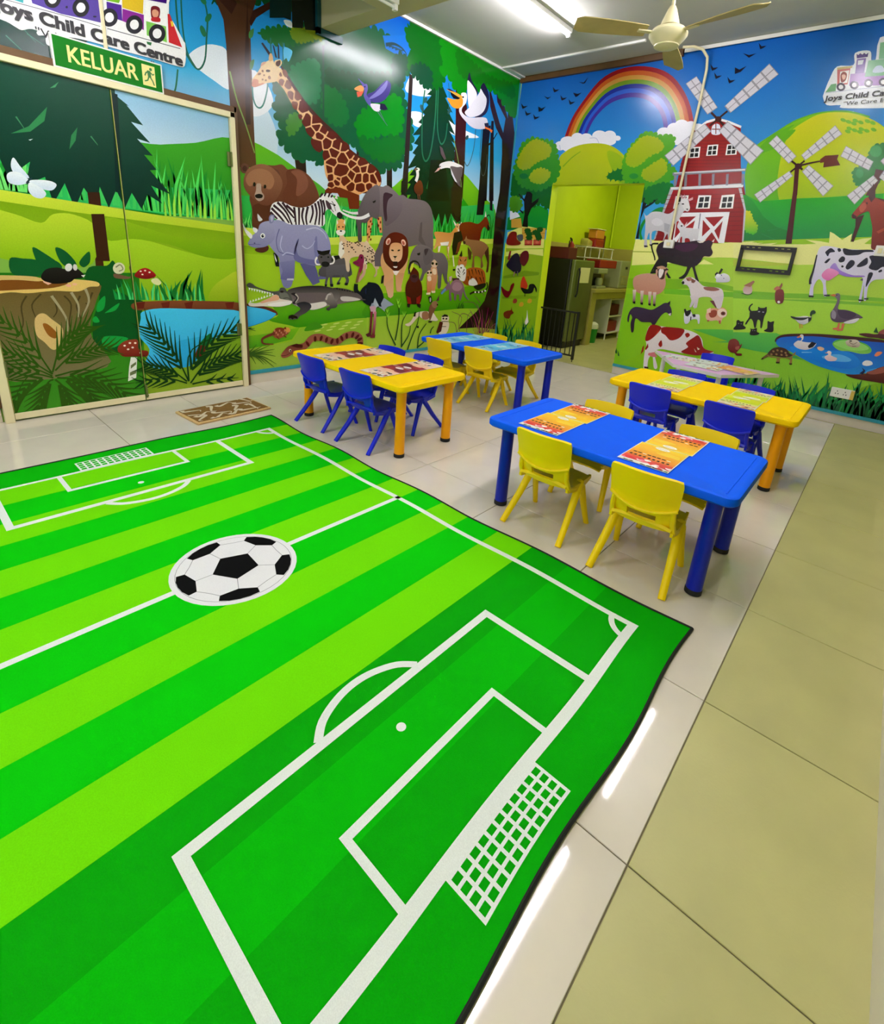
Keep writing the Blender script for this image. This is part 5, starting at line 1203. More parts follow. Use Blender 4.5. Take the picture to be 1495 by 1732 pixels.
b 226,220,224 - -4790 969 -4799 957 -4811 952 -4822 957 -4826 969 -4823 984 -4814 996 -4802 1001 -4792 997 -4787 984
b 214,206,210 - -4760 980 -4762 968 -4768 959 -4775 958 -4781 964 -4783 975 -4781 987 -4776 996 -4768 997 -4762 991
b 236,170,150 - -4807 858 -4811 853 -4820 852 -4829 854 -4835 859 -4836 865 -4832 869 -4824 871 -4815 869 -4809 864
b 236,180,150 - -4774 869 -4777 865 -4784 862 -4792 862 -4799 865 -4801 869 -4798 874 -4791 877 -4782 877 -4776 874
p 236,180,160 - -4951 892 -4908 875 -4927 866 -4948 881
p 230,225,225 - -4746 927 -4721 931 -4733 914
@wd butterfly_picture pale blue butterfly
b 232,240,252>205,220,245 - -4931 1493 -4967 1555 -4989 1594 -5006 1558 -5004 1520 -4983 1500
b 232,240,252>205,220,245 - -4937 1482 -4973 1516 -5013 1514 -5034 1492 -5030 1454 -4991 1445 -4948 1461
b 232,240,252>205,220,245 - -4933 1478 -4877 1490 -4825 1488 -4803 1470 -4832 1436 -4884 1439 -4923 1459
b 232,240,252>205,220,245 - -4934 1467 -4945 1422 -4925 1389 -4887 1384 -4862 1412 -4883 1445
s 30,50,60 10.96,5.48 -4948 1461 -4932 1483 -4918 1494
@wd mushroom_picture red mushrooms and a snail in grass
g 20,140,60 137.55,22,20.01,0.2 -4577 766 -3951 738
g 20,110,40 222.9,9,31.47,0.5 -4259 759 -3977 752
g 80,210,120 137.55,12,15.01,0.2 -4556 766 -3978 739
b 170,30,30>110,14,20 - -4434 930 -4402 968 -4355 983 -4311 957 -4297 926 -4351 906 -4408 912
b 240,230,210 - -4385 959 -4386 956 -4390 955 -4394 955 -4397 956 -4398 959 -4397 962 -4393 964 -4389 964 -4386 962
b 240,230,210 - -4356 965 -4357 962 -4361 960 -4365 960 -4368 962 -4369 965 -4368 968 -4364 969 -4360 969 -4357 968
b 240,230,210 - -4328 953 -4330 950 -4333 948 -4338 948 -4341 950 -4342 953 -4340 956 -4337 958 -4332 958 -4329 956
b 240,230,210 - -4376 937 -4377 934 -4381 933 -4385 933 -4388 934 -4389 937 -4388 940 -4384 942 -4380 942 -4377 940
b 226,220,170 - -4329 900 -4292 913 -4265 882 -4285 862 -4319 875
b 214,210,180 - -4487 978 -4496 955 -4516 941 -4539 941 -4555 954 -4559 976 -4550 999 -4531 1013 -4508 1014 -4491 1000
s 120,120,90 7.91,5.65 -4542 983 -4513 1001 -4500 972 -4526 957
b 110,80,60 - -4557 941 -4505 930 -4457 924 -4461 985 -4449 991 -4458 912 -4550 911
b 150,60,40>110,24,20 - -4595 416 -4557 464 -4499 478 -4460 468 -4461 402 -4404 383 -4414 344 -4489 352 -4568 361
p 236,236,230 - -4518 349 -4478 344 -4500 191 -4555 172 -4537 278
b 244,230,220 - -4541 436 -4542 433 -4547 431 -4551 431 -4555 434 -4556 438 -4554 441 -4550 443 -4545 443 -4542 440
b 244,230,220 - -4505 453 -4507 449 -4511 447 -4516 447 -4520 450 -4521 454 -4519 458 -4515 460 -4510 459 -4506 457
b 244,230,220 - -4471 450 -4473 446 -4477 444 -4482 444 -4486 447 -4487 451 -4485 455 -4481 457 -4476 456 -4472 454
b 244,230,220 - -4491 419 -4493 415 -4498 413 -4502 413 -4506 416 -4507 420 -4505 424 -4501 426 -4496 425 -4493 422
b 244,230,220 - -4444 374 -4446 370 -4450 368 -4455 369 -4459 372 -4460 376 -4458 379 -4454 381 -4449 381 -4445 378
b 244,230,220 - -4521 408 -4523 405 -4527 403 -4532 403 -4536 406 -4537 410 -4535 413 -4531 415 -4526 415 -4522 412
p 110,120,80 - -4525 289 -4488 312 -4490 292 -4528 263
p 110,120,80 - -4536 237 -4494 252 -4497 225 -4539 211
@wd door_pond_picture 
b 130,70,40>90,50,30 - -4460 738 -4284 749 -4031 743 -3678 716 -3683 628 -4037 671 -4290 688 -4454 688
p 100,30,20 - -4443 738 -4385 747 -4398 698 -4436 697
p 100,30,20 - -4280 733 -4218 742 -4231 692 -4271 691
p 100,30,20 - -4118 729 -4052 738 -4065 686 -4108 685
p 100,30,20 - -3804 720 -3730 729 -3743 675 -3792 674
b 70,200,255>60,180,245 - -4410 673 -4289 694 -4037 678 -3667 642 -3676 478 -3843 460 -3991 385 -4084 249 -4206 236 -4333 238 -4425 291 -4391 395 -4450 507 -4426 622
b 50,180,240>40,165,230 - -4215 420 -4027 460 -3856 476 -3991 385 -4084 249 -4205 243
b 20,110,50 - -4031 403 -3942 482 -3932 424 -3992 371
b 110,40,30 - -4073 306 -4032 389 -3978 369 -4025 301
@wd palm_frond_picture 
s 44,84,14 10.35,2.99 -4983 285 -5081 532 -5203 674
l 44,84,14 17.56,2 -5031 396 -5104 441 -5167 493
l 44,84,14 17.83,2.03 -5031 396 -5036 499 -5036 607
l 44,84,14 17.3,1.97 -5059 453 -5127 490 -5187 533
l 44,84,14 17.53,2 -5059 453 -5067 546 -5068 645
l 44,84,14 17.05,1.94 -5087 504 -5151 534 -5207 570
l 44,84,14 17.24,1.96 -5087 504 -5097 589 -5101 680
l 44,84,14 16.8,1.91 -5115 553 -5175 576 -5227 606
l 44,84,14 16.95,1.93 -5115 553 -5127 628 -5133 711
l 44,84,14 16.56,1.89 -5144 597 -5200 613 -5248 637
l 44,84,14 16.68,1.9 -5144 597 -5158 664 -5165 738
l 44,84,14 16.32,1.86 -5174 637 -5225 648 -5269 666
l 44,84,14 16.42,1.87 -5174 637 -5189 696 -5197 761
s 44,84,14 10.4,3 -4983 285 -5123 422 -5249 480
l 44,84,14 17.65,2.01 -5048 346 -5128 349 -5196 361
l 44,84,14 17.72,2.02 -5048 346 -5085 426 -5113 512
l 44,84,14 17.41,1.98 -5084 375 -5157 375 -5220 382
l 44,84,14 17.45,1.99 -5084 375 -5119 448 -5147 527
l 44,84,14 17.17,1.96 -5118 401 -5186 398 -5244 402
l 44,84,14 17.21,1.96 -5118 401 -5153 466 -5179 537
l 44,84,14 16.95,1.93 -5152 425 -5214 418 -5267 419
l 44,84,14 16.97,1.93 -5152 425 -5185 482 -5211 546
l 44,84,14 16.74,1.91 -5186 445 -5242 437 -5289 435
l 44,84,14 16.74,1.91 -5186 445 -5217 496 -5241 553
l 44,84,14 16.54,1.88 -5218 465 -5269 453 -5311 449
l 44,84,14 16.53,1.88 -5218 465 -5248 508 -5270 558
s 44,84,14 10.52,3.03 -4985 273 -5107 350 -5263 335
l 44,84,14 17.81,2.03 -5050 307 -5129 284 -5197 271
l 44,84,14 17.74,2.02 -5050 307 -5103 370 -5147 441
l 44,84,14 17.58,2 -5091 320 -5162 292 -5223 273
l 44,84,14 17.5,1.99 -5091 320 -5143 374 -5186 433
l 44,84,14 17.36,1.98 -5132 331 -5196 298 -5250 275
l 44,84,14 17.25,1.97 -5132 331 -5183 373 -5224 423
l 44,84,14 17.14,1.95 -5175 336 -5231 302 -5279 277
l 44,84,14 17.02,1.94 -5175 336 -5223 370 -5262 411
l 44,84,14 16.92,1.93 -5219 337 -5267 303 -5308 277
l 44,84,14 16.79,1.91 -5219 337 -5263 364 -5299 396
s 44,84,14 11.21,3.23 -4982 297 -4891 517 -4742 603
l 44,84,14 18.5,2.11 -4943 380 -4931 486 -4920 600
l 44,84,14 19.06,2.17 -4943 380 -4862 434 -4781 500
l 44,84,14 18.58,2.12 -4922 416 -4905 517 -4891 626
l 44,84,14 19.11,2.18 -4922 416 -4842 463 -4762 521
l 44,84,14 18.67,2.13 -4900 450 -4878 546 -4859 649
l 44,84,14 19.17,2.18 -4900 450 -4821 489 -4744 538
l 44,84,14 18.78,2.14 -4877 482 -4851 570 -4828 667
l 44,84,14 19.25,2.19 -4877 482 -4799 512 -4725 553
l 44,84,14 18.9,2.15 -4853 511 -4822 592 -4796 683
l 44,84,14 19.33,2.2 -4853 511 -4778 533 -4704 566
l 44,84,14 19.03,2.17 -4827 538 -4793 612 -4762 695
l 44,84,14 19.42,2.21 -4827 538 -4755 552 -4685 577
l 44,84,14 19.18,2.19 -4800 563 -4763 628 -4730 704
l 44,84,14 19.53,2.23 -4800 563 -4731 569 -4666 586
l 44,84,14 19.33,2.2 -4771 584 -4732 642 -4698 710
l 44,84,14 19.65,2.24 -4771 584 -4706 583 -4645 594
s 44,84,14 10.7,3.34 -4966 308 -4813 437 -4615 430
l 44,84,14 17.65,2.18 -4904 354 -4855 426 -4810 510
l 44,84,14 18.01,2.22 -4904 354 -4825 348 -4748 354
l 44,84,14 17.82,2.2 -4873 372 -4820 438 -4773 516
l 44,84,14 18.14,2.24 -4873 372 -4796 361 -4723 360
l 44,84,14 18,2.22 -4839 388 -4785 448 -4737 518
l 44,84,14 18.29,2.26 -4839 388 -4766 372 -4697 366
l 44,84,14 18.19,2.25 -4805 402 -4750 454 -4701 517
l 44,84,14 18.45,2.28 -4805 402 -4736 380 -4671 369
l 44,84,14 18.38,2.27 -4769 413 -4714 459 -4665 516
l 44,84,14 18.62,2.3 -4769 413 -4704 387 -4644 373
l 44,84,14 18.6,2.3 -4733 422 -4677 460 -4629 511
l 44,84,14 18.79,2.32 -4733 422 -4671 392 -4616 374
l 44,84,14 18.81,2.32 -4695 428 -4641 460 -4593 504
l 44,84,14 18.98,2.34 -4695 428 -4639 395 -4588 373
l 44,84,14 19.05,2.35 -4655 430 -4602 457 -4556 495
l 44,84,14 19.19,2.37 -4655 430 -4604 396 -4558 373
s 44,84,14 12,3.46 -4971 271 -4761 280 -4556 49
l 44,84,14 19.84,2.26 -4890 266 -4790 303 -4692 354
l 44,84,14 20.04,2.28 -4890 266 -4807 185 -4727 112
l 44,84,14 20.15,2.3 -4850 257 -4750 283 -4654 320
l 44,84,14 20.29,2.31 -4850 257 -4774 171 -4702 92
l 44,84,14 20.47,2.33 -4809 242 -4711 257 -4617 284
l 44,84,14 20.54,2.34 -4809 242 -4741 153 -4678 71
l 44,84,14 20.79,2.37 -4768 223 -4672 228 -4581 243
l 44,84,14 20.82,2.37 -4768 223 -4707 130 -4653 47
l 44,84,14 21.12,2.41 -4726 199 -4634 195 -4547 201
l 44,84,14 21.1,2.4 -4726 199 -4674 106 -4627 21
l 44,84,14 21.47,2.45 -4684 170 -4597 157 -4513 155
l 44,84,14 21.41,2.44 -4684 170 -4639 76 -4599 -8
l 44,84,14 21.82,2.49 -4642 136 -4559 116 -4481 107
l 44,84,14 21.73,2.48 -4642 136 -4604 42 -4571 -40
l 44,84,14 22.2,2.53 -4599 95 -4521 69 -4448 55
l 44,84,14 22.07,2.52 -4599 95 -4567 5 -4540 -76
s 44,84,14 11.56,3.1 -4982 261 -5107 291 -5223 95
l 44,84,14 19.48,2.06 -5040 263 -5121 190 -5193 126
l 44,84,14 19.16,2.03 -5040 263 -5126 298 -5201 340
l 44,84,14 19.43,2.06 -5071 253 -5138 170 -5196 94
l 44,84,14 19.04,2.01 -5071 253 -5156 267 -5230 288
l 44,84,14 19.37,2.05 -5103 236 -5155 147 -5200 67
l 44,84,14 18.96,2.01 -5103 236 -5183 232 -5253 236
l 44,84,14 19.32,2.04 -5133 212 -5173 121 -5206 40
l 44,84,14 18.9,2 -5133 212 -5207 194 -5272 184
l 44,84,14 19.27,2.04 -5163 180 -5192 92 -5216 14
l 44,84,14 18.86,2 -5163 180 -5229 153 -5289 136
l 44,84,14 19.22,2.03 -5194 141 -5214 59 -5230 -16
l 44,84,14 18.83,1.99 -5194 141 -5252 109 -5304 86
s 44,84,14 11.9,3.19 -4984 249 -5025 218 -5107 35
l 44,84,14 20.25,2.14 -5007 224 -5034 121 -5056 26
l 44,84,14 19.74,2.09 -5007 224 -5085 185 -5153 157
l 44,84,14 20.24,2.14 -5023 199 -5042 102 -5056 12
l 44,84,14 19.76,2.09 -5023 199 -5092 156 -5155 122
l 44,84,14 20.22,2.14 -5041 169 -5055 78 -5064 -5
l 44,84,14 19.77,2.09 -5041 169 -5103 123 -5159 88
l 44,84,14 20.2,2.14 -5062 131 -5070 48 -5076 -28
l 44,84,14 19.79,2.09 -5062 131 -5116 86 -5165 52
l 44,84,14 20.17,2.13 -5083 86 -5090 10 -5092 -57
l 44,84,14 19.8,2.1 -5083 86 -5131 44 -5175 12
s 44,84,14 12.32,3.3 -4974 247 -4935 179 -4917 10
l 44,84,14 21.14,2.24 -4956 207 -4889 141 -4824 85
l 44,84,14 20.79,2.2 -4956 207 -4959 99 -4966 -3
l 44,84,14 21.24,2.25 -4947 177 -4890 109 -4833 49
l 44,84,14 20.88,2.21 -4947 177 -4955 76 -4968 -16
l 44,84,14 21.35,2.26 -4938 143 -4889 74 -4839 14
l 44,84,14 20.99,2.22 -4938 143 -4951 50 -4967 -33
l 44,84,14 21.46,2.27 -4930 103 -4888 36 -4846 -22
l 44,84,14 21.11,2.23 -4930 103 -4946 18 -4963 -56
l 44,84,14 21.58,2.28 -4923 59 -4887 -6 -4851 -59
l 44,84,14 21.25,2.25 -4923 59 -4940 -18 -4959 -84
s 44,84,14 12.63,3.38 -4963 258 -4851 216 -4749 30
l 44,84,14 21.33,2.26 -4913 232 -4826 227 -4742 234
l 44,84,14 21.31,2.26 -4913 232 -4865 140 -4822 55
l 44,84,14 21.58,2.28 -4885 212 -4803 197 -4725 191
l 44,84,14 21.5,2.27 -4885 212 -4847 118 -4813 33
l 44,84,14 21.82,2.31 -4858 186 -4781 162 -4708 149
l 44,84,14 21.7,2.3 -4858 186 -4827 93 -4802 11
l 44,84,14 22.08,2.34 -4831 155 -4761 125 -4693 105
l 44,84,14 21.92,2.32 -4831 155 -4807 66 -4788 -15
l 44,84,14 22.34,2.36 -4803 119 -4739 84 -4678 60
l 44,84,14 22.16,2.35 -4803 119 -4786 33 -4772 -42
l 44,84,14 22.61,2.39 -4776 77 -4718 39 -4664 12
l 44,84,14 22.42,2.37 -4776 77 -4763 -4 -4755 -73
s 20,60,20 12.65,3.95 -4136 110 -4243 395 -4396 582
l 20,60,20 21.41,2.64 -4183 224 -4282 299 -4370 381
l 20,60,20 21.9,2.7 -4183 224 -4182 351 -4175 487
l 20,60,20 21.17,2.61 -4207 277 -4303 343 -4387 417
l 20,60,20 21.61,2.67 -4207 277 -4210 396 -4206 524
l 20,60,20 20.94,2.59 -4231 326 -4324 385 -4405 450
l 20,60,20 21.33,2.63 -4231 326 -4238 438 -4238 559
l 20,60,20 20.71,2.56 -4257 375 -4346 425 -4422 484
l 20,60,20 21.05,2.6 -4257 375 -4267 479 -4270 592
l 20,60,20 20.48,2.53 -4283 421 -4367 463 -4440 514
l 20,60,20 20.78,2.57 -4283 421 -4296 517 -4301 621
l 20,60,20 20.25,2.5 -4311 465 -4390 500 -4459 544
l 20,60,20 20.51,2.53 -4311 465 -4325 552 -4332 649
l 20,60,20 20.02,2.47 -4339 506 -4413 536 -4477 574
l 20,60,20 20.25,2.5 -4339 506 -4355 586 -4363 675
l 20,60,20 19.8,2.44 -4366 544 -4437 569 -4497 601
l 20,60,20 19.99,2.47 -4366 544 -4385 618 -4394 699
s 20,60,20 11.68,3.98 -4150 112 -4294 247 -4450 280
l 20,60,20 19.78,2.66 -4213 166 -4308 174 -4388 192
l 20,60,20 19.87,2.68 -4213 166 -4261 250 -4298 339
l 20,60,20 19.58,2.64 -4247 191 -4336 192 -4411 204
l 20,60,20 19.63,2.64 -4247 191 -4296 265 -4333 347
l 20,60,20 19.39,2.61 -4281 213 -4363 208 -4433 215
l 20,60,20 19.41,2.61 -4281 213 -4330 279 -4368 354
l 20,60,20 19.2,2.59 -4315 231 -4391 222 -4456 224
l 20,60,20 19.19,2.59 -4315 231 -4364 290 -4402 356
l 20,60,20 19.02,2.56 -4348 247 -4419 234 -4477 231
l 20,60,20 18.99,2.56 -4348 247 -4397 298 -4434 358
l 20,60,20 18.83,2.54 -4382 261 -4446 244 -4500 238
l 20,60,20 18.79,2.53 -4382 261 -4430 305 -4466 356
l 20,60,20 18.66,2.51 -4416 272 -4475 252 -4522 242
l 20,60,20 18.6,2.51 -4416 272 -4462 309 -4496 354
s 20,60,20 13.76,4.3 -4136 110 -4088 366 -3705 510
l 20,60,20 22.38,2.76 -4107 203 -4109 333 -4113 473
l 20,60,20 23.21,2.87 -4107 203 -4001 275 -3896 361
l 20,60,20 22.53,2.78 -4085 244 -4071 367 -4063 500
l 20,60,20 23.31,2.88 -4085 244 -3975 300 -3865 370
l 20,60,20 22.7,2.8 -4057 283 -4031 398 -4011 525
l 20,60,20 23.44,2.89 -4057 283 -3945 323 -3833 378
l 20,60,20 22.9,2.83 -4025 320 -3988 427 -3957 544
l 20,60,20 23.58,2.91 -4025 320 -3911 347 -3802 389
l 20,60,20 23.12,2.85 -3986 356 -3941 453 -3903 562
l 20,60,20 23.75,2.93 -3986 356 -3875 371 -3768 401
l 20,60,20 23.38,2.89 -3943 389 -3891 477 -3846 579
l 20,60,20 23.95,2.96 -3943 389 -3834 396 -3729 414
l 20,60,20 23.65,2.92 -3893 422 -3837 501 -3788 595
l 20,60,20 24.18,2.99 -3893 422 -3788 420 -3688 430
l 20,60,20 23.97,2.96 -3837 453 -3778 524 -3726 610
l 20,60,20 24.45,3.02 -3837 453 -3735 445 -3640 450
l 20,60,20 24.33,3 -3775 482 -3714 547 -3662 624
l 20,60,20 24.77,3.06 -3775 482 -3677 469 -3587 469
s 20,60,20 12.95,4.41 -4124 93 -3958 264 -3703 281
l 20,60,20 21.3,2.87 -4056 154 -4005 250 -3963 361
l 20,60,20 21.88,2.95 -4056 154 -3943 162 -3834 184
l 20,60,20 21.5,2.9 -4019 181 -3964 269 -3917 369
l 20,60,20 22.03,2.97 -4019 181 -3909 180 -3803 194
l 20,60,20 21.72,2.92 -3979 204 -3920 284 -3870 377
l 20,60,20 22.2,2.99 -3979 204 -3874 197 -3772 201
l 20,60,20 21.94,2.96 -3939 224 -3877 295 -3823 380
l 20,60,20 22.38,3.01 -3939 224 -3837 209 -3741 208
l 20,60,20 22.19,2.99 -3895 242 -3831 304 -3775 382
l 20,60,20 22.58,3.04 -3895 242 -3799 221 -3708 213
l 20,60,20 22.45,3.02 -3852 256 -3784 311 -3728 379
l 20,60,20 22.8,3.07 -3852 256 -3758 230 -3675 216
l 20,60,20 22.72,3.06 -3805 268 -3736 314 -3679 375
l 20,60,20 23.03,3.1 -3805 268 -3718 236 -3638 219
l 20,60,20 23.02,3.1 -3754 276 -3687 315 -3630 369
l 20,60,20 23.28,3.14 -3754 276 -3673 242 -3601 220
s 20,60,20 11.69,3.98 -4151 97 -4315 165 -4510 152
l 20,60,20 19.94,2.69 -4237 126 -4309 104 -4367 90
l 20,60,20 19.86,2.67 -4237 126 -4295 172 -4341 226
l 20,60,20 19.66,2.65 -4290 138 -4354 112 -4406 97
l 20,60,20 19.56,2.63 -4290 138 -4345 176 -4388 223
l 20,60,20 19.38,2.61 -4344 148 -4401 120 -4445 101
l 20,60,20 19.27,2.6 -4344 148 -4397 178 -4436 217
l 20,60,20 19.1,2.57 -4399 153 -4449 124 -4487 105
l 20,60,20 18.99,2.56 -4399 153 -4447 177 -4484 210
l 20,60,20 18.82,2.53 -4454 154 -4498 125 -4530 107
l 20,60,20 18.71,2.52 -4454 154 -4499 172 -4532 200
s 20,60,20 13.13,4.48 -4111 84 -3941 96 -3730 81
l 20,60,20 21.96,2.96 -3999 89 -3950 109 -3910 142
l 20,60,20 22.11,2.98 -3999 89 -3945 56 -3901 37
l 20,60,20 22.45,3.02 -3915 89 -3868 104 -3833 134
l 20,60,20 22.58,3.04 -3915 89 -3866 58 -3827 40
l 20,60,20 22.97,3.09 -3825 87 -3783 98 -3751 123
l 20,60,20 23.08,3.11 -3825 87 -3781 56 -3748 42
@wb farm_backdrop 
p 10,92,190>60,170,225 - 26 3332 4705 3371 6150 2072 4039 1331 74 1337 -42 1482
@wb rainbow_picture arched rainbow
p 150,14,24 - 713 2616 728 2669 752 2745 781 2816 814 2873 854 2929 898 2984 950 3047 1009 3112 1069 3164 1129 3199 1194 3224 1261 3240 1332 3249 1409 3250 1484 3245 1560 3233 1638 3215 1708 3192 1769 3166 1827 3134 1880 3097 1931 3051 1981 2998 2023 2947 2058 2899 2088 2851 2114 2804 2139 2749 2161 2692 2176 2652 2133 2649 2119 2685 2099 2738 2076 2789 2052 2833 2024 2877 1992 2921 1954 2968 1908 3018 1861 3060 1811 3095 1756 3126 1698 3151 1632 3173 1559 3190 1488 3201 1418 3207 1345 3206 1277 3198 1214 3183 1151 3160 1093 3127 1037 3080 982 3021 933 2964 891 2912 854 2860 822 2806 795 2741 773 2669 758 2620
p 196,90,24 - 755 2620 770 2669 793 2741 820 2807 851 2861 889 2913 931 2965 980 3022 1035 3082 1092 3129 1150 3162 1213 3185 1276 3201 1344 3209 1417 3210 1488 3204 1559 3193 1633 3175 1698 3154 1757 3128 1812 3098 1862 3063 1910 3020 1955 2970 1994 2923 2027 2879 2054 2834 2079 2790 2101 2739 2122 2685 2136 2649 2092 2646 2080 2679 2061 2728 2040 2774 2018 2815 1993 2856 1963 2897 1928 2940 1886 2986 1842 3026 1795 3059 1743 3088 1688 3113 1627 3133 1559 3150 1492 3161 1426 3166 1357 3165 1293 3158 1232 3144 1172 3123 1117 3093 1063 3050 1011 2996 966 2944 926 2896 891 2848 861 2798 836 2736 815 2670 801 2624
p 206,150,60 - 798 2624 812 2670 833 2737 858 2798 888 2849 924 2898 963 2945 1009 2998 1061 3052 1115 3095 1171 3125 1231 3147 1292 3161 1356 3168 1425 3169 1492 3163 1559 3153 1627 3136 1689 3115 1744 3091 1796 3061 1843 3028 1888 2988 1930 2942 1965 2899 1995 2858 2021 2816 2043 2775 2064 2728 2083 2679 2095 2646 2051 2642 2040 2673 2023 2717 2004 2760 1984 2797 1961 2835 1934 2873 1902 2912 1864 2954 1823 2991 1780 3022 1731 3051 1679 3074 1622 3094 1558 3109 1496 3120 1434 3125 1369 3124 1309 3118 1250 3105 1193 3086 1140 3059 1089 3021 1041 2972 998 2925 961 2881 927 2836 899 2789 875 2732 856 2670 843 2628
p 110,150,20 - 840 2628 853 2670 873 2732 897 2789 925 2836 958 2882 996 2926 1039 2974 1088 3023 1138 3061 1191 3089 1249 3108 1307 3121 1368 3127 1433 3127 1496 3122 1558 3112 1622 3096 1680 3077 1732 3053 1781 3025 1825 2993 1866 2956 1904 2914 1936 2874 1963 2837 1986 2798 2006 2761 2025 2718 2043 2673 2054 2643 2009 2639 1999 2666 1984 2706 1967 2745 1949 2779 1929 2814 1905 2848 1876 2884 1842 2922 1805 2955 1764 2985 1718 3013 1670 3035 1616 3054 1558 3069 1500 3078 1442 3083 1381 3083 1324 3078 1269 3067 1213 3049 1163 3025 1115 2991 1070 2948 1030 2905 995 2865 964 2823 937 2780 915 2728 896 2671 884 2632
p 20,40,150 - 881 2632 893 2671 912 2728 935 2781 961 2824 993 2866 1028 2907 1068 2950 1114 2993 1161 3027 1212 3052 1267 3069 1323 3080 1380 3086 1441 3086 1500 3081 1558 3072 1617 3057 1670 3038 1719 3015 1765 2988 1806 2958 1843 2924 1878 2886 1907 2850 1931 2815 1952 2780 1970 2746 1987 2707 2002 2667 2012 2639 1967 2636 1958 2660 1945 2696 1930 2730 1914 2761 1896 2792 1875 2823 1849 2856 1819 2889 1786 2920 1748 2948 1705 2974 1660 2996 1611 3014 1557 3028 1504 3037 1450 3042 1393 3042 1340 3038 1287 3028 1234 3012 1186 2991 1141 2961 1099 2924 1062 2886 1029 2850 1000 2811 975 2772 954 2723 937 2671 925 2636
p 40,90,205 - 922 2635 934 2671 951 2724 972 2772 997 2812 1027 2851 1060 2888 1097 2926 1140 2963 1184 2994 1233 3015 1286 3031 1339 3040 1393 3045 1449 3045 1503 3040 1557 3031 1612 3016 1661 2999 1706 2977 1749 2950 1787 2922 1821 2892 1851 2858 1877 2825 1899 2794 1917 2762 1933 2731 1948 2696 1961 2660 1970 2636 1925 2632 1917 2653 1905 2685 1893 2715 1879 2743 1863 2771 1845 2798 1823 2827 1796 2857 1767 2884 1732 2910 1692 2936 1651 2957 1606 2973 1556 2987 1508 2996 1458 3000 1405 3001 1355 2997 1305 2989 1255 2976 1209 2957 1167 2932 1128 2900 1094 2867 1063 2835 1036 2799 1013 2763 993 2719 977 2672 966 2639
p 60,40,150 - 963 2639 974 2672 990 2720 1010 2764 1033 2800 1061 2836 1092 2868 1126 2901 1166 2934 1207 2960 1253 2978 1304 2992 1354 3000 1405 3004 1457 3003 1507 2998 1557 2990 1606 2976 1651 2959 1693 2938 1733 2913 1768 2887 1798 2859 1824 2829 1847 2800 1866 2772 1882 2744 1895 2716 1908 2686 1920 2654 1928 2632 1882 2629 1875 2647 1866 2674 1855 2700 1843 2724 1830 2749 1814 2773 1796 2798 1773 2824 1747 2848 1716 2872 1679 2897 1641 2917 1600 2933 1556 2945 1512 2954 1466 2959 1418 2960 1371 2957 1324 2950 1275 2939 1232 2923 1193 2902 1157 2876 1126 2848 1097 2819 1071 2787 1050 2755 1032 2715 1016 2672 1006 2643
@wb cloud_picture 
b 236,236,246 - 750 2533 740 2505 705 2489 658 2492 617 2512 598 2542 608 2570 643 2586 690 2583 731 2563
b 236,236,246 - 870 2573 856 2543 809 2526 746 2529 691 2552 667 2585 681 2616 730 2632 792 2628 846 2606
b 236,236,246 - 971 2599 961 2568 923 2550 872 2553 827 2576 806 2610 817 2642 855 2660 906 2656 950 2633
b 236,236,246 - 1080 2592 1070 2564 1035 2548 987 2551 945 2572 925 2602 935 2631 971 2647 1019 2643 1060 2623
b 236,236,246 - 961 2515 942 2477 880 2456 797 2460 725 2488 693 2530 712 2568 777 2589 859 2584 929 2555
b 236,236,246 - 1133 2531 1111 2502 1042 2487 952 2491 875 2515 841 2548 864 2578 935 2593 1025 2587 1100 2563
b 236,236,246 - 1259 2600 1247 2566 1205 2548 1147 2551 1096 2576 1072 2612 1084 2646 1127 2665 1185 2660 1235 2636
b 236,236,246 - 1363 2599 1354 2570 1320 2554 1273 2557 1231 2578 1211 2609 1221 2639 1256 2654 1303 2651 1343 2630
b 236,236,246 - 1421 2570 1417 2556 1399 2548 1375 2550 1354 2560 1344 2575 1349 2590 1366 2598 1390 2596 1411 2586
b 236,236,246 - 1373 2542 1355 2517 1298 2503 1222 2508 1157 2528 1128 2557 1147 2583 1207 2596 1282 2591 1346 2571
b 236,236,246 - 1206 2552 1193 2526 1149 2512 1091 2515 1040 2535 1017 2564 1031 2591 1075 2605 1134 2601 1184 2581
b 236,236,246 - 1973 2576 1965 2542 1930 2523 1881 2526 1837 2550 1814 2587 1823 2621 1858 2640 1908 2636 1951 2612
b 236,236,246 - 2069 2604 2062 2566 2029 2545 1981 2548 1937 2575 1914 2615 1921 2653 1955 2674 2003 2670 2047 2643
b 236,236,246 - 2138 2633 2131 2599 2097 2579 2050 2583 2007 2608 1985 2645 1992 2679 2026 2698 2074 2694 2116 2669
b 236,236,246 - 2229 2603 2224 2564 2192 2541 2146 2544 2102 2572 2079 2614 2085 2654 2118 2676 2164 2673 2206 2645
b 236,236,246 - 2197 2526 2177 2487 2106 2466 2011 2472 1927 2502 1888 2546 1910 2586 1984 2607 2079 2600 2160 2569
b 236,236,246 - 2307 2575 2302 2536 2270 2513 2225 2516 2183 2544 2160 2586 2165 2625 2197 2648 2243 2644 2284 2616
s 180,184,216 5.7,5.7 1043 2595 1123 2590 1171 2535
s 180,184,216 6.14,6.14 664 2545 683 2483
@wb farm_hill_picture 
b 180,190,20>150,175,10 - 717 1929 669 2353 753 2472 926 2530 1147 2537 1338 2494 1505 2384 1652 2215 1762 1933
b 150,180,20>110,160,10 - 1286 2446 1444 2400 1587 2255 1681 2062 1586 2024 1382 2248
s 120,160,10 18.09,9.04 745 2309 848 2400 953 2462
b 120,190,10>20,150,20 - 2793 1989 2746 2195 2776 2398 2877 2492 3011 2579 3124 2629 3250 2652 3377 2652 3519 2617 3645 2551 3716 2502 3953 2314 4234 1938 4388 1381 2961 1249
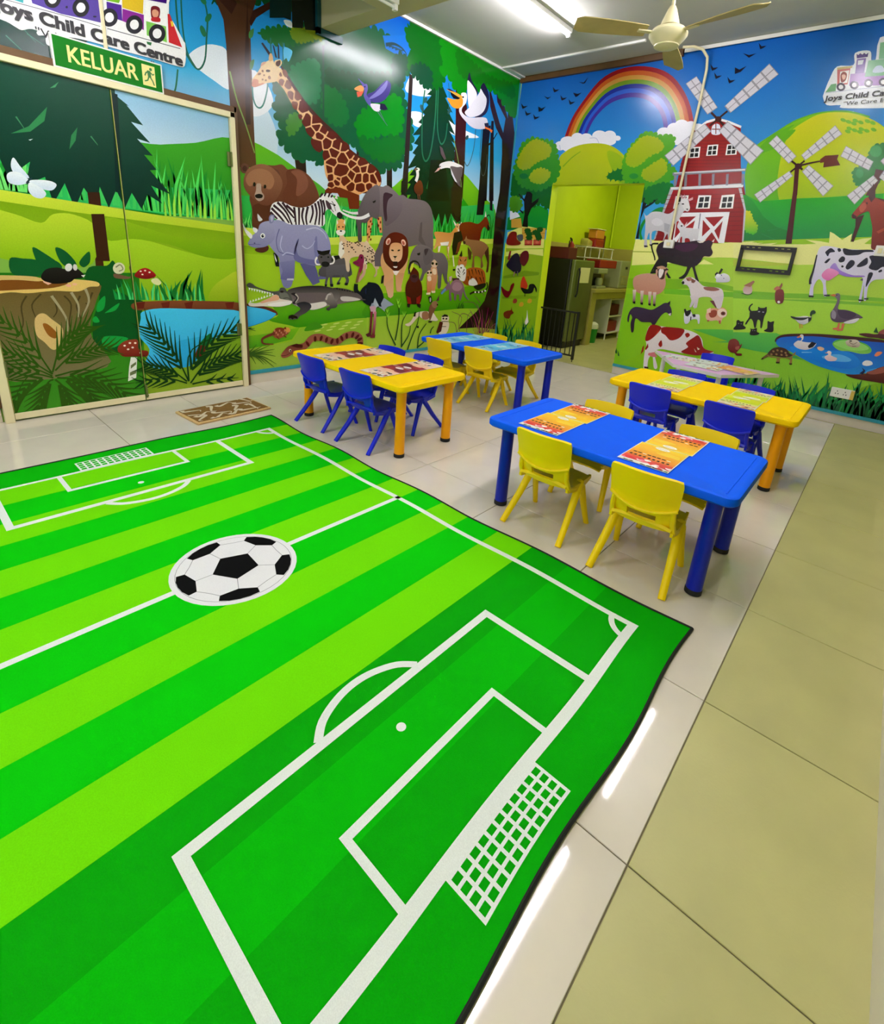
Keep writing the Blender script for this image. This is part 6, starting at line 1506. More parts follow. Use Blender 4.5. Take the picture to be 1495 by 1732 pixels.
b 205,205,15>110,180,10 - 3069 1988 3016 2312 3040 2505 3133 2593 3252 2646 3433 2636 3599 2577 3711 2502 3841 2385 3961 1936 3651 1568 3286 1678
s 90,170,20 11.38,11.38 2795 2422 3011 2579 3124 2629 3250 2654 3431 2645 3596 2588
b 110,180,15 - 3438 2572 3429 2565 3410 2571 3396 2584 3397 2595 3412 2595 3430 2585
b 110,180,15 - 3497 2503 3489 2496 3470 2502 3456 2515 3457 2526 3472 2527 3490 2516
b 110,180,15 - 3524 2560 3516 2554 3497 2559 3483 2572 3484 2583 3499 2584 3517 2573
b 110,180,15 - 3583 2492 3574 2486 3556 2491 3542 2504 3543 2515 3558 2515 3576 2505
b 110,180,15 - 3609 2549 3600 2542 3582 2548 3569 2561 3569 2572 3584 2572 3602 2562
b 110,180,15 - 3667 2482 3658 2475 3640 2481 3627 2493 3627 2504 3642 2505 3659 2495
b 110,180,15 - 3479 2555 3470 2548 3452 2554 3437 2567 3438 2578 3454 2578 3472 2568
b 110,180,15 - 3538 2486 3529 2480 3511 2485 3497 2498 3498 2509 3513 2510 3531 2500
b 110,180,15 - 3565 2543 3556 2537 3538 2543 3524 2556 3525 2566 3540 2567 3557 2557
b 110,180,15 - 3623 2476 3614 2470 3596 2475 3583 2488 3583 2499 3598 2499 3616 2489
b 110,180,15 - 3648 2532 3640 2526 3622 2532 3609 2544 3609 2555 3624 2556 3641 2545
b 110,180,15 - 3493 2481 3484 2474 3465 2480 3451 2493 3452 2504 3467 2504 3486 2494
b 110,180,15 - 3520 2538 3511 2532 3493 2537 3479 2550 3480 2561 3495 2562 3513 2551
b 110,180,15 - 3579 2470 3570 2464 3552 2469 3538 2482 3539 2493 3554 2494 3571 2483
b 90,170,20 - 2823 2408 2921 2513 3058 2575 3023 2530 3081 2526 2971 2400 2813 2346
p 30,165,20>10,130,70 - 2772 2004 2919 1933 3234 1960 3432 1968 3843 2000 3951 1587 2844 1525
p 20,150,30>10,110,50 - 2759 2023 2876 1932 2993 1799 3114 1713 3221 1681 3252 1548 2871 1527
s 20,130,60 6.88,3.44 3056 1674 3135 1695 3204 1716
s 20,130,60 6.96,3.48 3011 1645 3142 1596 3197 1572
f 210,210,20>60,180,40 12.53,30.44 2826 1841 2874 1824 2915 1761 2964 1698 2951 1643 2864 1676
p 20,140,30>10,130,50 - -24 1705 215 1793 361 1862 476 1877 614 1826 666 1590 -6 1565
p 230,235,250 - 34 1818 165 1778 205 1738 51 1693
@wb farm_meadow_picture 
p 150,200,20>130,195,20 - 74 1487 605 1476 1887 1538 2780 1565 3932 1661 5201 1757 6069 -206 4383 -51 1758 -73 -77 120
p 226,226,120 - 34 1538 290 1631 601 1588 617 1373 44 1324
p 150,180,40 - 33 1338 619 1359 625 1318 40 1281
p 226,232,120 - 39 1288 331 1342 611 1359 623 1277 48 1223
p 140,175,30>130,180,20 - 37 1230 337 1293 615 1277 648 348 28 248
p 110,150,20 - 33 972 368 1075 594 1073 591 1038 37 942
p 120,160,20 - 48 702 411 767 604 768 592 738 52 672
p 236,238,140 - 1788 1537 1878 1536 2011 1532 2353 1539 2644 1535 2733 1549 2811 1563 2991 1563 3024 1418 2673 1403 2524 1383 2396 1333 1795 1255 1781 1394
p 170,185,70 - 1778 1409 2000 1418 2002 1408 1780 1397
p 140,195,20|175,215,60 - 1789 1255 2157 1284 2541 1394 3026 1409 3117 1017 1788 851
p 236,240,140 - 2498 1321 2650 1333 2545 1374
p 120,180,10 - 1787 1113 2330 1155 2727 1154 3096 1106 3104 1069 2642 1105 2208 1027 1784 1003
p 236,238,150 - 2785 1541 2898 1566 2975 1574 2927 1553 3047 1564 2999 1548 3164 1570 3119 1550 3233 1560 3376 1568 3468 1578 3382 1608 3493 1601 3563 1591 3547 1685 3581 1669 3652 1621 3710 1675 3713 1608 3791 1637 3857 1648 3815 1596 3949 1595 3990 1442 3373 1385 2815 1408
p 180,200,60 - 2818 1394 3339 1391 3377 1367 2832 1332
p 175,215,60 - 3372 1386 3990 1442 4070 1136 2908 991 2834 1322
p 120,190,30 - 2884 1101 3321 1121 3710 1156 4063 1163 4070 1136 2897 1042
p 110,190,20 - 2205 1041 2413 1054 2791 1075 3097 1100 3108 1054 2662 1010 2216 989
p 125,192,20|168,216,52 - 1795 941 2218 979 2664 1001 3110 1044 3182 734 2637 666 1802 104 1779 505
p 90,190,60>60,170,70 - 2578 657 2827 697 3182 734 3226 543 3039 589 2855 567 2808 559 2945 593
p 165,220,50>170,220,60 - 2898 1037 3338 1052 3654 1073 4077 1109 4148 841 3492 758 2979 672
p 90,190,70>70,175,80 - 2975 692 3351 744 3418 716 3363 657 3500 583 3629 530 3268 539 3006 552
p 140,205,50>150,215,70 - 3009 542 3285 542 3629 530 3955 483 4251 447 4400 418 4469 160 4309 228 3804 82 3151 -96
p 120,190,40 - 2889 1076 3244 1088 3334 1065 3648 1099 4075 1117 4081 1096 3654 1073 3253 1051 2901 1023
b 130,190,30>80,150,10 - 4102 346 4145 403 4251 447 4397 427 4492 73 4346 87 4204 94 4102 202
@wb farm_tree_picture round green trees
f 8,92,24 26.84,65.62 -14 2251 108 2195 276 2100 588 2109 663 2032 655 1878 596 1839 489 1903 394 1863 332 1942 234 2035 191 1968 70 1955 18 2077
p 14,8,8 - 257 1616 271 1767 238 1941 268 2035 319 2034 357 2008 363 1902 462 1968 454 1916 365 1836 327 1741 345 1612
l 14,8,8 21.34,12.2 249 1928 151 2008
l 14,8,8 21.59,12.34 252 1780 138 1846
f 70,140,20>60,130,20 21.73,52.77 32 1968 139 1968 209 1901 194 1820 72 1804 27 1872
f 60,150,20>30,120,25 32.38,71.24 109 2562 213 2627 342 2633 546 2579 625 2520 621 2438 686 2352 690 2213 617 2116 444 2060 232 2092 81 2198 45 2318 86 2448
f 160,170,10>140,160,20 19.51,48.78 144 2517 288 2622 477 2569 559 2496 500 2415 360 2379 294 2324 165 2299 79 2361
f 160,170,20>130,160,20 19.51,48.77 290 2223 392 2292 522 2274 584 2216 489 2132 338 2149
b 20,110,40 - 260 2216 251 2197 220 2186 179 2187 144 2200 129 2219 139 2238 171 2249 211 2248 245 2235
f 8,100,30 27.17,59.77 1302 2185 1364 2262 1497 2270 1599 2191 1652 2062 1791 1934 2156 1935 2087 2082 1669 2126 1463 2130 1327 2132
f 80,160,20>60,150,20 25.88,56.93 1500 2372 1571 2493 1663 2597 1757 2603 1859 2560 1976 2564 2021 2467 1988 2375 1981 2279 2080 2240 2040 2120 1932 2059 1824 2048 1723 2138 1567 2128 1507 2257
f 165,180,10>140,170,20 15.66,39.15 1551 2445 1670 2561 1794 2552 1900 2486 1899 2427 1787 2384 1715 2325 1640 2278 1531 2320
f 160,180,10>140,165,20 15.53,38.84 1734 2225 1856 2308 1929 2341 1991 2230 1890 2135 1777 2149
b 30,130,40 - 1695 2182 1688 2166 1664 2157 1632 2157 1605 2168 1591 2185 1598 2201 1622 2211 1654 2210 1682 2199
p 10,10,10 - 1787 1542 1798 1779 1796 1961 1833 2050 1878 2040 1846 1931 1833 1881 1908 1941 1958 1961 1905 1902 1828 1851 1804 1749 1821 1543
f 10,110,30 20.33,50.82 1812 2050 1992 2106 2106 2048 2106 1952 2031 1912 1924 1971 1862 1901 1824 1931
b 20,130,40 - 1919 1832 2018 1873 2048 1824 1905 1792 1838 1627 1865 1545 1832 1544 1815 1688
f 10,120,40 14.91,36.21 3590 2183 3632 2216 3669 2305 3675 2361 3720 2375 3796 2344 3850 2208 3810 2142 3772 2063 3711 2029 3624 2089
b 40,150,70 - 3743 2324 3742 2298 3727 2282 3702 2284 3678 2301 3663 2328 3664 2355 3680 2370 3704 2369 3729 2351
b 30,140,60 - 3664 2157 3664 2137 3654 2125 3637 2125 3621 2138 3610 2159 3610 2179 3620 2192 3637 2191 3653 2178
p 70,16,12 - 3739 2189 3796 2176 3790 2109 3781 2028 3773 1982 3723 1982 3743 2098
@wb flock_picture dark birds flying
p 16,18,40 - 43 3047 84 3009 147 3008 111 2991 73 2981 60 3001
p 16,18,40 - 110 2965 151 2927 214 2927 178 2909 141 2899 127 2919
p 16,18,40 - 238 2912 278 2875 340 2875 305 2857 268 2847 255 2866
p 16,18,40 - 473 3174 511 3138 569 3136 536 3120 502 3112 489 3130
p 16,18,40 - 590 3077 627 3041 684 3040 652 3023 619 3015 606 3033
p 16,18,40 - 707 3023 743 2987 799 2987 768 2970 735 2961 723 2980
p 16,18,40 - 810 3180 875 3169 925 3218 892 3160 869 3157
p 16,18,40 - 754 3082 813 3063 865 3070 818 3037 794 3033
p 16,18,40 - 360 3093 420 3067 470 3075 422 3049
p 16,18,40 - 299 2986 351 2960 407 2975 361 2933 313 2926
p 16,18,40 - 2223 3159 2256 3124 2302 3122 2278 3107 2251 3099 2240 3117
p 16,18,40 - 2273 3084 2306 3049 2351 3048 2327 3033 2301 3024 2290 3042
p 16,18,40 - 2403 3030 2436 2996 2480 2995 2457 2980 2431 2971 2420 2989
p 16,18,40 - 2612 3273 2642 3240 2683 3238 2662 3224 2638 3217 2628 3234
p 16,18,40 - 2497 3208 2552 3185 2612 3190 2557 3163
p 16,18,40 - 2452 3101 2495 3077 2553 3099 2513 3057 2464 3045
@wb windmill_barn_picture red barn with windmill sails
p 150,14,16>130,10,14 - 2184 2591 2296 2661 2394 2679 2490 2639 2619 2585 2695 2248 2793 1989 2116 1991 2126 2310 2166 2539
p 240,240,245 - 2190 2597 2294 2668 2393 2686 2500 2651 2623 2597 2621 2578 2505 2629 2397 2666 2299 2646 2207 2583
l 112,8,14 5.38,5.38 2160 2499 2645 2469
l 112,8,14 5.4,5.4 2155 2470 2652 2441
l 112,8,14 5.41,5.41 2149 2440 2658 2412
l 112,8,14 5.42,5.42 2144 2410 2664 2384
l 112,8,14 5.44,5.44 2138 2381 2671 2355
l 112,8,14 5.45,5.45 2132 2351 2677 2327
l 112,8,14 5.47,5.47 2127 2321 2684 2298
l 112,8,14 5.48,5.48 2121 2290 2690 2269
l 112,8,14 5.49,5.49 2116 2260 2697 2240
b 226,230,245 - 2369 2545 2356 2605 2371 2629 2397 2634 2429 2612 2445 2540
l 120,10,14 8.02,8.02 2386 2635 2406 2543
l 120,10,14 8.02,8.02 2360 2589 2435 2583
p 245,245,245 - 2353 2448 2449 2449 2459 2352 2357 2352
p 20,16,20 - 2364 2436 2397 2437 2400 2403 2367 2402
p 20,16,20 - 2405 2438 2437 2439 2441 2404 2408 2404
p 20,16,20 - 2367 2394 2400 2395 2404 2360 2370 2359
p 20,16,20 - 2409 2394 2441 2395 2445 2361 2412 2360
p 245,245,245 - 2530 2444 2622 2445 2633 2351 2535 2350
p 20,16,20 - 2541 2433 2572 2434 2576 2400 2544 2399
p 20,16,20 - 2580 2435 2611 2435 2615 2402 2584 2401
p 20,16,20 - 2545 2391 2576 2392 2580 2358 2548 2357
p 20,16,20 - 2584 2392 2616 2393 2619 2359 2588 2358
p 245,245,245 - 2185 2437 2285 2438 2294 2339 2188 2339
p 20,16,20 - 2196 2425 2230 2426 2233 2391 2199 2390
p 20,16,20 - 2239 2427 2273 2428 2276 2393 2242 2392
p 20,16,20 - 2199 2382 2234 2383 2237 2347 2202 2346
p 20,16,20 - 2242 2382 2276 2383 2280 2348 2246 2347
p 130,130,142 - 2057 2207 2752 2227 2745 2201 2063 2179
p 214,214,222 - 2072 2207 2740 2221 2740 2208 2074 2197
p 130,130,142 - 2078 2064 2749 2097 2751 2057 2076 2036
p 226,226,232 - 2086 2064 2744 2090 2745 2074 2089 2050
p 130,130,145 - 2077 2192 2103 2196 2120 2078 2097 2071
p 130,130,145 - 2182 2190 2208 2193 2225 2077 2202 2070
p 130,130,145 - 2321 2186 2346 2189 2363 2075 2342 2068
p 130,130,145 - 2449 2183 2473 2186 2491 2073 2470 2067
p 130,130,145 - 2580 2179 2603 2183 2621 2072 2601 2065
p 130,130,145 - 2719 2176 2742 2179 2760 2070 2741 2064
p 150,14,16>130,8,12 - 2088 2038 2737 2051 2814 1864 2862 1556 1989 1531 2027 1824
p 180,180,190 - 2064 2057 2098 2038 2048 1824 2007 1552 1989 1531 2027 1824
p 190,190,200 - 2719 2051 2746 2051 2829 1855 2873 1566 2860 1565 2812 1855
p 226,226,232 - 2062 2067 2756 2081 2757 2059 2077 2043
l 110,6,12 4.68,4.68 2036 1990 2778 2002
l 110,6,12 4.69,4.69 2032 1946 2786 1961
l 110,6,12 4.71,4.71 2029 1901 2793 1920
l 110,6,12 4.73,4.73 2025 1855 2801 1879
l 110,6,12 4.74,4.74 2022 1810 2809 1838
l 110,6,12 4.76,4.76 2018 1764 2816 1797
l 110,6,12 4.78,4.78 2015 1718 2824 1755
l 110,6,12 4.79,4.79 2011 1672 2831 1714
l 110,6,12 4.81,4.81 2007 1625 2839 1672
l 110,6,12 4.82,4.82 2004 1579 2847 1630
p 246,246,246 - 2136 1980 2265 1988 2273 1862 2133 1857
p 16,14,18 - 2151 1969 2195 1971 2196 1925 2152 1923
p 16,14,18 - 2207 1973 2250 1975 2251 1929 2208 1927
p 16,14,18 - 2152 1913 2196 1915 2198 1869 2154 1867
p 16,14,18 - 2208 1916 2252 1918 2253 1872 2210 1869
p 246,246,246 - 2362 1988 2485 1987 2495 1864 2362 1860
p 16,14,18 - 2378 1969 2419 1971 2421 1926 2380 1924
p 16,14,18 - 2430 1973 2471 1975 2473 1930 2432 1928
p 16,14,18 - 2380 1915 2421 1917 2423 1872 2381 1870
p 16,14,18 - 2433 1917 2474 1919 2476 1874 2435 1872
p 246,246,246 - 2582 1987 2697 1996 2710 1867 2584 1863
p 16,14,18 - 2597 1969 2637 1971 2639 1927 2600 1925
p 16,14,18 - 2647 1973 2686 1974 2689 1931 2650 1929
p 16,14,18 - 2600 1916 2639 1918 2642 1875 2602 1872
p 16,14,18 - 2650 1918 2689 1920 2692 1877 2653 1875
p 240,240,248 - 2184 1817 2688 1835 2702 1543 2193 1521
p 150,12,16 - 2202 1778 2380 1787 2283 1683
p 150,12,16 - 2378 1749 2374 1672 2294 1674
p 150,12,16 - 2194 1768 2269 1653 2206 1562
p 150,12,16 - 2283 1634 2404 1532 2234 1523
p 150,12,16 - 2468 1780 2643 1793 2572 1693
p 150,12,16 - 2643 1751 2645 1573 2585 1656
p 150,12,16 - 2454 1756 2543 1673 2479 1594
p 150,12,16 - 2564 1641 2652 1540 2501 1537
l 120,120,140 9.57,9.57 2417 1816 2429 1669
l 50,16,16 18.56,18.56 2321 2737 2470 2609
l 50,16,16 18.53,18.53 2468 2736 2332 2620
p 150,148,158 - 2432 2780 2741 3092 2838 2995 2498 2717
p 212,210,220 - 2441 2784 2496 2838 2526 2809 2469 2757
p 212,210,220 - 2474 2752 2531 2804 2562 2774 2502 2725
p 212,210,220 - 2506 2849 2559 2902 2593 2869 2537 2819
p 212,210,220 - 2542 2814 2598 2864 2631 2832 2573 2784
p 212,210,220 - 2569 2912 2621 2964 2657 2929 2603 2879
p 212,210,220 - 2609 2874 2663 2923 2699 2888 2642 2841
p 212,210,220 - 2631 2974 2682 3025 2721 2986 2668 2938
p 212,210,220 - 2674 2932 2727 2980 2765 2942 2710 2896
p 212,210,220 - 2691 3034 2741 3084 2782 3043 2731 2995
p 212,210,220 - 2737 2989 2789 3036 2830 2995 2776 2951
p 150,148,158 - 2290 2722 2021 3019 2113 3072 2373 2775
p 212,210,220 - 2289 2729 2244 2778 2280 2801 2324 2752
p 212,210,220 - 2330 2756 2286 2805 2322 2827 2365 2778
p 212,210,220 - 2236 2788 2191 2838 2228 2860 2272 2811
p 212,210,220 - 2278 2814 2234 2864 2270 2886 2313 2837
p 212,210,220 - 2182 2847 2137 2897 2175 2920 2219 2870
p 212,210,220 - 2225 2873 2181 2923 2218 2946 2261 2896
p 212,210,220 - 2128 2907 2083 2957 2121 2979 2166 2929
p 212,210,220 - 2172 2933 2128 2983 2165 3005 2209 2955
p 212,210,220 - 2074 2966 2029 3017 2068 3039 2113 2989
p 212,210,220 - 2119 2993 2074 3043 2113 3065 2157 3015
p 150,148,158 - 2488 2648 2863 2373 2777 2254 2425 2571
p 212,210,220 - 2494 2639 2574 2579 2545 2543 2467 2606
p 212,210,220 - 2463 2600 2540 2537 2511 2499 2435 2567
p 212,210,220 - 2589 2568 2669 2509 2637 2468 2560 2531
p 212,210,220 - 2555 2525 2632 2462 2600 2420 2525 2487
p 212,210,220 - 2683 2498 2761 2441 2728 2395 2652 2457
p 212,210,220 - 2646 2450 2722 2388 2688 2342 2614 2407
p 212,210,220 - 2776 2430 2853 2373 2817 2323 2742 2384
p 212,210,220 - 2736 2376 2811 2315 2775 2264 2702 2329
p 150,148,158 - 2359 2571 2051 2270 1939 2373 2283 2644
p 212,210,220 - 2351 2569 2301 2520 2266 2554 2318 2600
p 212,210,220 - 2313 2605 2260 2559 2225 2593 2280 2637
p 212,210,220 - 2292 2511 2241 2462 2203 2498 2256 2545
p 212,210,220 - 2250 2551 2197 2504 2158 2540 2215 2584
p 212,210,220 - 2231 2453 2179 2402 2138 2441 2193 2489
p 212,210,220 - 2186 2495 2131 2447 2090 2486 2148 2531
p 212,210,220 - 2169 2393 2116 2341 2072 2382 2128 2431
p 212,210,220 - 2121 2438 2065 2389 2020 2430 2079 2477
p 212,210,220 - 2106 2331 2051 2279 2004 2322 2061 2373
p 212,210,220 - 2054 2380 1996 2330 1949 2373 2009 2421
b 60,14,14 - 2430 2670 2428 2655 2415 2647 2396 2648 2379 2659 2370 2675 2372 2690 2385 2698 2404 2696 2421 2685
@wb windmill_picture wooden windmills with grey sails
p 80,16,14>60,8,10 - 3146 2233 3181 2231 3223 1988 3188 1988
p 80,12,14>60,8,10 - 3175 2088 3207 2087 3280 1568 3230 1565
p 60,14,12 - 3701 1806 3754 1832 3738 1609 3717 1608 3717 1733
l 50,16,14 15.5,15.5 3119 2178 3211 2273
l 50,16,14 15.5,15.5 3107 2277 3212 2200
b 60,16,14 - 3201 2228 3200 2214 3188 2206 3171 2206 3155 2215 3146 2230 3148 2245 3159 2253 3177 2252 3193 2243
s 60,20,16 16.33,11.67 3175 2232 3261 2253 3346 2267
p 96,30,14 - 3326 2280 3357 2308 3453 2310 3451 2275 3485 2227 3365 2213 3360 2255 3334 2250
p 150,148,158 - 3173 2320 3369 2545 3437 2472 3214 2276
p 212,210,220 - 3178 2322 3212 2361 3232 2340 3196 2303
p 212,210,220 - 3199 2300 3236 2337 3255 2316 3217 2281
p 212,210,220 - 3219 2368 3253 2407 3275 2383 3239 2347
p 212,210,220 - 3242 2344 3278 2379 3301 2356 3263 2322
p 212,210,220 - 3259 2414 3292 2452 3317 2426 3282 2390
p 212,210,220 - 3285 2386 3321 2421 3345 2395 3308 2362
p 212,210,220 - 3298 2459 3331 2496 3358 2467 3323 2432
p 212,210,220 - 3327 2428 3362 2463 3388 2434 3352 2402
p 212,210,220 - 3337 2503 3369 2539 3398 2508 3364 2474
p 212,210,220 - 3369 2469 3403 2503 3431 2472 3395 2440
p 150,148,158 - 3094 2253 2888 2434 2940 2496 3140 2312
p 212,210,220 - 3091 2259 3048 2297 3069 2323 3111 2285
p 212,210,220 - 3114 2289 3072 2327 3092 2352 3133 2314
p 212,210,220 - 3040 2304 2997 2342 3018 2368 3060 2330
p 212,210,220 - 3064 2334 3021 2372 3042 2398 3084 2359
p 212,210,220 - 2989 2349 2946 2387 2967 2414 3010 2375
p 212,210,220 - 3013 2379 2971 2418 2992 2444 3034 2405
p 212,210,220 - 2938 2395 2894 2433 2916 2460 2959 2421
p 212,210,220 - 2962 2425 2919 2464 2941 2490 2984 2451
p 150,148,158 - 3251 2238 3479 2061 3423 1976 3212 2184
p 212,210,220 - 3254 2232 3303 2194 3285 2168 3238 2209
p 212,210,220 - 3235 2205 3282 2164 3264 2138 3219 2182
p 212,210,220 - 3312 2187 3360 2149 3340 2120 3294 2161
p 212,210,220 - 3291 2156 3337 2115 3317 2086 3272 2130
p 212,210,220 - 3369 2142 3417 2105 3395 2073 3349 2113
p 212,210,220 - 3346 2108 3391 2067 3369 2034 3325 2078
p 212,210,220 - 3426 2098 3473 2061 3449 2025 3404 2065
p 212,210,220 - 3400 2060 3446 2019 3422 1983 3378 2026
p 150,148,158 - 3151 2151 2936 1922 2869 1993 3113 2192
p 212,210,220 - 3145 2149 3110 2112 3092 2131 3129 2166
p 212,210,220 - 3127 2169 3089 2135 3071 2154 3110 2187
p 212,210,220 - 3104 2105 3068 2067 3047 2089 3085 2125
p 212,210,220 - 3082 2128 3044 2093 3023 2115 3063 2148
p 212,210,220 - 3061 2060 3025 2021 3002 2046 3040 2082
p 212,210,220 - 3037 2086 2998 2050 2975 2075 3016 2109
p 212,210,220 - 3018 2014 2981 1975 2955 2003 2994 2039
p 212,210,220 - 2991 2043 2951 2007 2925 2035 2967 2069
p 212,210,220 - 2974 1968 2937 1928 2908 1958 2948 1995
p 212,210,220 - 2944 2000 2903 1963 2875 1993 2917 2028
p 150,148,158 - 3696 2179 3468 2297 3487 2378 3710 2247
p 212,210,220 - 3692 2185 3645 2209 3651 2239 3698 2214
p 212,210,220 - 3699 2219 3652 2244 3659 2274 3705 2247
p 212,210,220 - 3636 2214 3588 2238 3595 2270 3642 2244
p 212,210,220 - 3643 2249 3596 2275 3603 2307 3650 2279
p 212,210,220 - 3579 2243 3531 2268 3539 2301 3586 2275
p 212,210,220 - 3587 2280 3540 2306 3547 2339 3594 2312
p 212,210,220 - 3522 2273 3473 2298 3481 2333 3529 2306
p 212,210,220 - 3531 2312 3482 2338 3490 2372 3538 2344
p 150,148,158 - 3778 2100 3666 1911 3593 1982 3736 2142
p 212,210,220 - 3774 2097 3751 2059 3730 2079 3756 2115
p 212,210,220 - 3753 2118 3726 2083 3705 2104 3735 2137
p 212,210,220 - 3746 2051 3723 2012 3698 2036 3725 2073
p 212,210,220 - 3721 2076 3694 2040 3670 2064 3700 2097
p 212,210,220 - 3718 2005 3694 1965 3667 1992 3693 2029
p 212,210,220 - 3689 2033 3662 1996 3634 2023 3665 2057
p 212,210,220 - 3690 1958 3665 1917 3634 1947 3661 1985
p 212,210,220 - 3657 1989 3629 1952 3598 1982 3629 2017
p 150,148,158 - 3753 2248 3848 2399 3922 2322 3805 2196
p 212,210,220 - 3758 2250 3778 2282 3803 2257 3780 2227
p 212,210,220 - 3784 2223 3807 2253 3831 2228 3806 2201
p 212,210,220 - 3782 2288 3802 2319 3829 2292 3807 2262
p 212,210,220 - 3811 2258 3833 2287 3860 2260 3835 2233
p 212,210,220 - 3806 2325 3826 2356 3855 2327 3833 2297
p 212,210,220 - 3838 2293 3860 2322 3889 2292 3865 2265
p 212,210,220 - 3830 2362 3849 2393 3881 2361 3859 2332
p 212,210,220 - 3864 2327 3886 2355 3917 2323 3893 2297
p 150,148,158 - 3798 2185 3987 2067 3962 1986 3777 2123
p 212,210,220 - 3802 2180 3842 2155 3832 2126 3793 2153
p 212,210,220 - 3791 2149 3831 2122 3821 2093 3782 2122
p 212,210,220 - 3849 2150 3889 2125 3879 2095 3840 2121
p 212,210,220 - 3838 2117 3878 2090 3868 2059 3829 2088
p 212,210,220 - 3897 2120 3936 2095 3926 2063 3887 2090
p 212,210,220 - 3885 2084 3924 2058 3914 2025 3875 2054
p 212,210,220 - 3944 2091 3983 2066 3972 2032 3933 2058
p 212,210,220 - 3932 2053 3970 2026 3960 1992 3921 2020
@wb logo_train_picture 
b 236,240,250 - 3224 2802 3239 2911 3270 2995 3383 2990 3371 3077 3469 3078 3497 3006 3524 3012 3510 3138 3578 3168 4071 3123 4299 2596 3957 2629 3658 2647 3388 2673 3366 2698 3269 2707 3227 2768
p 110,170,120 - 3233 2807 3261 2865 3297 2866 3306 2809
p 206,110,110 - 3276 2972 3368 2971 3378 2851 3307 2848
p 250,245,245 - 3301 2953 3364 2955 3373 2862 3319 2863
b 150,70,60 - 3310 2930 3325 2950 3353 2930 3357 2886 3338 2868 3322 2885
b 236,190,170 - 3320 2921 3332 2930 3350 2915 3349 2893 3336 2891
p 200,180,120 - 3272 2986 3379 2985 3378 2969 3276 2970
p 120,90,170 - 3395 3031 3457 3030 3485 2827 3423 2834
p 60,30,120 - 3383 3070 3397 3059 3407 3071 3425 3058 3434 3069 3450 3056 3462 3067 3465 3036 3393 3036
p 236,240,250 - 3406 3019 3445 3018 3443 2987 3412 2986
p 170,130,200 - 3379 2926 3588 2915 3794 2903 3824 2792 3392 2838
p 130,190,150 - 3477 3009 3583 3004 3615 2885 3483 2892
b 206,220,245 - 3530 2917 3538 2958 3577 2958 3603 2913
p 130,190,150 - 3523 3126 3732 3132 3771 2987 3544 3009
b 50,40,60 - 3368 2832 3366 2814 3353 2805 3334 2807 3315 2820 3304 2840 3305 2858 3319 2867 3338 2865 3357 2851
b 240,240,248 - 3353 2834 3352 2824 3345 2819 3335 2820 3325 2827 3319 2838 3320 2847 3327 2853 3337 2851 3347 2844
b 50,40,60 - 3458 2836 3457 2818 3444 2808 3425 2811 3406 2824 3396 2843 3397 2861 3410 2870 3429 2868 3447 2855
b 240,240,248 - 3443 2837 3443 2828 3436 2823 3426 2824 3416 2831 3410 2841 3411 2851 3418 2856 3428 2855 3438 2848
b 50,40,60 - 3550 2838 3549 2821 3537 2812 3518 2814 3500 2827 3490 2846 3491 2863 3503 2873 3522 2870 3540 2857
b 240,240,248 - 3536 2840 3536 2831 3529 2826 3519 2827 3510 2834 3504 2844 3505 2853 3511 2858 3521 2857 3531 2850
b 50,40,60 - 3647 2834 3646 2817 3634 2808 3616 2810 3598 2823 3588 2841 3589 2859 3601 2868 3619 2865 3637 2853
b 240,240,248 - 3633 2836 3633 2827 3627 2822 3617 2823 3607 2830 3602 2840 3602 2849 3609 2854 3618 2853 3628 2846
b 50,40,60 - 3750 2832 3749 2815 3738 2806 3720 2808 3703 2821 3692 2839 3693 2856 3705 2865 3722 2863 3740 2850
b 240,240,248 - 3736 2834 3736 2825 3730 2820 3721 2821 3711 2828 3706 2837 3706 2846 3712 2851 3722 2850 3731 2843
l 150,160,200 3.11,3.11 3234 2803 3819 2808
@wb goat_picture white goat and kid
b 214,212,220>190,188,196 - 1831 1811 1864 1781 1921 1822 2006 1824 2094 1805 2148 1845 2193 1923 2205 1961 2255 1961 2293 1895 2290 1838 2251 1837 2230 1789 2210 1740 2161 1679 2164 1560 2148 1539 2123 1608 2089 1516 2090 1617 1960 1622 1983 1479 1959 1488 1930 1610 1915 1548 1930 1466 1897 1464 1881 1608 1867 1710 1849 1770
b 220,218,226 - 1930 1722 1976 1763 2045 1735 2053 1695 1981 1683
b 226,222,228 - 2204 1942 2245 1961 2302 1876 2291 1833 2254 1847 2219 1895
p 230,170,180 - 2267 1947 2312 1971 2316 1947 2285 1933
p 200,150,160 - 2177 1999 2211 1980 2227 1952 2195 1961
p 200,150,160 - 2217 1999 2236 1980 2247 1952 2230 1961
b 40,30,40 - 2239 1904 2237 1900 2230 1898 2222 1898 2214 1900 2211 1904 2213 1908 2219 1910 2228 1911 2235 1908
p 60,50,60 - 2262 1857 2285 1862 2289 1843
p 30,26,30 - 1895 1476 1934 1476 1942 1461 1901 1459
p 30,26,30 - 1953 1493 1981 1489 1981 1474 1958 1476
p 170,168,180 - 2070 1716 2136 1698 2132 1618 2086 1637
b 226,224,232>200,198,208 - 2212 1681 2222 1730 2266 1712 2304 1674 2424 1669 2444 1689 2440 1641 2444 1573 2431 1543 2405 1571 2384 1531 2356 1569 2317 1567 2321 1523 2296 1521 2283 1585 2267 1565 2272 1515 2251 1514 2258 1604 2238 1652
p 236,200,205 - 2281 1693 2306 1737 2300 1694
p 226,200,205 - 2215 1740 2234 1721 2233 1701
b 30,20,30 - 2266 1690 2265 1686 2261 1683 2254 1683 2249 1685 2246 1690 2247 1694 2251 1697 2257 1698 2263 1695
@wb bull_picture black bull
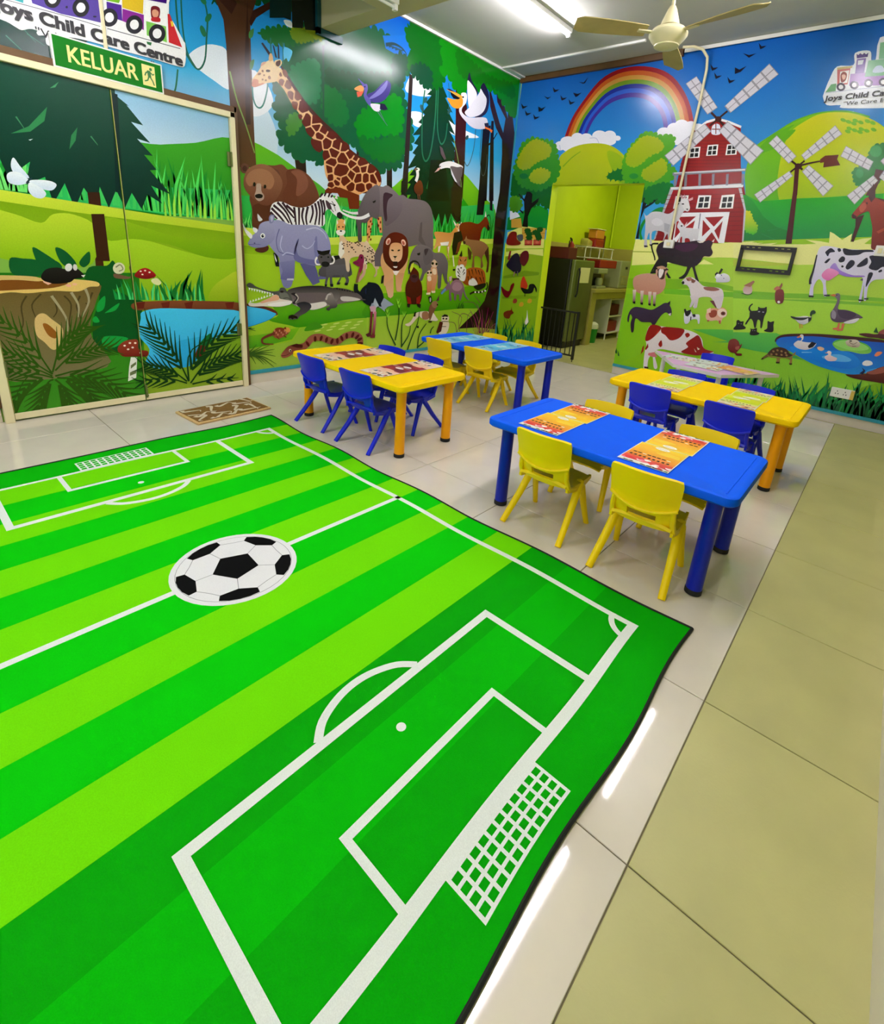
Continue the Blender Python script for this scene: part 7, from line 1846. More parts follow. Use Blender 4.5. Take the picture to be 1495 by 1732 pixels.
b 44,10,34>14,6,8 - 2039 1441 2059 1504 2148 1539 2295 1526 2429 1553 2508 1547 2552 1564 2595 1542 2591 1494 2616 1447 2596 1407 2539 1403 2520 1353 2490 1311 2475 1290 2527 1184 2543 1155 2513 1157 2459 1268 2436 1286 2412 1204 2380 1165 2333 1166 2380 1211 2396 1283 2364 1291 2236 1311 2182 1317 2182 1266 2067 1246 2024 1184 2028 1221 2064 1319 2079 1351 2053 1401
s 16,8,10 16.87,12.65 2049 1503 1985 1495 1989 1448 2032 1368 2045 1328
p 236,226,220 - 2441 1544 2488 1551 2528 1567 2501 1537 2473 1531
p 236,226,220 - 2584 1551 2606 1581 2603 1547
b 60,10,50 - 2222 1482 2337 1519 2457 1515 2420 1454 2313 1438
p 16,8,10 - 2024 1184 2074 1267 2100 1352 2180 1327 2181 1214 2225 1155 2256 1158 2202 1216
@wb sheep_picture woolly sheep
b 206,160,140>190,130,110 - 1844 1119 1893 1161 2001 1187 2079 1184 2080 1236 2161 1264 2207 1247 2190 1173 2211 1091 2194 1015 2133 966 2046 955 1967 957 1893 982 1852 1043
b 60,30,26 - 2067 1246 2101 1238 2108 1260 2161 1264 2213 1242 2179 1224 2183 1151 2143 1137 2103 1175 2099 1222
b 236,226,226 - 2109 1228 2131 1251 2162 1233 2159 1191 2145 1153 2123 1156
b 196,150,120 - 2076 1257 2137 1277 2184 1255 2144 1242
p 226,206,200>110,70,60 - 1858 993 1897 997 1910 866 1884 857
p 20,14,14 - 1881 860 1912 868 1915 842 1889 843
p 226,206,200>110,70,60 - 1948 991 1985 996 1999 866 1973 857
p 20,14,14 - 1970 860 2001 868 2004 842 1978 843
p 226,206,200>110,70,60 - 2038 991 2075 995 2089 866 2064 858
p 20,14,14 - 2061 861 2091 869 2094 843 2069 844
p 226,206,200>110,70,60 - 2091 991 2127 995 2141 868 2117 859
p 20,14,14 - 2114 862 2143 870 2146 844 2121 846
@wb dog_picture white and brown large dog
b 222,210,216>226,214,224 - 2375 1139 2417 1184 2477 1184 2533 1154 2601 1111 2698 1111 2776 1100 2808 1044 2813 975 2808 914 2771 910 2716 983 2672 1008 2579 987 2566 903 2539 889 2544 962 2496 998 2467 1066 2433 1104 2386 1109
p 120,70,60 - 2458 1178 2513 1157 2498 1131 2473 1133
b 150,90,80 - 2604 1101 2698 1111 2759 1093 2707 1072 2629 1074
b 20,16,18 - 2402 1126 2401 1116 2396 1110 2387 1109 2379 1114 2374 1123 2375 1133 2381 1140 2389 1140 2397 1135
b 170,110,90 - 2409 1173 2456 1187 2467 1158 2435 1145
p 20,16,20 - 2422 1159 2436 1165 2437 1147
p 222,210,218>206,194,206 - 2485 1000 2576 1000 2580 888 2553 872 2547 945 2521 880 2505 883 2511 951
p 214,202,212>226,214,224 - 2693 1004 2809 1038 2798 957 2811 898 2781 904 2752 951
p 110,50,60 - 2689 973 2727 978 2770 913 2762 907
@wb rabbit_picture small rabbits
b 236,236,246>206,206,226 - 2694 1220 2719 1232 2761 1255 2811 1240 2834 1199 2816 1173 2716 1163 2705 1191 2686 1209
p 20,16,24 - 2711 1251 2728 1301 2748 1293 2731 1243
p 20,16,24 - 2680 1238 2698 1264 2716 1246 2698 1220
b 240,240,250 - 2736 1229 2735 1217 2726 1209 2713 1208 2702 1214 2695 1225 2697 1236 2705 1244 2718 1245 2730 1239
b 60,60,140 - 2750 1235 2750 1231 2748 1229 2745 1229 2742 1231 2741 1234 2741 1237 2742 1240 2745 1240 2748 1238
b 60,60,140 - 2778 1206 2778 1203 2776 1201 2773 1201 2771 1203 2769 1205 2769 1208 2771 1210 2774 1210 2777 1209
b 190,150,140>214,190,196 - 2971 1131 3000 1163 3034 1166 3055 1111 3036 1080 2986 1084
p 160,110,90 - 2966 1154 3042 1210 3057 1202 3030 1147
s 60,50,60 5.48,5.48 2964 1082 3021 1071 3060 1091
b 140,60,46>110,34,34 - 3253 1123 3265 1143 3290 1146 3317 1120 3336 1075 3331 1044 3274 1036
p 150,90,70 - 3263 1152 3286 1216 3296 1193 3286 1145
b 190,110,90 - 3233 1154 3257 1180 3283 1159 3276 1135 3245 1141
b 130,50,44>110,34,34 - 3252 1108 3264 1147 3306 1152 3329 1107 3334 1032 3281 1025
b 245,240,240 - 3313 1037 3312 1030 3307 1025 3300 1025 3293 1028 3290 1034 3290 1041 3295 1046 3302 1047 3309 1043
b 110,44,14 - 113 496 167 526 221 542 224 588 244 537 272 510 230 474 208 425 142 423 109 457
b 236,230,226 - 461 409 486 488 482 577 503 490 523 418 500 385 473 388
@wb donkey_picture dark grey donkey
b 56,40,66>40,26,44 - 1854 690 1870 760 1915 805 1995 810 2110 801 2179 845 2235 890 2279 891 2320 843 2336 791 2325 768 2277 794 2238 767 2206 708 2176 637 2154 633 2126 662 2025 653 1961 683 1945 646 1954 534 1927 524 1903 617 1908 686 1879 716 1877 630 1861 639
p 40,26,44 - 2263 889 2296 923 2300 877
p 226,216,220 - 2301 781 2330 796 2330 767 2317 765
@wb brown_cow_picture brown and white grazing cow
b 240,230,236>226,214,222 - 2105 536 2132 630 2253 638 2498 644 2626 622 2697 571 2736 482 2819 466 2833 447 2713 403 2530 389 2423 391 2292 388 2236 332 2299 185 2263 166 2218 306 2183 253 2186 149 2147 141 2126 311 2131 404 2107 468
b 150,24,20 - 2102 490 2132 630 2243 636 2251 593 2182 492 2122 448
b 150,24,20 - 2266 629 2371 645 2498 644 2491 578 2448 528 2378 504 2315 549 2266 574
b 150,24,20 - 2519 594 2546 614 2571 592 2546 561
b 150,24,20 - 2615 578 2650 605 2687 569 2736 482 2819 466 2835 458 2732 406 2644 389 2517 398 2577 463 2548 502
b 150,24,20 - 2260 439 2283 488 2305 436 2288 410
p 150,24,20 - 2084 286 2090 374 2103 399 2110 331
p 150,24,20 - 2123 357 2143 429 2157 386 2136 348
p 216,120,130 - 2170 320 2234 343 2277 295 2223 284 2169 297
p 60,16,20 - 2149 159 2200 164 2204 147 2159 138
p 240,230,200 - 2666 480 2700 465 2682 451
p 226,206,180 - 2639 464 2672 427 2662 425
@wb bulldog_picture black and white small dog
b 236,236,246>206,206,226 - 2464 809 2487 844 2529 839 2555 812 2614 820 2632 781 2638 730 2624 727 2605 766 2547 753 2525 712 2489 712
p 16,14,20 - 2453 850 2468 862 2483 838 2511 852 2525 860 2529 818 2510 784 2484 786 2467 820
p 16,14,20 - 2546 810 2574 819 2589 795 2567 782
p 16,14,20 - 2535 788 2546 784 2549 748 2539 746
@wb pomeranian_picture fluffy orange and white small dog
b 226,150,120>226,180,160 - 2684 840 2699 883 2743 904 2792 901 2825 920 2868 896 2879 847 2849 813 2839 770 2798 785 2752 773 2713 772 2688 799
b 150,60,40 - 2706 853 2747 885 2783 874 2780 823 2735 806
b 240,214,200 - 2786 885 2828 910 2871 886 2872 836 2829 820 2794 845
b 110,40,30 - 2865 865 2863 853 2854 845 2840 843 2828 848 2821 859 2823 871 2832 880 2846 882 2858 876
b 16,10,10 - 2850 863 2850 860 2846 857 2842 856 2838 858 2836 861 2836 865 2839 868 2844 868 2848 867
p 240,200,180 - 2680 881 2714 905 2725 856 2689 841
p 180,80,60 - 2817 787 2835 790 2843 756 2829 754
p 180,80,60 - 2703 776 2732 775 2717 757
@wb cat_picture black cat with three kittens
s 8,8,8 14.9,11.18 3086 917 3068 939 3070 969 3087 991
b 8,8,8 - 3082 916 3141 934 3141 969 3161 961 3195 966 3211 978 3221 930 3213 890 3213 851 3217 777 3204 775 3188 837 3162 843 3164 773 3152 767 3125 828 3098 844 3075 785 3065 798 3085 862
b 160,160,180 - 3169 925 3168 922 3163 919 3157 918 3151 919 3149 922 3150 926 3154 929 3161 930 3166 928
b 160,160,180 - 3203 926 3202 922 3198 920 3193 919 3188 920 3186 923 3186 927 3190 930 3195 930 3200 929
b 8,8,8 - 2971 733 2987 766 2982 806 2998 819 3020 807 3046 811 3050 776 3078 755 3068 738 3024 726 2979 718
b 8,8,8 - 3127 697 3127 737 3119 751 3147 751 3175 765 3183 731 3208 720 3194 700 3152 689
b 8,8,8 - 3241 751 3262 774 3258 808 3253 847 3277 840 3304 852 3308 816 3319 754 3273 743
b 150,150,160 - 3010 785 3009 783 3008 782 3006 781 3004 782 3002 784 3003 786 3004 787 3007 787 3009 786
b 150,150,160 - 3033 785 3032 783 3031 782 3029 782 3027 783 3026 784 3026 786 3027 787 3030 788 3032 787
b 150,150,160 - 3149 736 3149 734 3148 733 3145 732 3143 733 3142 735 3143 737 3144 738 3146 738 3148 737
b 150,150,160 - 3167 738 3167 736 3165 735 3163 734 3161 735 3160 737 3160 738 3162 740 3164 740 3166 739
@wb duck_picture mallard duck
b 226,226,232>200,200,214 - 3434 912 3485 920 3530 935 3566 936 3591 916 3582 887 3549 858 3507 866 3476 890
b 30,34,36 - 3428 919 3486 915 3549 924 3579 933 3539 899 3492 892 3449 900
p 30,36,34 - 3567 931 3593 940 3597 908 3580 882
b 20,60,30 - 3575 951 3575 984 3591 998 3609 989 3613 971 3593 958 3589 939
l 206,130,60 7.8,6.93 3517 858 3528 817
l 206,130,60 7.77,6.91 3532 860 3545 824
b 200,200,190 - 3593 935 3591 933 3585 930 3578 929 3571 930 3568 932 3570 934 3576 936 3583 937 3590 937
@wb goose_picture grey goose with an orange beak
b 120,110,120>70,46,80 - 3713 1143 3729 1167 3754 1157 3766 1096 3771 1033 3830 1032 3893 1019 3963 984 3928 966 3843 926 3778 916 3742 938 3725 991 3739 1038 3746 1102 3732 1127
b 226,224,232 - 3843 926 3920 969 3942 968 3916 928 3860 915
b 60,40,70 - 3773 1025 3862 1023 3912 999 3872 957 3803 965
b 150,140,160 - 3733 1019 3765 996 3771 943 3741 956
p 206,110,50 - 3679 1143 3709 1159 3730 1149 3715 1136
p 216,110,80 - 3802 911 3816 913 3824 850 3780 847 3773 860 3804 870
p 216,110,80 - 3828 910 3850 913 3851 850 3812 839 3809 852 3836 866
b 20,14,10 - 3736 1151 3736 1148 3734 1147 3732 1146 3729 1148 3728 1150 3728 1153 3730 1155 3732 1155 3735 1154
@wb farm_pond_picture 
b 60,14,20 - 3354 675 3374 718 3443 750 3569 775 3723 796 3946 811 4154 815 4163 781 3810 755 3500 720 3380 660
b 10,80,200>20,140,235 - 3365 667 3394 707 3496 737 3652 764 3806 773 3990 782 4160 794 4363 800 4417 601 4221 577 4058 486 3957 474 3758 498 3627 539 3498 593 3397 623
b 20,140,240>10,120,230 - 3489 630 3597 660 3759 652 3945 668 4045 595 4003 531 3871 512 3706 545 3566 586
b 90,180,250 - 3758 594 3878 637 3975 609 3946 580 3819 568
s 120,200,255 10.4,5.2 3595 601 3673 616
s 10,50,140 4.42,4.42 3366 663 3394 707 3496 737 3652 765
s 80,190,255 4.73,4.73 4107 497 4118 537 4215 585
b 60,180,60>140,210,90 - 3810 713 3819 752 3866 774 3954 780 4046 760 4091 723 4086 686 4026 670 3943 677 3869 672
b 150,220,110 - 3819 719 3836 746 3883 768 3971 770 4049 747 4071 720 4012 695 3917 691
b 220,215,200>170,150,130 - 3896 761 3924 780 3975 784 4004 753 3997 724 3955 716 3915 727
s 60,40,40 4.01,3.21 3923 756 3956 744 3979 766
s 60,40,40 4.01,3.21 3953 725 3981 730
b 20,16,16 - 3941 771 3940 767 3935 764 3929 763 3924 764 3921 767 3922 771 3926 773 3933 774 3938 773
b 120,50,40>70,14,16 - 3970 467 4030 480 4111 507 4145 543 4213 594 4341 638 4391 452 4251 447 4040 445
b 150,80,70 - 4109 516 4157 550 4214 589 4226 542 4154 508
p 10,30,70 - 4063 497 4084 529 4067 554 4098 532 4093 494
b 110,40,44>70,14,20 - 3972 838 4021 855 4098 859 4131 904 4261 938 4292 822 4113 826 4037 822
b 150,70,70 - 4102 868 4130 908 4197 928 4184 873
p 20,80,30 - 4067 871 4076 917 4102 868
b 236,236,246 - 4062 599 4082 621 4118 619 4132 595 4101 575 4068 577
@wb swan_picture white swan with a black tail
b 244,240,244>214,206,220 - 3514 664 3538 703 3561 707 3564 731 3545 742 3548 762 3569 761 3578 724 3570 704 3604 700 3667 706 3688 700 3670 659 3621 630 3555 633
p 16,16,40 - 3628 666 3649 713 3687 705 3669 664 3641 649
p 226,120,80 - 3522 734 3548 756 3555 739 3532 728
b 20,10,10 - 3564 753 3564 750 3562 749 3560 748 3558 749 3556 751 3557 753 3558 755 3561 756 3563 755
@wb duckling_picture small pale water birds
b 246,226,232>226,196,210 - 3779 589 3793 611 3801 622 3786 638 3797 654 3819 644 3822 616 3848 607 3873 598 3864 573 3813 562
p 236,140,120 - 3771 630 3789 640 3789 627
b 236,190,160 - 3703 670 3729 679 3759 666 3745 644 3717 648
b 226,130,90 - 4125 675 4137 709 4171 712 4158 682 4140 669
@wb tortoise_picture brown patterned tortoise
s 110,90,50 31.63,11.16 3340 532 3305 495 3287 473
b 150,120,66 - 3325 519 3414 516 3511 536 3529 569 3547 597 3547 563 3533 550 3543 473 3522 473 3516 517 3441 512 3443 467 3414 461 3408 505 3355 505
b 60,40,30>70,46,30 - 3327 530 3339 573 3367 603 3416 617 3469 607 3502 574 3531 559 3479 529 3395 523
b 150,116,70 - 3377 564 3368 558 3357 566 3360 576 3372 575
b 150,116,70 - 3408 579 3399 574 3388 582 3391 592 3403 591
b 150,116,70 - 3443 576 3434 570 3424 578 3426 589 3438 588
b 150,116,70 - 3479 568 3470 562 3460 570 3462 581 3474 579
b 150,116,70 - 3367 531 3358 526 3347 533 3350 544 3362 543
b 150,116,70 - 3408 540 3399 534 3389 542 3392 552 3404 551
b 150,116,70 - 3451 543 3442 537 3432 545 3434 555 3446 554
b 150,116,70 - 3492 546 3484 540 3473 548 3476 559 3488 557
p 40,30,20 - 3411 471 3440 476 3444 462 3415 456
p 40,30,20 - 3521 478 3545 483 3546 471 3526 467
p 40,30,20 - 3279 469 3296 493 3299 478 3288 469
@wb squirrel_picture red brown squirrel
b 130,50,40>110,34,34 - 2958 554 2961 606 3002 629 3043 611 3065 574 3080 592 3079 556 3063 522 3052 489 3097 493 3102 473 3058 465 3034 486 2996 489 2967 515
b 170,96,80 - 3030 547 3063 563 3062 527 3040 523
@wb holstein_cow_picture black and white dairy cow
b 226,222,244>206,200,240 - 3501 1536 3533 1562 3608 1559 3685 1547 3883 1550 3932 1570 3999 1574 4037 1527 4054 1364 4022 1320 3960 1305 3933 1251 3947 1140 3930 1138 3901 1265 3915 1128 3898 1126 3872 1322 3757 1320 3674 1356 3630 1352 3624 1254 3660 1142 3634 1139 3606 1235 3565 1275 3543 1210 3557 1120 3529 1122 3515 1225 3512 1333 3502 1439
b 170,140,226>150,110,210 - 3624 1378 3650 1424 3701 1367 3798 1332 3876 1335 3879 1323 3758 1316 3669 1347
b 236,150,206>226,110,180 - 3577 1321 3604 1368 3648 1372 3700 1341 3667 1294 3636 1269 3593 1287
b 14,14,40 - 3556 1513 3582 1545 3602 1542 3626 1518 3592 1507 3584 1476 3564 1496
b 14,14,40 - 3638 1544 3655 1549 3668 1529 3652 1519
b 14,14,40 - 3680 1551 3744 1542 3869 1550 3894 1535 3833 1527 3797 1503 3720 1494 3690 1513
b 14,14,40 - 3669 1451 3687 1483 3711 1472 3712 1442 3685 1431
b 14,14,40 - 3734 1396 3752 1453 3782 1451 3790 1418 3758 1376
b 14,14,40 - 3810 1411 3842 1464 3866 1483 3878 1433 3837 1404
b 14,14,40 - 3571 1422 3590 1454 3608 1456 3591 1419
b 14,14,40 - 3897 1401 3901 1452 3876 1496 3921 1507 3975 1499 4020 1494 4039 1421 3986 1417 3953 1385
b 14,14,40 - 3909 1300 3908 1360 3935 1362 3936 1320 3918 1241
b 14,14,40 - 3968 1382 3985 1396 3992 1380 3975 1370
b 14,14,20 - 3719 1399 3719 1394 3715 1390 3710 1389 3705 1392 3702 1398 3702 1403 3705 1407 3711 1408 3716 1404
s 14,12,20 9.93,19.86 3499 1483 3503 1404 3505 1333 3501 1269 3511 1225
p 16,14,20 - 3520 1125 3563 1126 3565 1112 3528 1110
p 16,14,20 - 3633 1143 3681 1149 3681 1135 3643 1132
p 16,14,20 - 3892 1134 3928 1134 3931 1123 3899 1119
p 16,14,20 - 3928 1147 3959 1151 3960 1140 3934 1137
p 90,80,100 - 3861 1295 3878 1314 3884 1291
@wb horse_picture brown horse
b 150,54,30>110,26,16 - 3669 1822 3678 1855 3711 1920 3728 1960 3751 1976 3755 2016 3777 2008 3794 1968 3859 1937 3941 1891 4025 1575 3889 1551 3859 1615 3838 1721 3802 1809 3776 1857 3727 1831 3700 1798 3678 1802
p 60,20,16 - 3747 1968 3752 2079 3778 2032 3794 1968 3777 1929
p 60,16,14 - 3667 1830 3676 1835 3706 1815 3704 1797 3682 1799
p 40,14,12 - 3741 1925 3752 1933 3755 1909
p 70,24,20 - 3791 1968 3859 1937 3941 1891 3935 1914 3855 1953
b 170,76,50 - 3705 1888 3729 1928 3754 1889 3729 1848
p 162,66,40 - 3872 1698 3914 1731 3920 1708 3889 1682
@wb poultry_picture turkey, hen, rooster and chicks
b 30,24,46 - 85 1153 163 1260 241 1280 299 1184 315 1070 248 1028 191 1045 92 1095 70 1123
b 90,20,30 - 292 1169 279 1268 334 1321 396 1311 414 1221 360 1131
p 130,40,40 - 79 1196 102 1306 129 1308 118 1185
l 150,110,100 16.25,13 219 1048 208 988
l 90,80,80 16.12,12.9 263 1059 270 1001
b 110,14,20 - 22 836 93 798 160 791 178 867 220 901 233 873 206 796 162 708 106 702 51 756
b 190,50,20 - 334 869 340 957 369 1003 412 950 448 881 404 818 359 820
b 10,10,12 - 345 855 453 845 471 905 539 919 590 867 589 817 554 878 529 810 444 786 389 794
l 20,14,14 9.64,9.64 417 790 423 747
b 150,60,40 - 238 657 251 693 291 701 309 674 291 644 251 639
b 206,160,40 - 470 686 483 722 521 729 539 702 522 674 484 669
b 206,160,40 - 347 626 360 662 399 670 417 643 400 614 360 608
@wb fruit_crate_picture hay bales and fruit crates
p 206,160,60 - 77 1701 226 1718 259 1602 91 1597
p 206,160,60 - 259 1602 615 1608 617 1481 278 1465
p 170,120,30 - 268 1541 615 1551 616 1545 269 1534
b 120,24,16 - 36 1453 89 1540 179 1544 199 1461 267 1415 218 1384 55 1382
b 80,80,90 - 193 1503 279 1520 289 1451 228 1441
p 190,80,60 - 319 1460 440 1466 443 1397 329 1391
p 150,40,30 - 319 1460 440 1466 441 1456 321 1450
b 206,110,80 - 407 1429 404 1420 393 1413 378 1412 365 1417 359 1427 362 1437 373 1444 388 1444 401 1439
p 150,30,30 - 327 1404 441 1411 443 1397 329 1391
p 190,80,60 - 452 1466 569 1472 572 1404 461 1398
p 150,40,30 - 452 1466 569 1472 570 1462 453 1457
b 206,110,80 - 537 1436 534 1427 523 1420 509 1419 496 1424 490 1434 493 1444 504 1450 519 1451 531 1446
p 150,30,30 - 459 1412 570 1418 572 1404 461 1398
f 20,80,24 12.26,30.65 336 1542 379 1557 422 1543 413 1507 355 1502
f 20,80,24 12.04,30.09 464 1547 505 1563 548 1548 540 1513 483 1507
f 20,80,24 12.28,30.7 304 1582 347 1597 390 1583 382 1547 324 1542
f 20,80,24 12.08,30.21 427 1566 469 1581 511 1567 503 1531 446 1526
f 20,80,24 11.95,29.86 489 1602 531 1617 573 1603 565 1568 509 1563
f 20,80,24 12.29,30.72 342 1501 384 1517 428 1502 419 1466 361 1460
f 20,80,24 12.03,30.08 486 1507 528 1523 570 1508 562 1473 506 1467
@wb farm_grass_picture 
g 14,110,60 370.04,70,44.75,0.35 3151 -96 3442 -17 3831 38 4128 101 4347 97 4620 94
g 24,150,70 327.01,60,43.03,0.4 3151 -96 3442 -17 3831 38 4128 101 4347 97 4620 94
g 10,90,50 240.96,60,39.59,0.3 3151 -96 3442 -17 3831 38 4128 101 4347 97 4620 94
g 14,120,60 372.31,10,26.59,0.3 3450 -14 4111 107
g 14,110,50 192.6,12,21.19,0.4 3020 167 3300 222
g 30,150,80 144.48,14,25.04,0.3 3022 157 3300 222
g 10,80,30 71.93,4,16.78,0.5 1775 256 1846 210
g 16,100,50 321.33,20,27.06,0.4 28 89 674 172
g 30,130,70 236.77,18,27.06,0.4 28 89 674 172
'''
def build_murals():
    rnd = random.Random(7); blocks = []
    for ln in DATA.strip().split('\n'):
        if ln[0] == '@':
            q = ln[1:].split(' ', 2); blocks.append((q[0], q[1], q[2].strip() if len(q) > 2 else '', []))
        else: blocks[-1][3].append(ln)
    layer = {'wa': 0, 'wb': 0, 'wd': 0}
    for pl, name, label, ops in blocks:
        if pl == 'wa': targets = [(wl, (YB+.05, .12), (-.003, H-.002), lambda h, z, L: (.0004+L, h, z), 0)]
        elif pl == 'wb':
            f = lambda h, z, L: (h, -.0004-L, z)
            targets = [(wb, (.003, .12), (OX0-.0005, H-.002), f, 0), (wb, (OX0-.0005, OZ+.0005), (OX1+.0005, H-.002), f, 0), (wb, (OX1+.0005, .12), (XR-.003, H-.002), f, 0)]
        else: targets = [(lf, (a, .056), (b, 2.083), lambda h, z, L: (.0295+L, h+4.455, z), i) for i, (lf, a, b) in enumerate(leaves)]
        prints = {}
        for ln in ops:
            op, c, ex, *nums = ln.split(' ')
            v = [int(x)/1000 for x in nums]; pts = list(zip(v[::2], v[1::2]))
            ex = [] if ex == '-' else [float(x) for x in ex.split(',')]
            if op in 'slfj': ex = [x/1000 for x in ex]
            if op == 'g': ex = [ex[0]/1000, ex[1], ex[2]/1000, ex[3]]
            polys = ops_to_polys(op, pts, ex, rnd); cf = colour_fn(c, polys); layer[pl] += 1
            for tg, lo, hi, to3, key in targets:
                pr = prints.setdefault(key, (Print(), tg))[0]; L = layer[pl]*1.2e-5
                if op in 'fj':       # leafy outlines can cross themselves: triangulate them cleanly
                    q = clip(list(polys[0]), lo, hi)
                    if len(q) > 2:
                        vs, es, fs = delaunay_2d_cdt([Vector(a) for a in q], [], [list(range(len(q)))], 1, 1e-5)[:3]
                        for t in fs: pr.poly([tuple(vs[i]) for i in t], cf, to3, L)
                    continue
                for q in polys: pr.poly(clip(list(q), lo, hi), cf, to3, L)
        for pr, tg in prints.values():
            if pr.f:
                o = pr.build(name, M[{'wb': 'mural_b', 'wd': 'door_film'}.get(pl, 'mural_a')], tg)
                if label: o['label'] = label
build_murals()
def text(body, size, m, parent, mtx, name='lettering', bold=0.0, align='LEFT', width=None, shear=0.0):
    cu = bpy.data.curves.new(name, 'FONT'); cu.body = body; cu.size = size; cu.align_x = align; cu.extrude = .0004; cu.shear = shear
    o = bpy.data.objects.new(name, cu); sc.collection.objects.link(o); bpy.context.view_layer.update()
    me = bpy.data.meshes.new_from_object(o.evaluated_get(bpy.context.evaluated_depsgraph_get())); bpy.data.objects.remove(o); bpy.data.curves.remove(cu)
    if width:
        xs = [v.co.x for v in me.vertices]; k = width/(max(xs)-min(xs)); me.transform(Matrix.Diagonal((k, 1, 1, 1)))
    if bold:             # heavier strokes: overlaid copies shifted by the stroke gain
        bm = bmesh.new()
        for i, (dx, dy) in enumerate(((-1,-.6), (1,-.6), (-1,.6), (1,.6), (0,0))):
            k = len(bm.verts); bm.from_mesh(me); bm.verts.ensure_lookup_table()
            for v in bm.verts[k:]: v.co.x += dx*bold; v.co.y += dy*bold; v.co.z += i*4e-5
        bm.to_mesh(me); bm.free()
    me.materials.clear(); me.materials.append(m); me.name = name
    o = bpy.data.objects.new(name, me); sc.collection.objects.link(o); o.parent = parent; me.transform(mtx); return o
ON_LEFT = Matrix(((0,0,1,0),(1,0,0,0),(0,1,0,0),(0,0,0,1)))        # text x -> +y, text y -> +z, facing +x
ON_BACK = Matrix(((1,0,0,0),(0,0,-1,0),(0,1,0,0),(0,0,0,1)))       # text x -> +x, text y -> +z, facing -y
for prt, w_, x_, z_, sz, wd_, tr_, pf in (('Joys Child Care Centre', .0045, -4.955, 2.338, .088, .975, ON_LEFT, wl), ('Joys Child Care Centre', .0018, 3.247, 2.738, .056, .7, ON_BACK, wb)):
    off = (.0135, x_, z_) if tr_ is ON_LEFT else (x_, -.0135, z_)
    text(prt, sz, M['ink'], pf, Matrix.Translation(off) @ tr_, 'shop_lettering', bold=w_, width=wd_)
text('"We Care Everyday"', .062, M['ink'], wl, Matrix.Translation((.0135, -4.79, 2.27)) @ ON_LEFT, 'tagline_lettering', width=.62)
text('"We Care Everyday"', .042, M['ink'], wb, Matrix.Translation((3.385, -.0135, 2.69)) @ ON_BACK, 'tagline_lettering', width=.46)
# ---------------- exit sign, conduit, trunking, sockets ----------------
sg = empty('exit_sign', (.02, -4.43, 2.215), 'green KELUAR exit sign with running figure above the double door', 'sign')
MB().rbox(-.019, .018, -.3, .3, -.088, .088, .003).build('casing', M['white'], sg)
MB().box(.0181, .0195, -.29, .29, -.079, .079).build('face', M['signgreen'], sg)
text('KELUAR', .125, M['signtext'], sg, Matrix.Translation((.0202, -.23, -.043)) @ ON_LEFT, bold=.002, width=.37)
MB().box(.0196, .0202, .175, .252, -.06, .06).build('pictogram_panel', M['signtext'], sg)
rf = Print(); gcol = lin((10,110,30)); gf = lambda p: gcol; G3 = lambda h, z, L: (.0204+L, h, z)
for t in ([(.222,.048),(.234,.048),(.236,.036),(.228,.03),(.218,.036)], [(.205,.03),(.225,.03),(.228,-.01),(.208,-.01)]): rf.poly(t, gf, G3, 0)
for a, b, c2 in (((.222,.022),(.238,.01),(.246,.018)), ((.21,.024),(.196,.012),(.19,-.004)), ((.222,-.008),(.234,-.026),(.242,-.05)), ((.212,-.008),(.204,-.028),(.186,-.036))):
    for q in ops_to_polys('l', [a, b, c2], (.008, .007), None): rf.poly(q, gf, G3, 1e-5)
rf.build('running_figure', M['paper'], sg)
tag(MB().rbox(.001, .02, -4.45, -4.43, 2.306, H-.002, .003).build('conduit', M['cream']), 'cream vertical conduit above the green exit sign', 'conduit')
tr = MB().rbox(.001, .026, -2.68, -.03, H-.028, H-.002, .003)
tag(tr.build('cable_trunking', M['white']), 'white cable trunking along the top of the jungle wall', 'trunking', 'cable trunking along the ceiling')
tag(MB().rbox(.1, 1.72, -.43, -.4, H-.022, H-.001, .003).rbox(.03, .1, -.43, -.05, H-.02, H-.001, .003).build('cable_trunking', M['white']), 'white cable trunking on the ceiling between left wall and fan', 'trunking', 'cable trunking along the ceiling')
tag(MB().rbox(1.96, XR-.01, -.032, -.02, H-.035, H-.003, .003).build('cable_trunking', M['white']), 'white cable trunking along the top of the farm wall', 'trunking', 'cable trunking along the ceiling')
cd = empty('switch_conduit', (2.18, -.02, 1.55), 'cream conduit pipe down the farm wall to a switch box', 'conduit')
MB().tube([(-.2,-.12,1.745),(-.1,-.1,1.74),(-.03,-.06,1.72),(.015,-.02,1.66),(.025,-.004,1.56),(.02,0,1.3),(0,0,.9),(-.012,0,.4),(-.012,0,-.01)], .013, 10).build('pipe', M['cream'], cd, smooth=True)
MB().rbox(-.062, .04, -.024, .019, -.088, -.003, .006).build('switch_box', M['white'], cd); MB().rbox(-.03, .01, -.03, -.0245, -.065, -.03, .002).build('rocker', M['cream'], cd)
s1 = empty('wall_socket', (3.99, 0, .292), 'white double wall socket low on the farm wall', 'socket')
MB().rbox(-.088, .088, -.018, -.0185+.016, -.044, .044, .004).build('plate', M['white'], s1)
MB().rbox(.06, .088, -.0205, -.0182, -.042, .042, .001).build('side_panel', mat('aged_plastic', (226,196,90), .4), s1)
for x in (-.04, .02):
    for dx, dz in ((0, .015), (-.01, -.008), (.01, -.008)): MB().box(x+dx-.003, x+dx+.003, -.0188, -.0178, dz-.006, dz+.006).build('pin_slot', M['ink'], s1)
s2 = empty('wall_switch', (3.975, 0, 1.545), 'white switch plate beside the dairy cow picture', 'switch')
MB().rbox(-.073, .073, -.016, -.001, -.043, .043, .004).build('plate', M['white'], s2)
for x in (-.04, 0, .04): MB().rbox(x-.014, x+.014, -.021, -.0162, -.02, .02, .002).build('rocker', M['cream2'], s2)
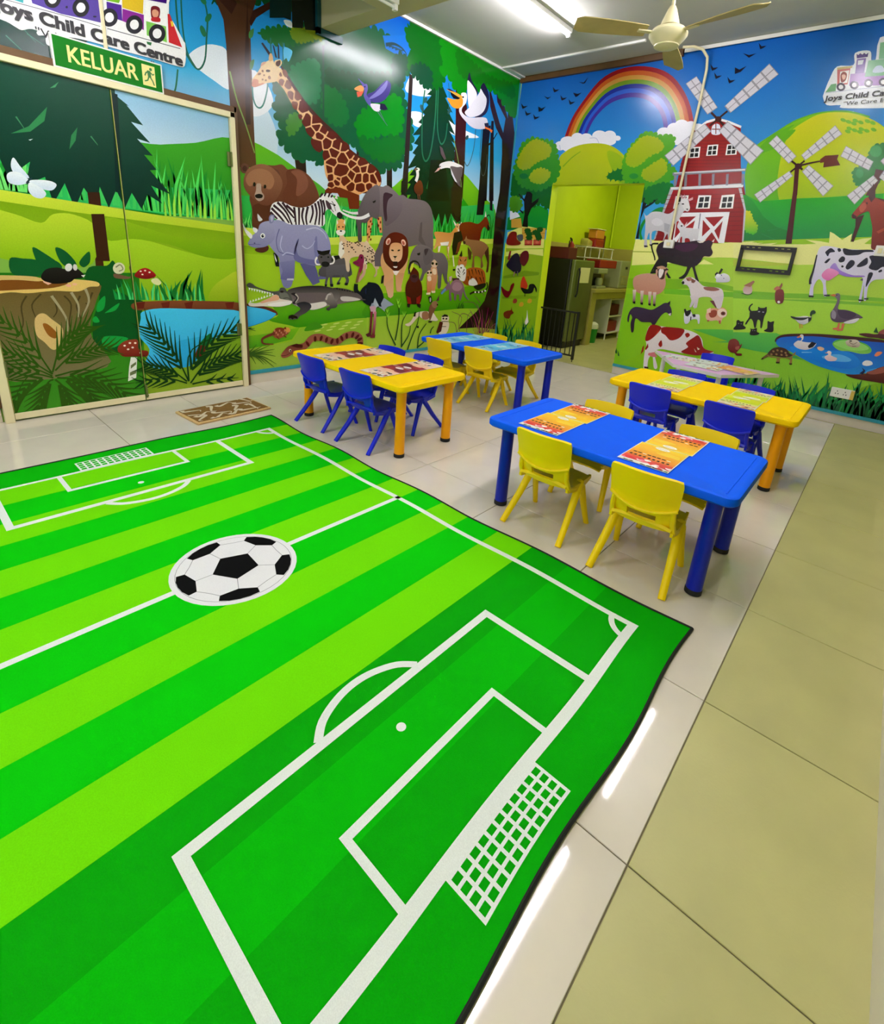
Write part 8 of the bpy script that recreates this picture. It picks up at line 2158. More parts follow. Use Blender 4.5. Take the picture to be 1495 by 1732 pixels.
# television bracket: plate with slots
tb = empty('television_bracket', (3.1, 0, 1.415), 'black empty television bracket on the farm wall', 'bracket')
def plate(xs, zs, holes, y0, y1):
    n, m_ = len(xs)-1, len(zs)-1
    def fn(u, v):
        i = round((u+1)/2*n); j = round(v*m_); return (xs[i], (y0+y1)/2, zs[j])
    return MB().shell(fn, n, m_, y1-y0, lambda i, j: (i, j) in holes)
sx = [-.235, -.2]
for k in range(3): sx += [-.185+k*.05, -.16+k*.05]
for k in range(3): sx += [.06+k*.05, .085+k*.05]
sx += [.2, .235]
for z0, nm in ((.085, 'top_bar'), (-.118, 'bottom_bar')):
    plate(sx, [z0-.01, z0+.012, z0+.02, z0+.034], {(i, 1) for i in (2, 4, 6, 8, 10, 12) if i < len(sx)-1}, -.03, -.016).build(nm, M['black'], tb)
for x in (-.235, .205): MB().rbox(x, x+.03, -.03, -.001, -.105, .095, .003).build('side_bar', M['black'], tb)
# ---------------- ceiling fan ----------------
fan = empty('ceiling_fan', (2.49, -1.76, 2.8), 'cream three-blade ceiling fan on a rod', 'fan')
MB().tube([(0,0,.14), (0,0,.512)], .012, 10).build('downrod', M['cream2'], fan, smooth=True)
MB().lathe([(.02, .47), (.06, .49), (.065, .518)], n=20).build('ceiling_canopy', M['cream2'], fan, smooth=True)
MB().lathe([(.018, .17), (.03, .15), (.055, .085), (.065, .055)], n=24).build('motor_cover', M['cream2'], fan, smooth=True)
MB().lathe([(.06, .05), (.105, .035), (.128, .01), (.128, -.005), (.11, -.03), (.085, -.055), (.08, -.06)], n=32).build('motor_housing', M['cream2'], fan, smooth=True)
MB().lathe([(.083, -.061), (.083, -.068), (.07, -.074), (.02, -.08)], n=32).build('bottom_cap', M['cream2'], fan, smooth=True)
def bladefn(u, v):
    r = .16+.5*v; hw = .045+.03*math.sin(min(1, v*1.3)*PI*.5)
    if v > .9: hw *= math.sqrt(max(.05, 1-((v-.9)/.1)**2*.75))
    return (r, u*hw, .016*u+.012-.01*v)
for deg in (225, 345, 105):
    bl = MB().shell(bladefn, 4, 12, .006).build('blade', M['fan_blade'], fan, smooth=True); bl.rotation_euler = (0, 0, math.radians(deg))
    MB().rbox(.09, .22, -.02, .02, .002, .012, .003).build('blade_iron', M['cream2'], bl)
# ---------------- football rug ----------------
RX0, RX1, RY0, RY1 = .885, 3.876, -5.985, -3.915; RZ = .008
def rh(x, y):
    return RZ+.0035*math.sin(x*5.3+1)*math.sin(y*2.1)*max(0, 1-(y-RY0)/2.4+.2) * (0 if 2.1 < x < 2.75 else 1) + .004*max(0, 1-(RY1-y)/.12)*math.sin(x*9)*.5 + .004*max(0, 1-(x-RX0)/.15)*math.sin(y*8)
def wob(x, y): return (x+.012*math.sin(y*7.0+1)*max(0, 1-(x-RX0)/.3)+.008*math.sin(y*8)*max(0, 1-(RX1-x)/.3), y+.01*math.sin(x*8.2)*max(0, 1-(RY1-y)/.35))
rug = empty('football_rug', (0, 0, 0), 'large green rug printed as a football pitch with white lines', 'rug')
def rug_grid(x0, x1, y0, y1, step=.06):
    nx, ny = max(1, math.ceil((x1-x0)/step)), max(1, math.ceil((y1-y0)/step))
    return [[(x0+(x1-x0)*i/nx, y0+(y1-y0)*j/ny) for j in range(ny+1)] for i in range(nx+1)]
def R3(x, y, L): a, b = wob(x, y); return (a, b, rh(x, y)+L)
def rect(pr, x0, x1, y0, y1, c, L, soft=None):
    k = lin(c); g = rug_grid(x0, x1, y0, y1); cf = lambda p: k
    for i in range(len(g)-1):
        for j in range(len(g[0])-1): pr.poly([g[i][j], g[i+1][j], g[i+1][j+1], g[i][j+1]], cf, R3, L)
g = rug_grid(RX0, RX1, RY0, RY1); nx, ny = len(g)-1, len(g[0])-1
body = MB().shell(lambda u, v: (lambda p: (*wob(*p), rh(*p)-.0035))(g[round((u+1)/2*nx)][round(v*ny)]), nx, ny, .006)
body.build('backing', M['rug_edge'], rug)
b_ = MB()
for a, c in (((RX0,RY1),(RX1,RY1)), ((RX1,RY1),(RX1,RY0)), ((RX1,RY0),(RX0,RY0)), ((RX0,RY0),(RX0,RY1))):
    n_ = 60; b_.tube([(lambda p: (*wob(*p), rh(*p)-.001))((a[0]+(c[0]-a[0])*i/n_, a[1]+(c[1]-a[1])*i/n_)) for i in range(n_+1)], .006, 6)
b_.build('binding', M['rug_edge'], rug)
pr = Print(); L0 = 2e-4
bounds = [RX0, 1.107]+[1.294+.187*k for k in range(13)]+[RX1]
for k in range(len(bounds)-1):
    a, b2 = bounds[k], bounds[k+1]
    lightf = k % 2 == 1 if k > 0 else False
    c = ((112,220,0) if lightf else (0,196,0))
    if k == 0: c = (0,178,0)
    if a > 3.1: c = ((0,176,0) if lightf else (0,158,0)) if a < 3.6 else (0,166,0)  # near stripes: purer green print, also darkened in colour for dimmer light there
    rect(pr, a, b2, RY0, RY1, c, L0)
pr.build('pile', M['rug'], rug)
lines = Print(); WH = (236,242,240); L1 = 5e-4; CY = -4.945
def ln(x0, x1, y0, y1): rect(lines, x0, x1, y0, y1, WH, L1)
yt, yb = -4.045, -5.845; xf, xn = 1.095, 3.728
ln(xf, xn, yt-.026, yt); ln(xf, xn, yb, yb+.026); ln(xf, xf+.022, yb, yt); ln(xn-.034, xn, yb, yt)
ln(2.397, 2.423, yb, yt)
for s, xg in ((1, xf), (-1, xn)):
    def lx(d0, d1, y0, y1): a, b2 = sorted((xg+s*d0, xg+s*d1)); ln(a, b2, y0, y1)
    lx(.43, .458, CY-.548, CY+.548); lx(0, .458, CY-.548, CY-.52); lx(0, .458, CY+.52, CY+.548)
    lx(.205, .228, CY-.285, CY+.285); lx(0, .228, CY-.285, CY-.265); lx(0, .228, CY+.265, CY+.285)
    cx = xg+s*.33; spot = Print()
    k = lin(WH); cf = lambda p: k
    for q in ops_to_polys('s', [(xg+s*.455, CY-.185), (xg+s*.5, CY-.14), (xg+s*.53, CY-.07), (xg+s*.54, CY), (xg+s*.53, CY+.07), (xg+s*.5, CY+.14), (xg+s*.455, CY+.185)], (.024, .024), None): lines.poly(q, cf, R3, L1)
    spot.poly([(cx+.014*math.cos(t), CY+.014*math.sin(t)) for t in [2*PI*i/16 for i in range(16)]], cf, R3, L1)
    spot.build('penalty_spot', M['rug'], rug)
    for yc, sy in ((yt, -1), (yb, 1)):
        for q in ops_to_polys('s', [(xg+s*.1*math.cos(t), yc+sy*.1*math.sin(t)) for t in [PI/2*i/6 for i in range(7)]], (.022, .022), None): lines.poly(q, cf, R3, L1)
    # goal net
    n0 = -.02 if s == 1 else 0; d0, d1 = (0, .115) if s == 1 else (0, .1)
    NX, NY = 4, 11
    ya, yz = CY-.178, CY+.178
    for i in range(NX+1): a, b2 = sorted((xg-s*(d0+(d1-d0)*i/NX), xg-s*(d0+(d1-d0)*i/NX+.008))); ln(a, b2, ya, yz)
    for j in range(NY+1): a, b2 = sorted((xg, xg-s*(d1+.008))); y = ya+(yz-ya-.009)*j/NY; ln(a, b2, y, y+.009)
lines.build('pitch_lines', M['rug'], rug)
ball = Print(); kW, kB, kG = lin((236,236,242)), lin((8,8,10)), lin((150,150,160)); BX, BY = 2.407, -4.929
circ = lambda r, n=40: [(BX+r*math.cos(2*PI*i/n), BY+r*math.sin(2*PI*i/n)) for i in range(n)]
ball.poly(circ(.234), lambda p: kW, R3, 8e-4); ball.poly(circ(.214), lambda p: kG, R3, 9e-4); ball.poly(circ(.212), lambda p: kW, R3, 1e-3)
A0 = math.radians(-94)
pent = [(BX+.088*math.cos(A0+2*PI*i/5), BY+.088*math.sin(A0+2*PI*i/5)) for i in range(5)]
P_ = lambda r, a: (BX+r*math.cos(a), BY+r*math.sin(a))
def bl(c, pts, L): ball.poly(pts, lambda p: c, R3, L)
bl(kB, pent, 1.2e-3)
for i in range(5):
    a = A0+2*PI*i/5; m2 = a+PI/5
    bl(kB, [P_(.15, a), P_(.18, a+.37), P_(.209, a+.34), P_(.2115, a+.17), P_(.2118, a), P_(.2115, a-.17), P_(.209, a-.34), P_(.18, a-.37)], 1.2e-3)
    for q in ops_to_polys('l', [P_(.088, a), P_(.15, a)], (.0025, .0025), None): bl(kG, q, 1.15e-3)
    for q in ops_to_polys('l', [P_(.18, a+.37), P_(.172, m2), P_(.18, a+2*PI/5-.37)], (.0025, .0025), None): bl(kG, q, 1.15e-3)
ball.build('ball_print', M['rug'], rug)
# ---------------- tables ----------------
def rounded_top(x, y, z0, z1, r=.05, e=.012):
    b = MB(); rings = []; n = 6
    def ring(off, z):
        pts = []
        for cx, cy, a0 in ((x-r, y-r, 0), (-x+r, y-r, PI/2), (-x+r, -y+r, PI), (x-r, -y+r, 1.5*PI)):
            for i in range(n+1): a = a0+PI/2*i/n; pts.append((cx+(r-off)*math.cos(a), cy+(r-off)*math.sin(a), z))
        return pts
    prof = [(e, z0), (0, z0+e*.8), (0, z1-e), (e*.3, z1-e*.3), (e, z1), (e*2.2, z1), (e*2.6, z1-.0015)]
    vs = [p for o, z in prof for p in ring(o, z)]; k = 4*(n+1); fs = []
    for i in range(len(prof)-1):
        for j in range(k): fs.append((i*k+j, i*k+(j+1) % k, (i+1)*k+(j+1) % k, (i+1)*k+j))
    fs += [tuple(range(k))[::-1], tuple((len(prof)-1)*k+j for j in range(k))]
    return b.add(vs, fs)
TL, TW, TH = .585, .31, .49
def make_table(top, leg, loc, label):
    t = empty('activity_table', loc, label, 'table', 'plastic activity tables')
    tp = rounded_top(TL, TW, TH-.042, TH).build('tabletop', M[top], t, smooth=True)
    MB().rbox(-TL+.04, TL-.04, -TW+.05, TW-.05, TH-.055, TH-.0425, .004).build('underside_rib', M[top], t)
    for s in (-1, 1): MB().rbox(s*.535-.003, s*.535+.003, -TW+.045, TW-.045, TH-.003, TH+.0005, .001, 1).build('edge_bead', M[top], tp)
    for sx_, sy_ in ((-1,-1), (1,-1), (1,1), (-1,1)):
        lg = MB().lathe([(.033, .02), (.032, .2), (.031, .4), (.034, TH-.05)], (sx_*.5, sy_*.218, 0), 20).build('leg', M[leg], t, smooth=True)
        MB().lathe([(.03, 0), (.0345, .003), (.0345, .022), (.033, .026)], (sx_*.5, sy_*.218, 0), 20).build('foot_cap', M['rubber'], lg, smooth=True)
    return t
TABLES = [('blue_top', 'blue_leg', (3.308, -3.455, 0), 'blue plastic activity table nearest the camera with orange placemats'),
          ('yellow_top', 'yellow_leg', (1.505, -3.455, 0), 'yellow plastic activity table by the football rug corner with maroon placemats'),
          ('blue_top', 'blue_leg', (1.5, -2.135, 0), 'blue plastic activity table near the doorway with pale blue placemats'),
          ('yellow_top', 'yellow_leg', (3.315, -2.04, 0), 'yellow plastic activity table on the right with lime placemats')]
for a in TABLES: make_table(*a)
# ---------------- placemats ----------------
def sheet(name, pal, seed):
    pr = Print(); rnd = random.Random(seed); Lr = [0]; hw, hl = .108, .14
    f3 = lambda x, y, L: (x, y, .0014+L)
    def P(c, pts):
        Lr[0] += 1; k = lin(c); pr.poly(clip(list(pts), (-hw+.004, -hl+.002), (hw-.004, hl-.002)), lambda p: k, f3, Lr[0]*2e-5)
    def grad(c0, c1, y0, y1, n=8):
        Lr[0] += 1; a, b = lin(c0), lin(c1)
        pr.poly([(-hw+.004, y0), (hw-.004, y0), (hw-.004, y1), (-hw+.004, y1)], lambda p: tuple(a[i]+(b[i]-a[i])*(p[1]-y0)/(y1-y0) for i in range(3)), f3, Lr[0]*2e-5)
    def blob(c, x, y, r, q=1.0, n=9): P(c, catmull([(x+r*rnd.uniform(.7, 1.25)*math.cos(2*PI*i/n), y+r*q*rnd.uniform(.7, 1.25)*math.sin(2*PI*i/n)) for i in range(n)], True, 3))
    pal(P, grad, blob, rnd, hw, hl)
    return pr
# y=-hl is the edge by the sitter, y=+hl meets the mat opposite
def pal_orange(P, grad, blob, rnd, hw, hl):
    grad((236,90,60), (250,160,40), -hl+.03, -.02); grad((250,160,40), (255,220,40), -.02, hl-.002)
    blob((255,214,60), .05, .06, .05, .5); blob((255,196,40), -.06, .1, .04, .5); blob((250,150,60), .03, -.03, .05, .4)
    grad((226,40,60), (236,90,60), -hl+.03, -.06)
    for i in range(16): blob(rnd.choice([(255,230,236), (226,30,50), (250,120,150), (255,255,250), (200,20,60)]), rnd.uniform(-.1, .1), rnd.uniform(-.125, -.075), rnd.uniform(.01, .02), .7)
    for i in range(9): blob(rnd.choice([(20,110,50), (240,240,230), (30,40,50), (20,80,40)]), -.1+.025*i, -.138, .013, .8)
    for i in range(9): x = -.085+.02*i; P((60,20,20), [(x-.006, -.052), (x+.006, -.053), (x+.005, -.036), (x-.005, -.038)])
    for i in range(8): x = -.08+.021*i; P(rnd.choice([(255,240,220), (40,20,20)]), [(x-.008, -.014), (x+.008, -.014), (x+.008, -.004), (x-.008, -.004)])
    P((250,250,245), [(.033*math.cos(2*PI*i/18), .112+.017*math.sin(2*PI*i/18)) for i in range(18)])
    for i in range(6): P((226,160,60), [(-.02+.007*i, .109), (-.016+.007*i, .109), (-.016+.007*i, .115), (-.02+.007*i, .115)])
def pal_maroon(P, grad, blob, rnd, hw, hl):
    grad((244,236,214), (250,190,160), -hl+.002, .03); P((150,14,40), [(-hw, .03), (hw, .02), (hw, hl), (-hw, hl)]); blob((110,20,60), .05, .07, .05, .6); blob((180,30,50), -.05, .06, .04, .6)
    blob((246,190,160), -.02, .02, .05, .5)
    P((250,236,240), [(.036*math.cos(2*PI*i/18), .11+.018*math.sin(2*PI*i/18)) for i in range(18)])
    for i in range(26): blob(rnd.choice([(20,24,30), (20,60,40), (250,250,250), (200,40,50), (30,40,70), (240,200,180)]), rnd.uniform(-.1, .1), rnd.uniform(-.135, -.03), rnd.uniform(.008, .017), .9)
def pal_ice(P, grad, blob, rnd, hw, hl):
    grad((190,226,244), (60,180,236), -hl+.002, 0); grad((60,180,236), (130,214,246), 0, hl-.002)
    for i in range(16): blob(rnd.choice([(40,140,200), (90,120,120), (236,246,250), (170,220,240), (60,90,110)]), rnd.uniform(-.1, .1), rnd.uniform(-.12, .06), rnd.uniform(.01, .024), .6)
    P((240,248,252), [(.03*math.cos(2*PI*i/18), .112+.016*math.sin(2*PI*i/18)) for i in range(18)])
def pal_lime(P, grad, blob, rnd, hw, hl):
    grad((246,226,210), (236,240,120), -hl+.002, .0); grad((214,232,20), (240,240,40), .0, hl-.002); blob((246,246,190), -.03, .1, .045, .6)
    for i in range(18): blob(rnd.choice([(226,90,70), (250,244,236), (120,190,90), (236,170,120), (150,60,60)]), rnd.uniform(-.1, .1), rnd.uniform(-.13, -.06), rnd.uniform(.009, .018), .7)
    for i in range(8): x = -.07+.019*i; P((90,40,40), [(x-.006, -.045), (x+.006, -.046), (x+.005, -.03), (x-.005, -.032)])
    P((252,250,240), [(.036*math.cos(2*PI*i/18), .11+.018*math.sin(2*PI*i/18)) for i in range(18)])
def make_mat(pal, seed, loc, rz, label, grp):
    t = empty('placemat', loc, label, 'placemat', grp, rz)
    MB().box(-.108, .108, -.14, .14, .0002, .0012).build('paper_sheet', M['white'], t)
    sheet('print', pal, seed).build('printed_picture', M['paper'], t); return t
MATS = [(pal_orange, 'orange', 'the near blue table', [(3.0, -3.43), (3.52, -3.44)], TABLES[0][2]),
        (pal_maroon, 'maroon', 'the yellow table by the rug', [(1.235, -3.43), (1.745, -3.42)], TABLES[1][2]),
        (pal_ice, 'pale blue', 'the blue table near the doorway', [(1.19, -2.13), (1.615, -2.12)], TABLES[2][2]),
        (pal_lime, 'lime', 'the yellow table on the right', [(3.1, -2.02), (3.56, -2.02)], TABLES[3][2])]
for k, (pal, cn, tn, spots, tl) in enumerate(MATS):
    proto = None
    for si, (x, y) in enumerate(spots):
        for side in (0, 1):
            lab = '%s printed placemat on %s, %s %s place' % (cn, tn, ('left', 'right')[si], ('near', 'far')[side])
            loc = (x+(.006 if side else -.006), y+(.14+.002 if side else -.14), TH+.0008); rz = PI if side else 0
            if proto is None: proto = make_mat(pal, k+3, loc, rz, lab, cn+' placemats')
            else:
                c = copy_tree(proto); c.location = loc; c.rotation_euler = (0, 0, rz); c['label'] = lab
# ---------------- chairs ----------------
def make_chair(mname, label, group):
    t = empty('child_chair', (0, 0, 0), label, 'chair', group); m = M[mname]
    # y=0 is the line of the rear feet, +y is forward
    def up(u, v):          # upper back panel: drooping lower lip, bowed round the sitter
        z0 = .375-.032*(1-u*u); z1 = .515-.003*u*u-.004*abs(u)**8
        z = z0+(z1-z0)*v; hw = .136+.008*v-(.005*(max(0, v-.9)/.1)**2)
        return (u*hw, .034-.042*v+.026*u*u-.012*(1-v)**6, z)
    b = MB().shell(up, 12, 8, .014).build('backrest', m, t, smooth=True)
    lip = MB(); lip.tube([Vector(up(i/8-1, 0))+Vector((0, -.004, 0)) for i in range(17)], .0085, 8); lip.build('backrest_lip', m, b, smooth=True)
    def low(u, v):
        z = .255+.12*v; hw = .112+.01*v; return (u*hw, .075-.035*math.sin(v*PI/2)+.02*u*u, z)
    MB().shell(low, 12, 7, .012, lambda i, j: 3 <= i <= 8 and 2 <= j <= 3).build('lower_back', m, t, smooth=True)
    def seat(u, v):
        y = .06+.275*v; hw = .125+.014*math.sin(v*PI); dish = -.008*(1-u*u)*math.sin(v*PI)
        return (u*hw, y, .265+dish-.022*max(0, v-.82)/.18*max(0, v-.82)/.18-.010*abs(u)**3+.02*max(0, .15-v)/.15)
    MB().shell(seat, 10, 10, .014).build('seat', m, t, smooth=True)
    for s in (-1, 1):
        sides = MB()
        sides.shell(lambda u, v, s=s: (s*(.128+.006*math.sin(v*PI)), .07+.25*v, .262-.018*(u+1)*(.5+.5*math.sin(v*PI))), 2, 8, .012)
        sides.tube([(s*.12, .055, .37), (s*.124, .06, .31), (s*.128, .085, .262), (s*.13, .15, .246)], [.011, .012, .013, .012], 8)
        sides.build('side_rail', m, t, smooth=True)
    for s in (-1, 1):
        MB().tube([(s*.126, .215, .258), (s*.132, .19, .235), (s*.144, .105, .12), (s*.158, 0, .0)], [.022, .021, .018, .0155], 10, .8).build('leg', m, t, smooth=True)
        MB().tube([(s*.126, .2, .258), (s*.13, .225, .235), (s*.14, .265, .12), (s*.152, .31, .0)], [.022, .02, .0165, .014], 10, .8).build('leg', m, t, smooth=True)
    return t
CH = {}
def chair(col, x, y, far, label, group, rz=0.0):
    m = 'chair_'+col
    if m not in CH: CH[m] = make_chair(m, label, group); c = CH[m]
    else: c = copy_tree(CH[m])
    c.location = (x, y, 0); c.rotation_euler = (0, 0, (PI if far else 0)+rz); c['label'] = label; c['group'] = group
    return c
def four(col, grp, tn, near, far):
    for (x, y, r), w_ in zip(near, ('left', 'right')): chair(col, x, y, False, '%s child chair, near side %s seat at %s' % (col, w_, tn), grp, r)
    for (x, y, r), w_ in zip(far, ('left', 'right')): chair(col, x, y, True, '%s child chair, far side %s seat at %s' % (col, w_, tn), grp, r)
four('yellow', 'yellow chairs at the near blue table', 'the near blue table', [(3.082, -3.812, .02), (3.572, -3.832, .05)], [(3.06, -3.03, .03), (3.6, -3.03, -.03)])
four('blue', 'blue chairs at the yellow table by the rug', 'the yellow table by the rug', [(1.215, -3.815, .03), (1.71, -3.822, .05)], [(1.26, -3.07, .04), (1.64, -3.05, .03)])
four('yellow', 'yellow chairs at the blue table near the doorway', 'the blue table near the doorway', [(1.19, -2.5, .02), (1.63, -2.49, .03)], [(1.26, -1.72, 0), (1.665, -1.74, -.03)])
four('blue', 'blue chairs at the yellow table on the right', 'the yellow table on the right', [(3.045, -2.4, -.04), (3.545, -2.425, -.04)], [(3.065, -1.64, .04), (3.53, -1.64, -.04)])
chair('blue', 3.0, -.5, True, 'blue plastic child chair behind the pink trapezoid table', 'blue chairs at the pink table', .1)
# ---------------- pink trapezoid table with sheets ----------------
pt = empty('trapezoid_table', (3.0, -.9, 0), 'pale pink trapezoid table with white edge and legs by the farm wall', 'table')
cor = [(-.55, .27), (-.19, -.29), (.22, -.35), (.55, .2)]
def prism(pts, z0, z1):
    n = len(pts); return MB().add([(x, y, z0) for x, y in pts]+[(x, y, z1) for x, y in pts], [tuple(range(n))[::-1], tuple(range(n, 2*n))]+[(i, (i+1) % n, n+(i+1) % n, n+i) for i in range(n)])
tp = prism(cor, .442, .468).build('edge_band', M['white'], pt)
prism([(x*.985, y*.985-.0) for x, y in cor], .4685, .47).build('tabletop', M['pink'], pt)
for x, y in ((-.43, .2), (-.16, -.22), (.19, -.27), (.43, .15)):
    lg = MB().tube([(x, y, .012), (x, y, .441)], .02, 12).build('leg', M['white'], pt, smooth=True); MB().lathe([(.021, 0), (.022, .012)], (x, y, 0), 12).build('foot_cap', M['white'], lg)
def pal_busy(P, grad, blob, rnd, hw, hl):
    grad((250,244,230), (226,236,240), -hl+.002, hl-.002)
    for i in range(22): blob(rnd.choice([(40,36,40), (240,190,60), (190,210,220), (226,120,70), (230,230,226), (150,130,120)]), rnd.uniform(-.09, .09), rnd.uniform(-.13, .13), rnd.uniform(.012, .03), .6)
def pal_warm(P, grad, blob, rnd, hw, hl):
    grad((250,190,150), (250,160,60), -hl+.002, hl-.002)
    for i in range(12): blob(rnd.choice([(226,130,90), (250,220,190), (240,200,60)]), rnd.uniform(-.09, .09), rnd.uniform(-.13, .13), rnd.uniform(.012, .03), .6)
for k, (pal, x, y, r, lb) in enumerate(((pal_busy, 2.76, -.84, 1.5, 'left printed sheet lying on the pink table'), (pal_busy, 3.0, -.78, 1.62, 'far printed sheet in the middle of the pink table'), (pal_busy, 3.03, -1.03, 1.5, 'near printed sheet at the front of the pink table'), (pal_warm, 3.27, -.92, 1.3, 'orange printed sheet at the right of the pink table'))):
    make_mat(pal, 40+k, (x, y, .4708+.0016*k), r, lb, 'sheets on the pink table')
# ---------------- doormat ----------------
dm = empty('doormat', (.575, -4.11, 0), 'brown doormat with pale swirls in front of the double door', 'doormat')
dm.rotation_euler = (0, 0, .06)
MB().rbox(-.165, .165, -.28, .28, 0, .016, .006).build('binding', M['mat_edge'], dm); MB().rbox(-.148, .148, -.263, .263, .0145, .02, .002).build('pile', M['mat_brown'], dm)
sw = Print(); kS = lin((214,202,176)); D3 = lambda x, y, L: (x, y, .0202+L)
for i, (x, y, a, s) in enumerate(((-.09,-.2,.3,1),(.02,-.17,1.2,1),(.09,-.21,.2,-1),(-.06,-.07,.6,-1),(.06,-.05,.2,1),(-.1,.05,1.0,1),(.03,.07,.4,-1),(.1,.03,1.3,1),(-.05,.17,.3,1),(.06,.19,1.0,-1),(-.11,.22,1.4,-1),(.115,-.1,1.2,1),(-.005,-.24,.1,1),(.11,.13,.4,1))):
    q = [(x+.07*t*math.cos(a)-s*.05*math.sin(t*PI)*math.sin(a), y+.07*t*math.sin(a)+s*.05*math.sin(t*PI)*math.cos(a)) for t in (-.8, -.4, 0, .4, .8)]
    for z in ops_to_polys('s', q, (.034, .004), None): sw.poly(clip(list(z), (-.145, -.26), (.145, .26)), lambda p: kS, D3, i*1e-5)
sw.build('swirl_pattern', M['mat_pale'], dm)['kind'] = 'stuff'
# ---------------- kitchen ----------------
gt = empty('safety_gate', (.63, .1, 0), 'black metal safety gate in the doorway', 'gate')
MB().tube([(.0,0,.63), (.55,0,.63)], .012, 8).build('top_rail', M['black'], gt, smooth=True); MB().tube([(.0,0,.08), (.55,0,.08)], .012, 8).build('bottom_rail', M['black'], gt, smooth=True)
for i in range(8): MB().tube([(.03+.067*i,0,.082), (.03+.067*i,0,.628)], .007, 6).build('bar', M['black'], gt, smooth=True)
MB().rbox(.535, .567, -.016, .016, .03, .645, .004).build('gate_post', M['black'], gt); MB().tube([(.55,0,0), (.55,0,.03)], .006, 6).build('foot_pin', M['black'], gt)
MB().rbox(1.128, 1.148, -.03, .02, .0, .5, .004).build('catch_post', M['black'], gt)
fr = empty('refrigerator', (.05, .82, 0), 'tall dark refrigerator behind the black gate', 'refrigerator')
MB().rbox(.015, .535, .0, .6, .03, 1.262, .012).build('body', M['black'], fr)
MB().rbox(.537, .605, .002, .598, .1, 1.262, .02, 3).build('door', M['steel'], fr, smooth=True)
MB().rbox(.05, .56, .02, .58, 0, .095, .004).build('plinth', M['black'], fr)
MB().tube([(.612,.12,.75), (.628,.12,.8), (.628,.12,1.1), (.612,.12,1.15)], .012, 8).build('handle', M['rubber'], fr, smooth=True)
ct = empty('kitchen_counter', (.07, 1.45, 0), 'olive tiled kitchen counter beyond the refrigerator', 'counter')
MB().rbox(.0, .64, .0, 1.62, .805, .855, .004).build('worktop', M['counter'], ct)
MB().rbox(.53, .6, .0, .16, 0, .805, .003).build('end_post', M['counter'], ct); MB().rbox(.55, .6, .16, 1.62, .7, .805, .003).build('apron', M['counter'], ct)
cb = empty('shelf_unit', (.12, 2.32, 0), 'white shelf unit under the kitchen counter', 'shelf')
for y in (0, .53): MB().rbox(0, .48, y, y+.02, .1, .69, .002).build('side_panel', M['white'], cb)
for z in (.1, .38, .665): MB().rbox(0, .48, .021, .529, z, z+.02, .002).build('shelf', M['white'], cb)
for x, y in ((.02,.01), (.46,.01), (.02,.54), (.46,.54)): MB().tube([(x, y, 0), (x, y, .1)], .012, 8).build('leg', M['white'], cb)
tag(MB().rbox(.22, .56, 2.38, 2.8, .401, .58, .02).build('storage_basket', M['dark_red']), 'brown basket on the upper shelf under the counter', 'basket')
tag(MB().rbox(.22, .56, 2.38, 2.8, .121, .3, .02).build('storage_basket', M['red']), 'red basket on the lower shelf under the counter', 'basket')
bn = empty('waste_bin', (.54, 1.84, 0), 'green and white waste bin under the counter', 'bin')
MB().lathe([(.1, 0), (.115, .2), (.118, .225)], n=20).build('body', M['green'], bn, smooth=True)
MB().lathe([(.12, .226), (.125, .25), (.11, .3), (.06, .33)], n=14).build('bin_liner', M['white'], bn, smooth=True)
MB().box(-.03, .04, -.122, -.116, .05, .17).build('bin_label', M['dark_red'], bn)
cm = empty('coffee_machine', (.5, 1.82, .856), 'grey and black coffee machine on the kitchen counter', 'coffee machine')
MB().rbox(-.12, .12, -.16, .16, .0, .04, .008).build('base', M['grey'], cm); MB().rbox(-.12, .02, -.15, .15, .041, .22, .008).build('tank', M['black'], cm)
MB().rbox(-.12, .12, -.16, .16, .221, .305, .015).build('head', M['grey'], cm); MB().lathe([(.05, .045), (.06, .1), (.05, .16)], (.06, 0, 0), 16).build('jug', M['grey'], cm, smooth=True)
tag(MB().rbox(.36, .6, 1.7, 2.3, 1.165, 1.285, .01).build('red_box', M['red']), 'long red box lying on the coffee machine', 'box')
wd = empty('water_dispenser', (.5, 2.62, .856), 'pale green water dispenser at the far end of the counter', 'dispenser')
MB().rbox(-.14, .14, -.22, .22, .0, .44, .015).build('body', M['grey'], wd); MB().box(.1405, .142, -.15, .15, .06, .2).build('front_panel', M['counter'], wd)
for i in range(5): MB().rbox(.1425, .146, -.13+.065*i-.02, -.13+.065*i+.02, .07, .19, .002, 1).build('grille_slat', M['grey'], wd)
MB().box(.1405, .143, -.04, .04, .31, .35).build('badge', M['ink'], wd)
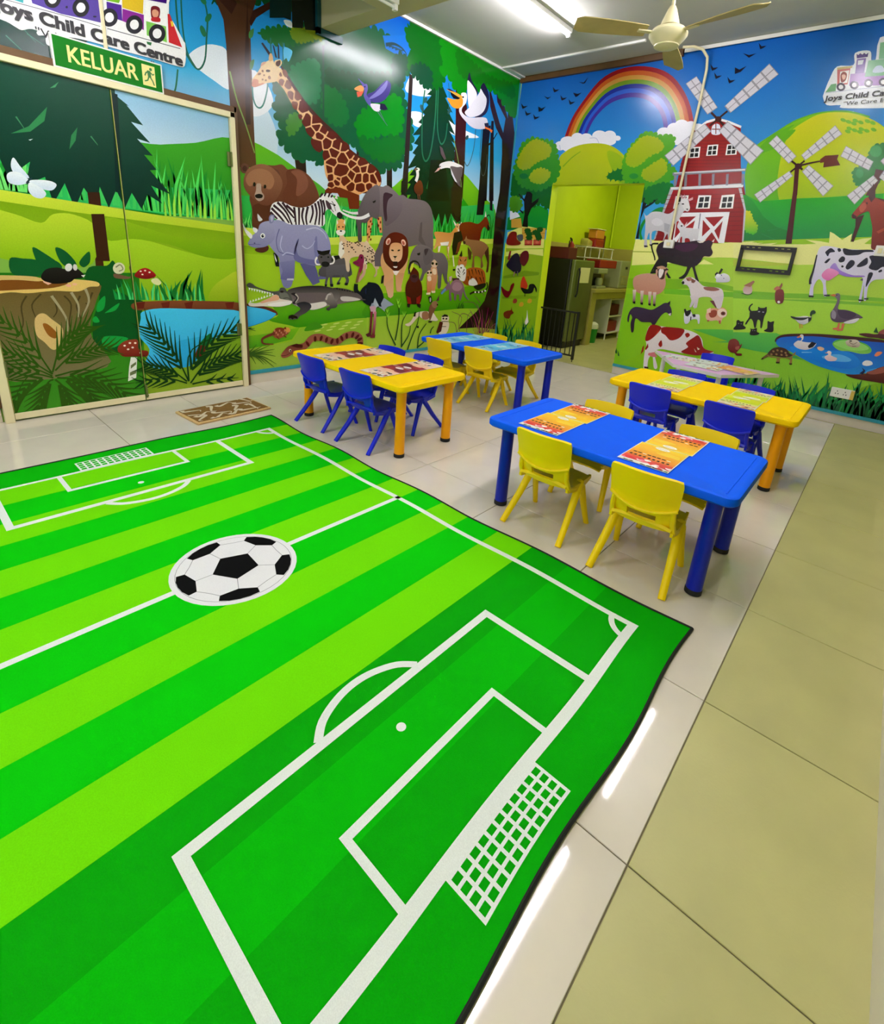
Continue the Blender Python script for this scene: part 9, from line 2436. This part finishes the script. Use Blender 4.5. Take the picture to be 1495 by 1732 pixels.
rk = empty('counter_rack', (.1, 1.78, .856), 'white two-bay rack standing on the counter against the wall', 'rack')
for y in (0, .5, .98):
    for x in (.02, .18): MB().tube([(x, y, 0), (x, y, .6)], .009, 8).build('upright', M['white'], rk, smooth=True)
for z in (.44, .6): MB().rbox(.0, .2, -.02, 1.0, z, z+.014, .003).build('shelf', M['white'], rk)
tb2 = empty('storage_tub', (.2, 2.24, 1.471), 'dark red and amber storage tub on top of the rack', 'tub')
MB().rbox(-.08, .08, -.15, .15, 0, .13, .02).build('tub_body', M['red'], tb2); MB().rbox(-.075, .075, -.145, .145, .131, .27, .015).build('tub_upper', M['clear'], tb2); MB().rbox(-.085, .085, -.16, .16, .271, .285, .005).build('lid', M['cream2'], tb2)
MB().rbox(-.06, .06, .17, .25, .0, .2, .02).build('side_pocket', M['dark_red'], tb2)
pb = MB().rbox(-.07, .07, -.12, .12, 0, .1, .03); pb.v = [(x+.02*math.sin(y*40), y*(1-.9*z), z+.05*math.sin(y*14+2)*z*6) for x, y, z in pb.v]
tag(pb.build('grocery_bag', M['counter'], None, True, (.2, 1.93, 1.471)), 'crumpled pale bag beside the tub on the rack', 'bag')
tag(MB().rbox(.16, .5, .86, 1.11, 1.263, 1.42, .005).build('card_box', M['dark_red']), 'dark red box on top of the refrigerator', 'box')
ex = empty('fire_extinguisher', (.33, 1.22, 1.263), 'small red fire extinguisher standing on the refrigerator', 'extinguisher')
MB().lathe([(.04, 0), (.045, .01), (.045, .2), (.02, .24), (.015, .25)], n=16).build('cylinder', M['red'], ex, smooth=True)
MB().tube([(0,0,.25), (0,-.01,.28), (0,-.05,.29)], .012, 8).build('valve', M['black'], ex, smooth=True); MB().tube([(0,-.03,.28), (0,-.07,.24), (0,-.06,.12)], .008, 8).build('hose', M['rubber'], ex, smooth=True)
tag(MB().rbox(.657, .66, .99, 1.28, .945, 1.16, .001, 1).build('notice_sheet', mat('notice_paper', (226,220,170), .6)), 'pale sheet hanging on the refrigerator door', 'paper')
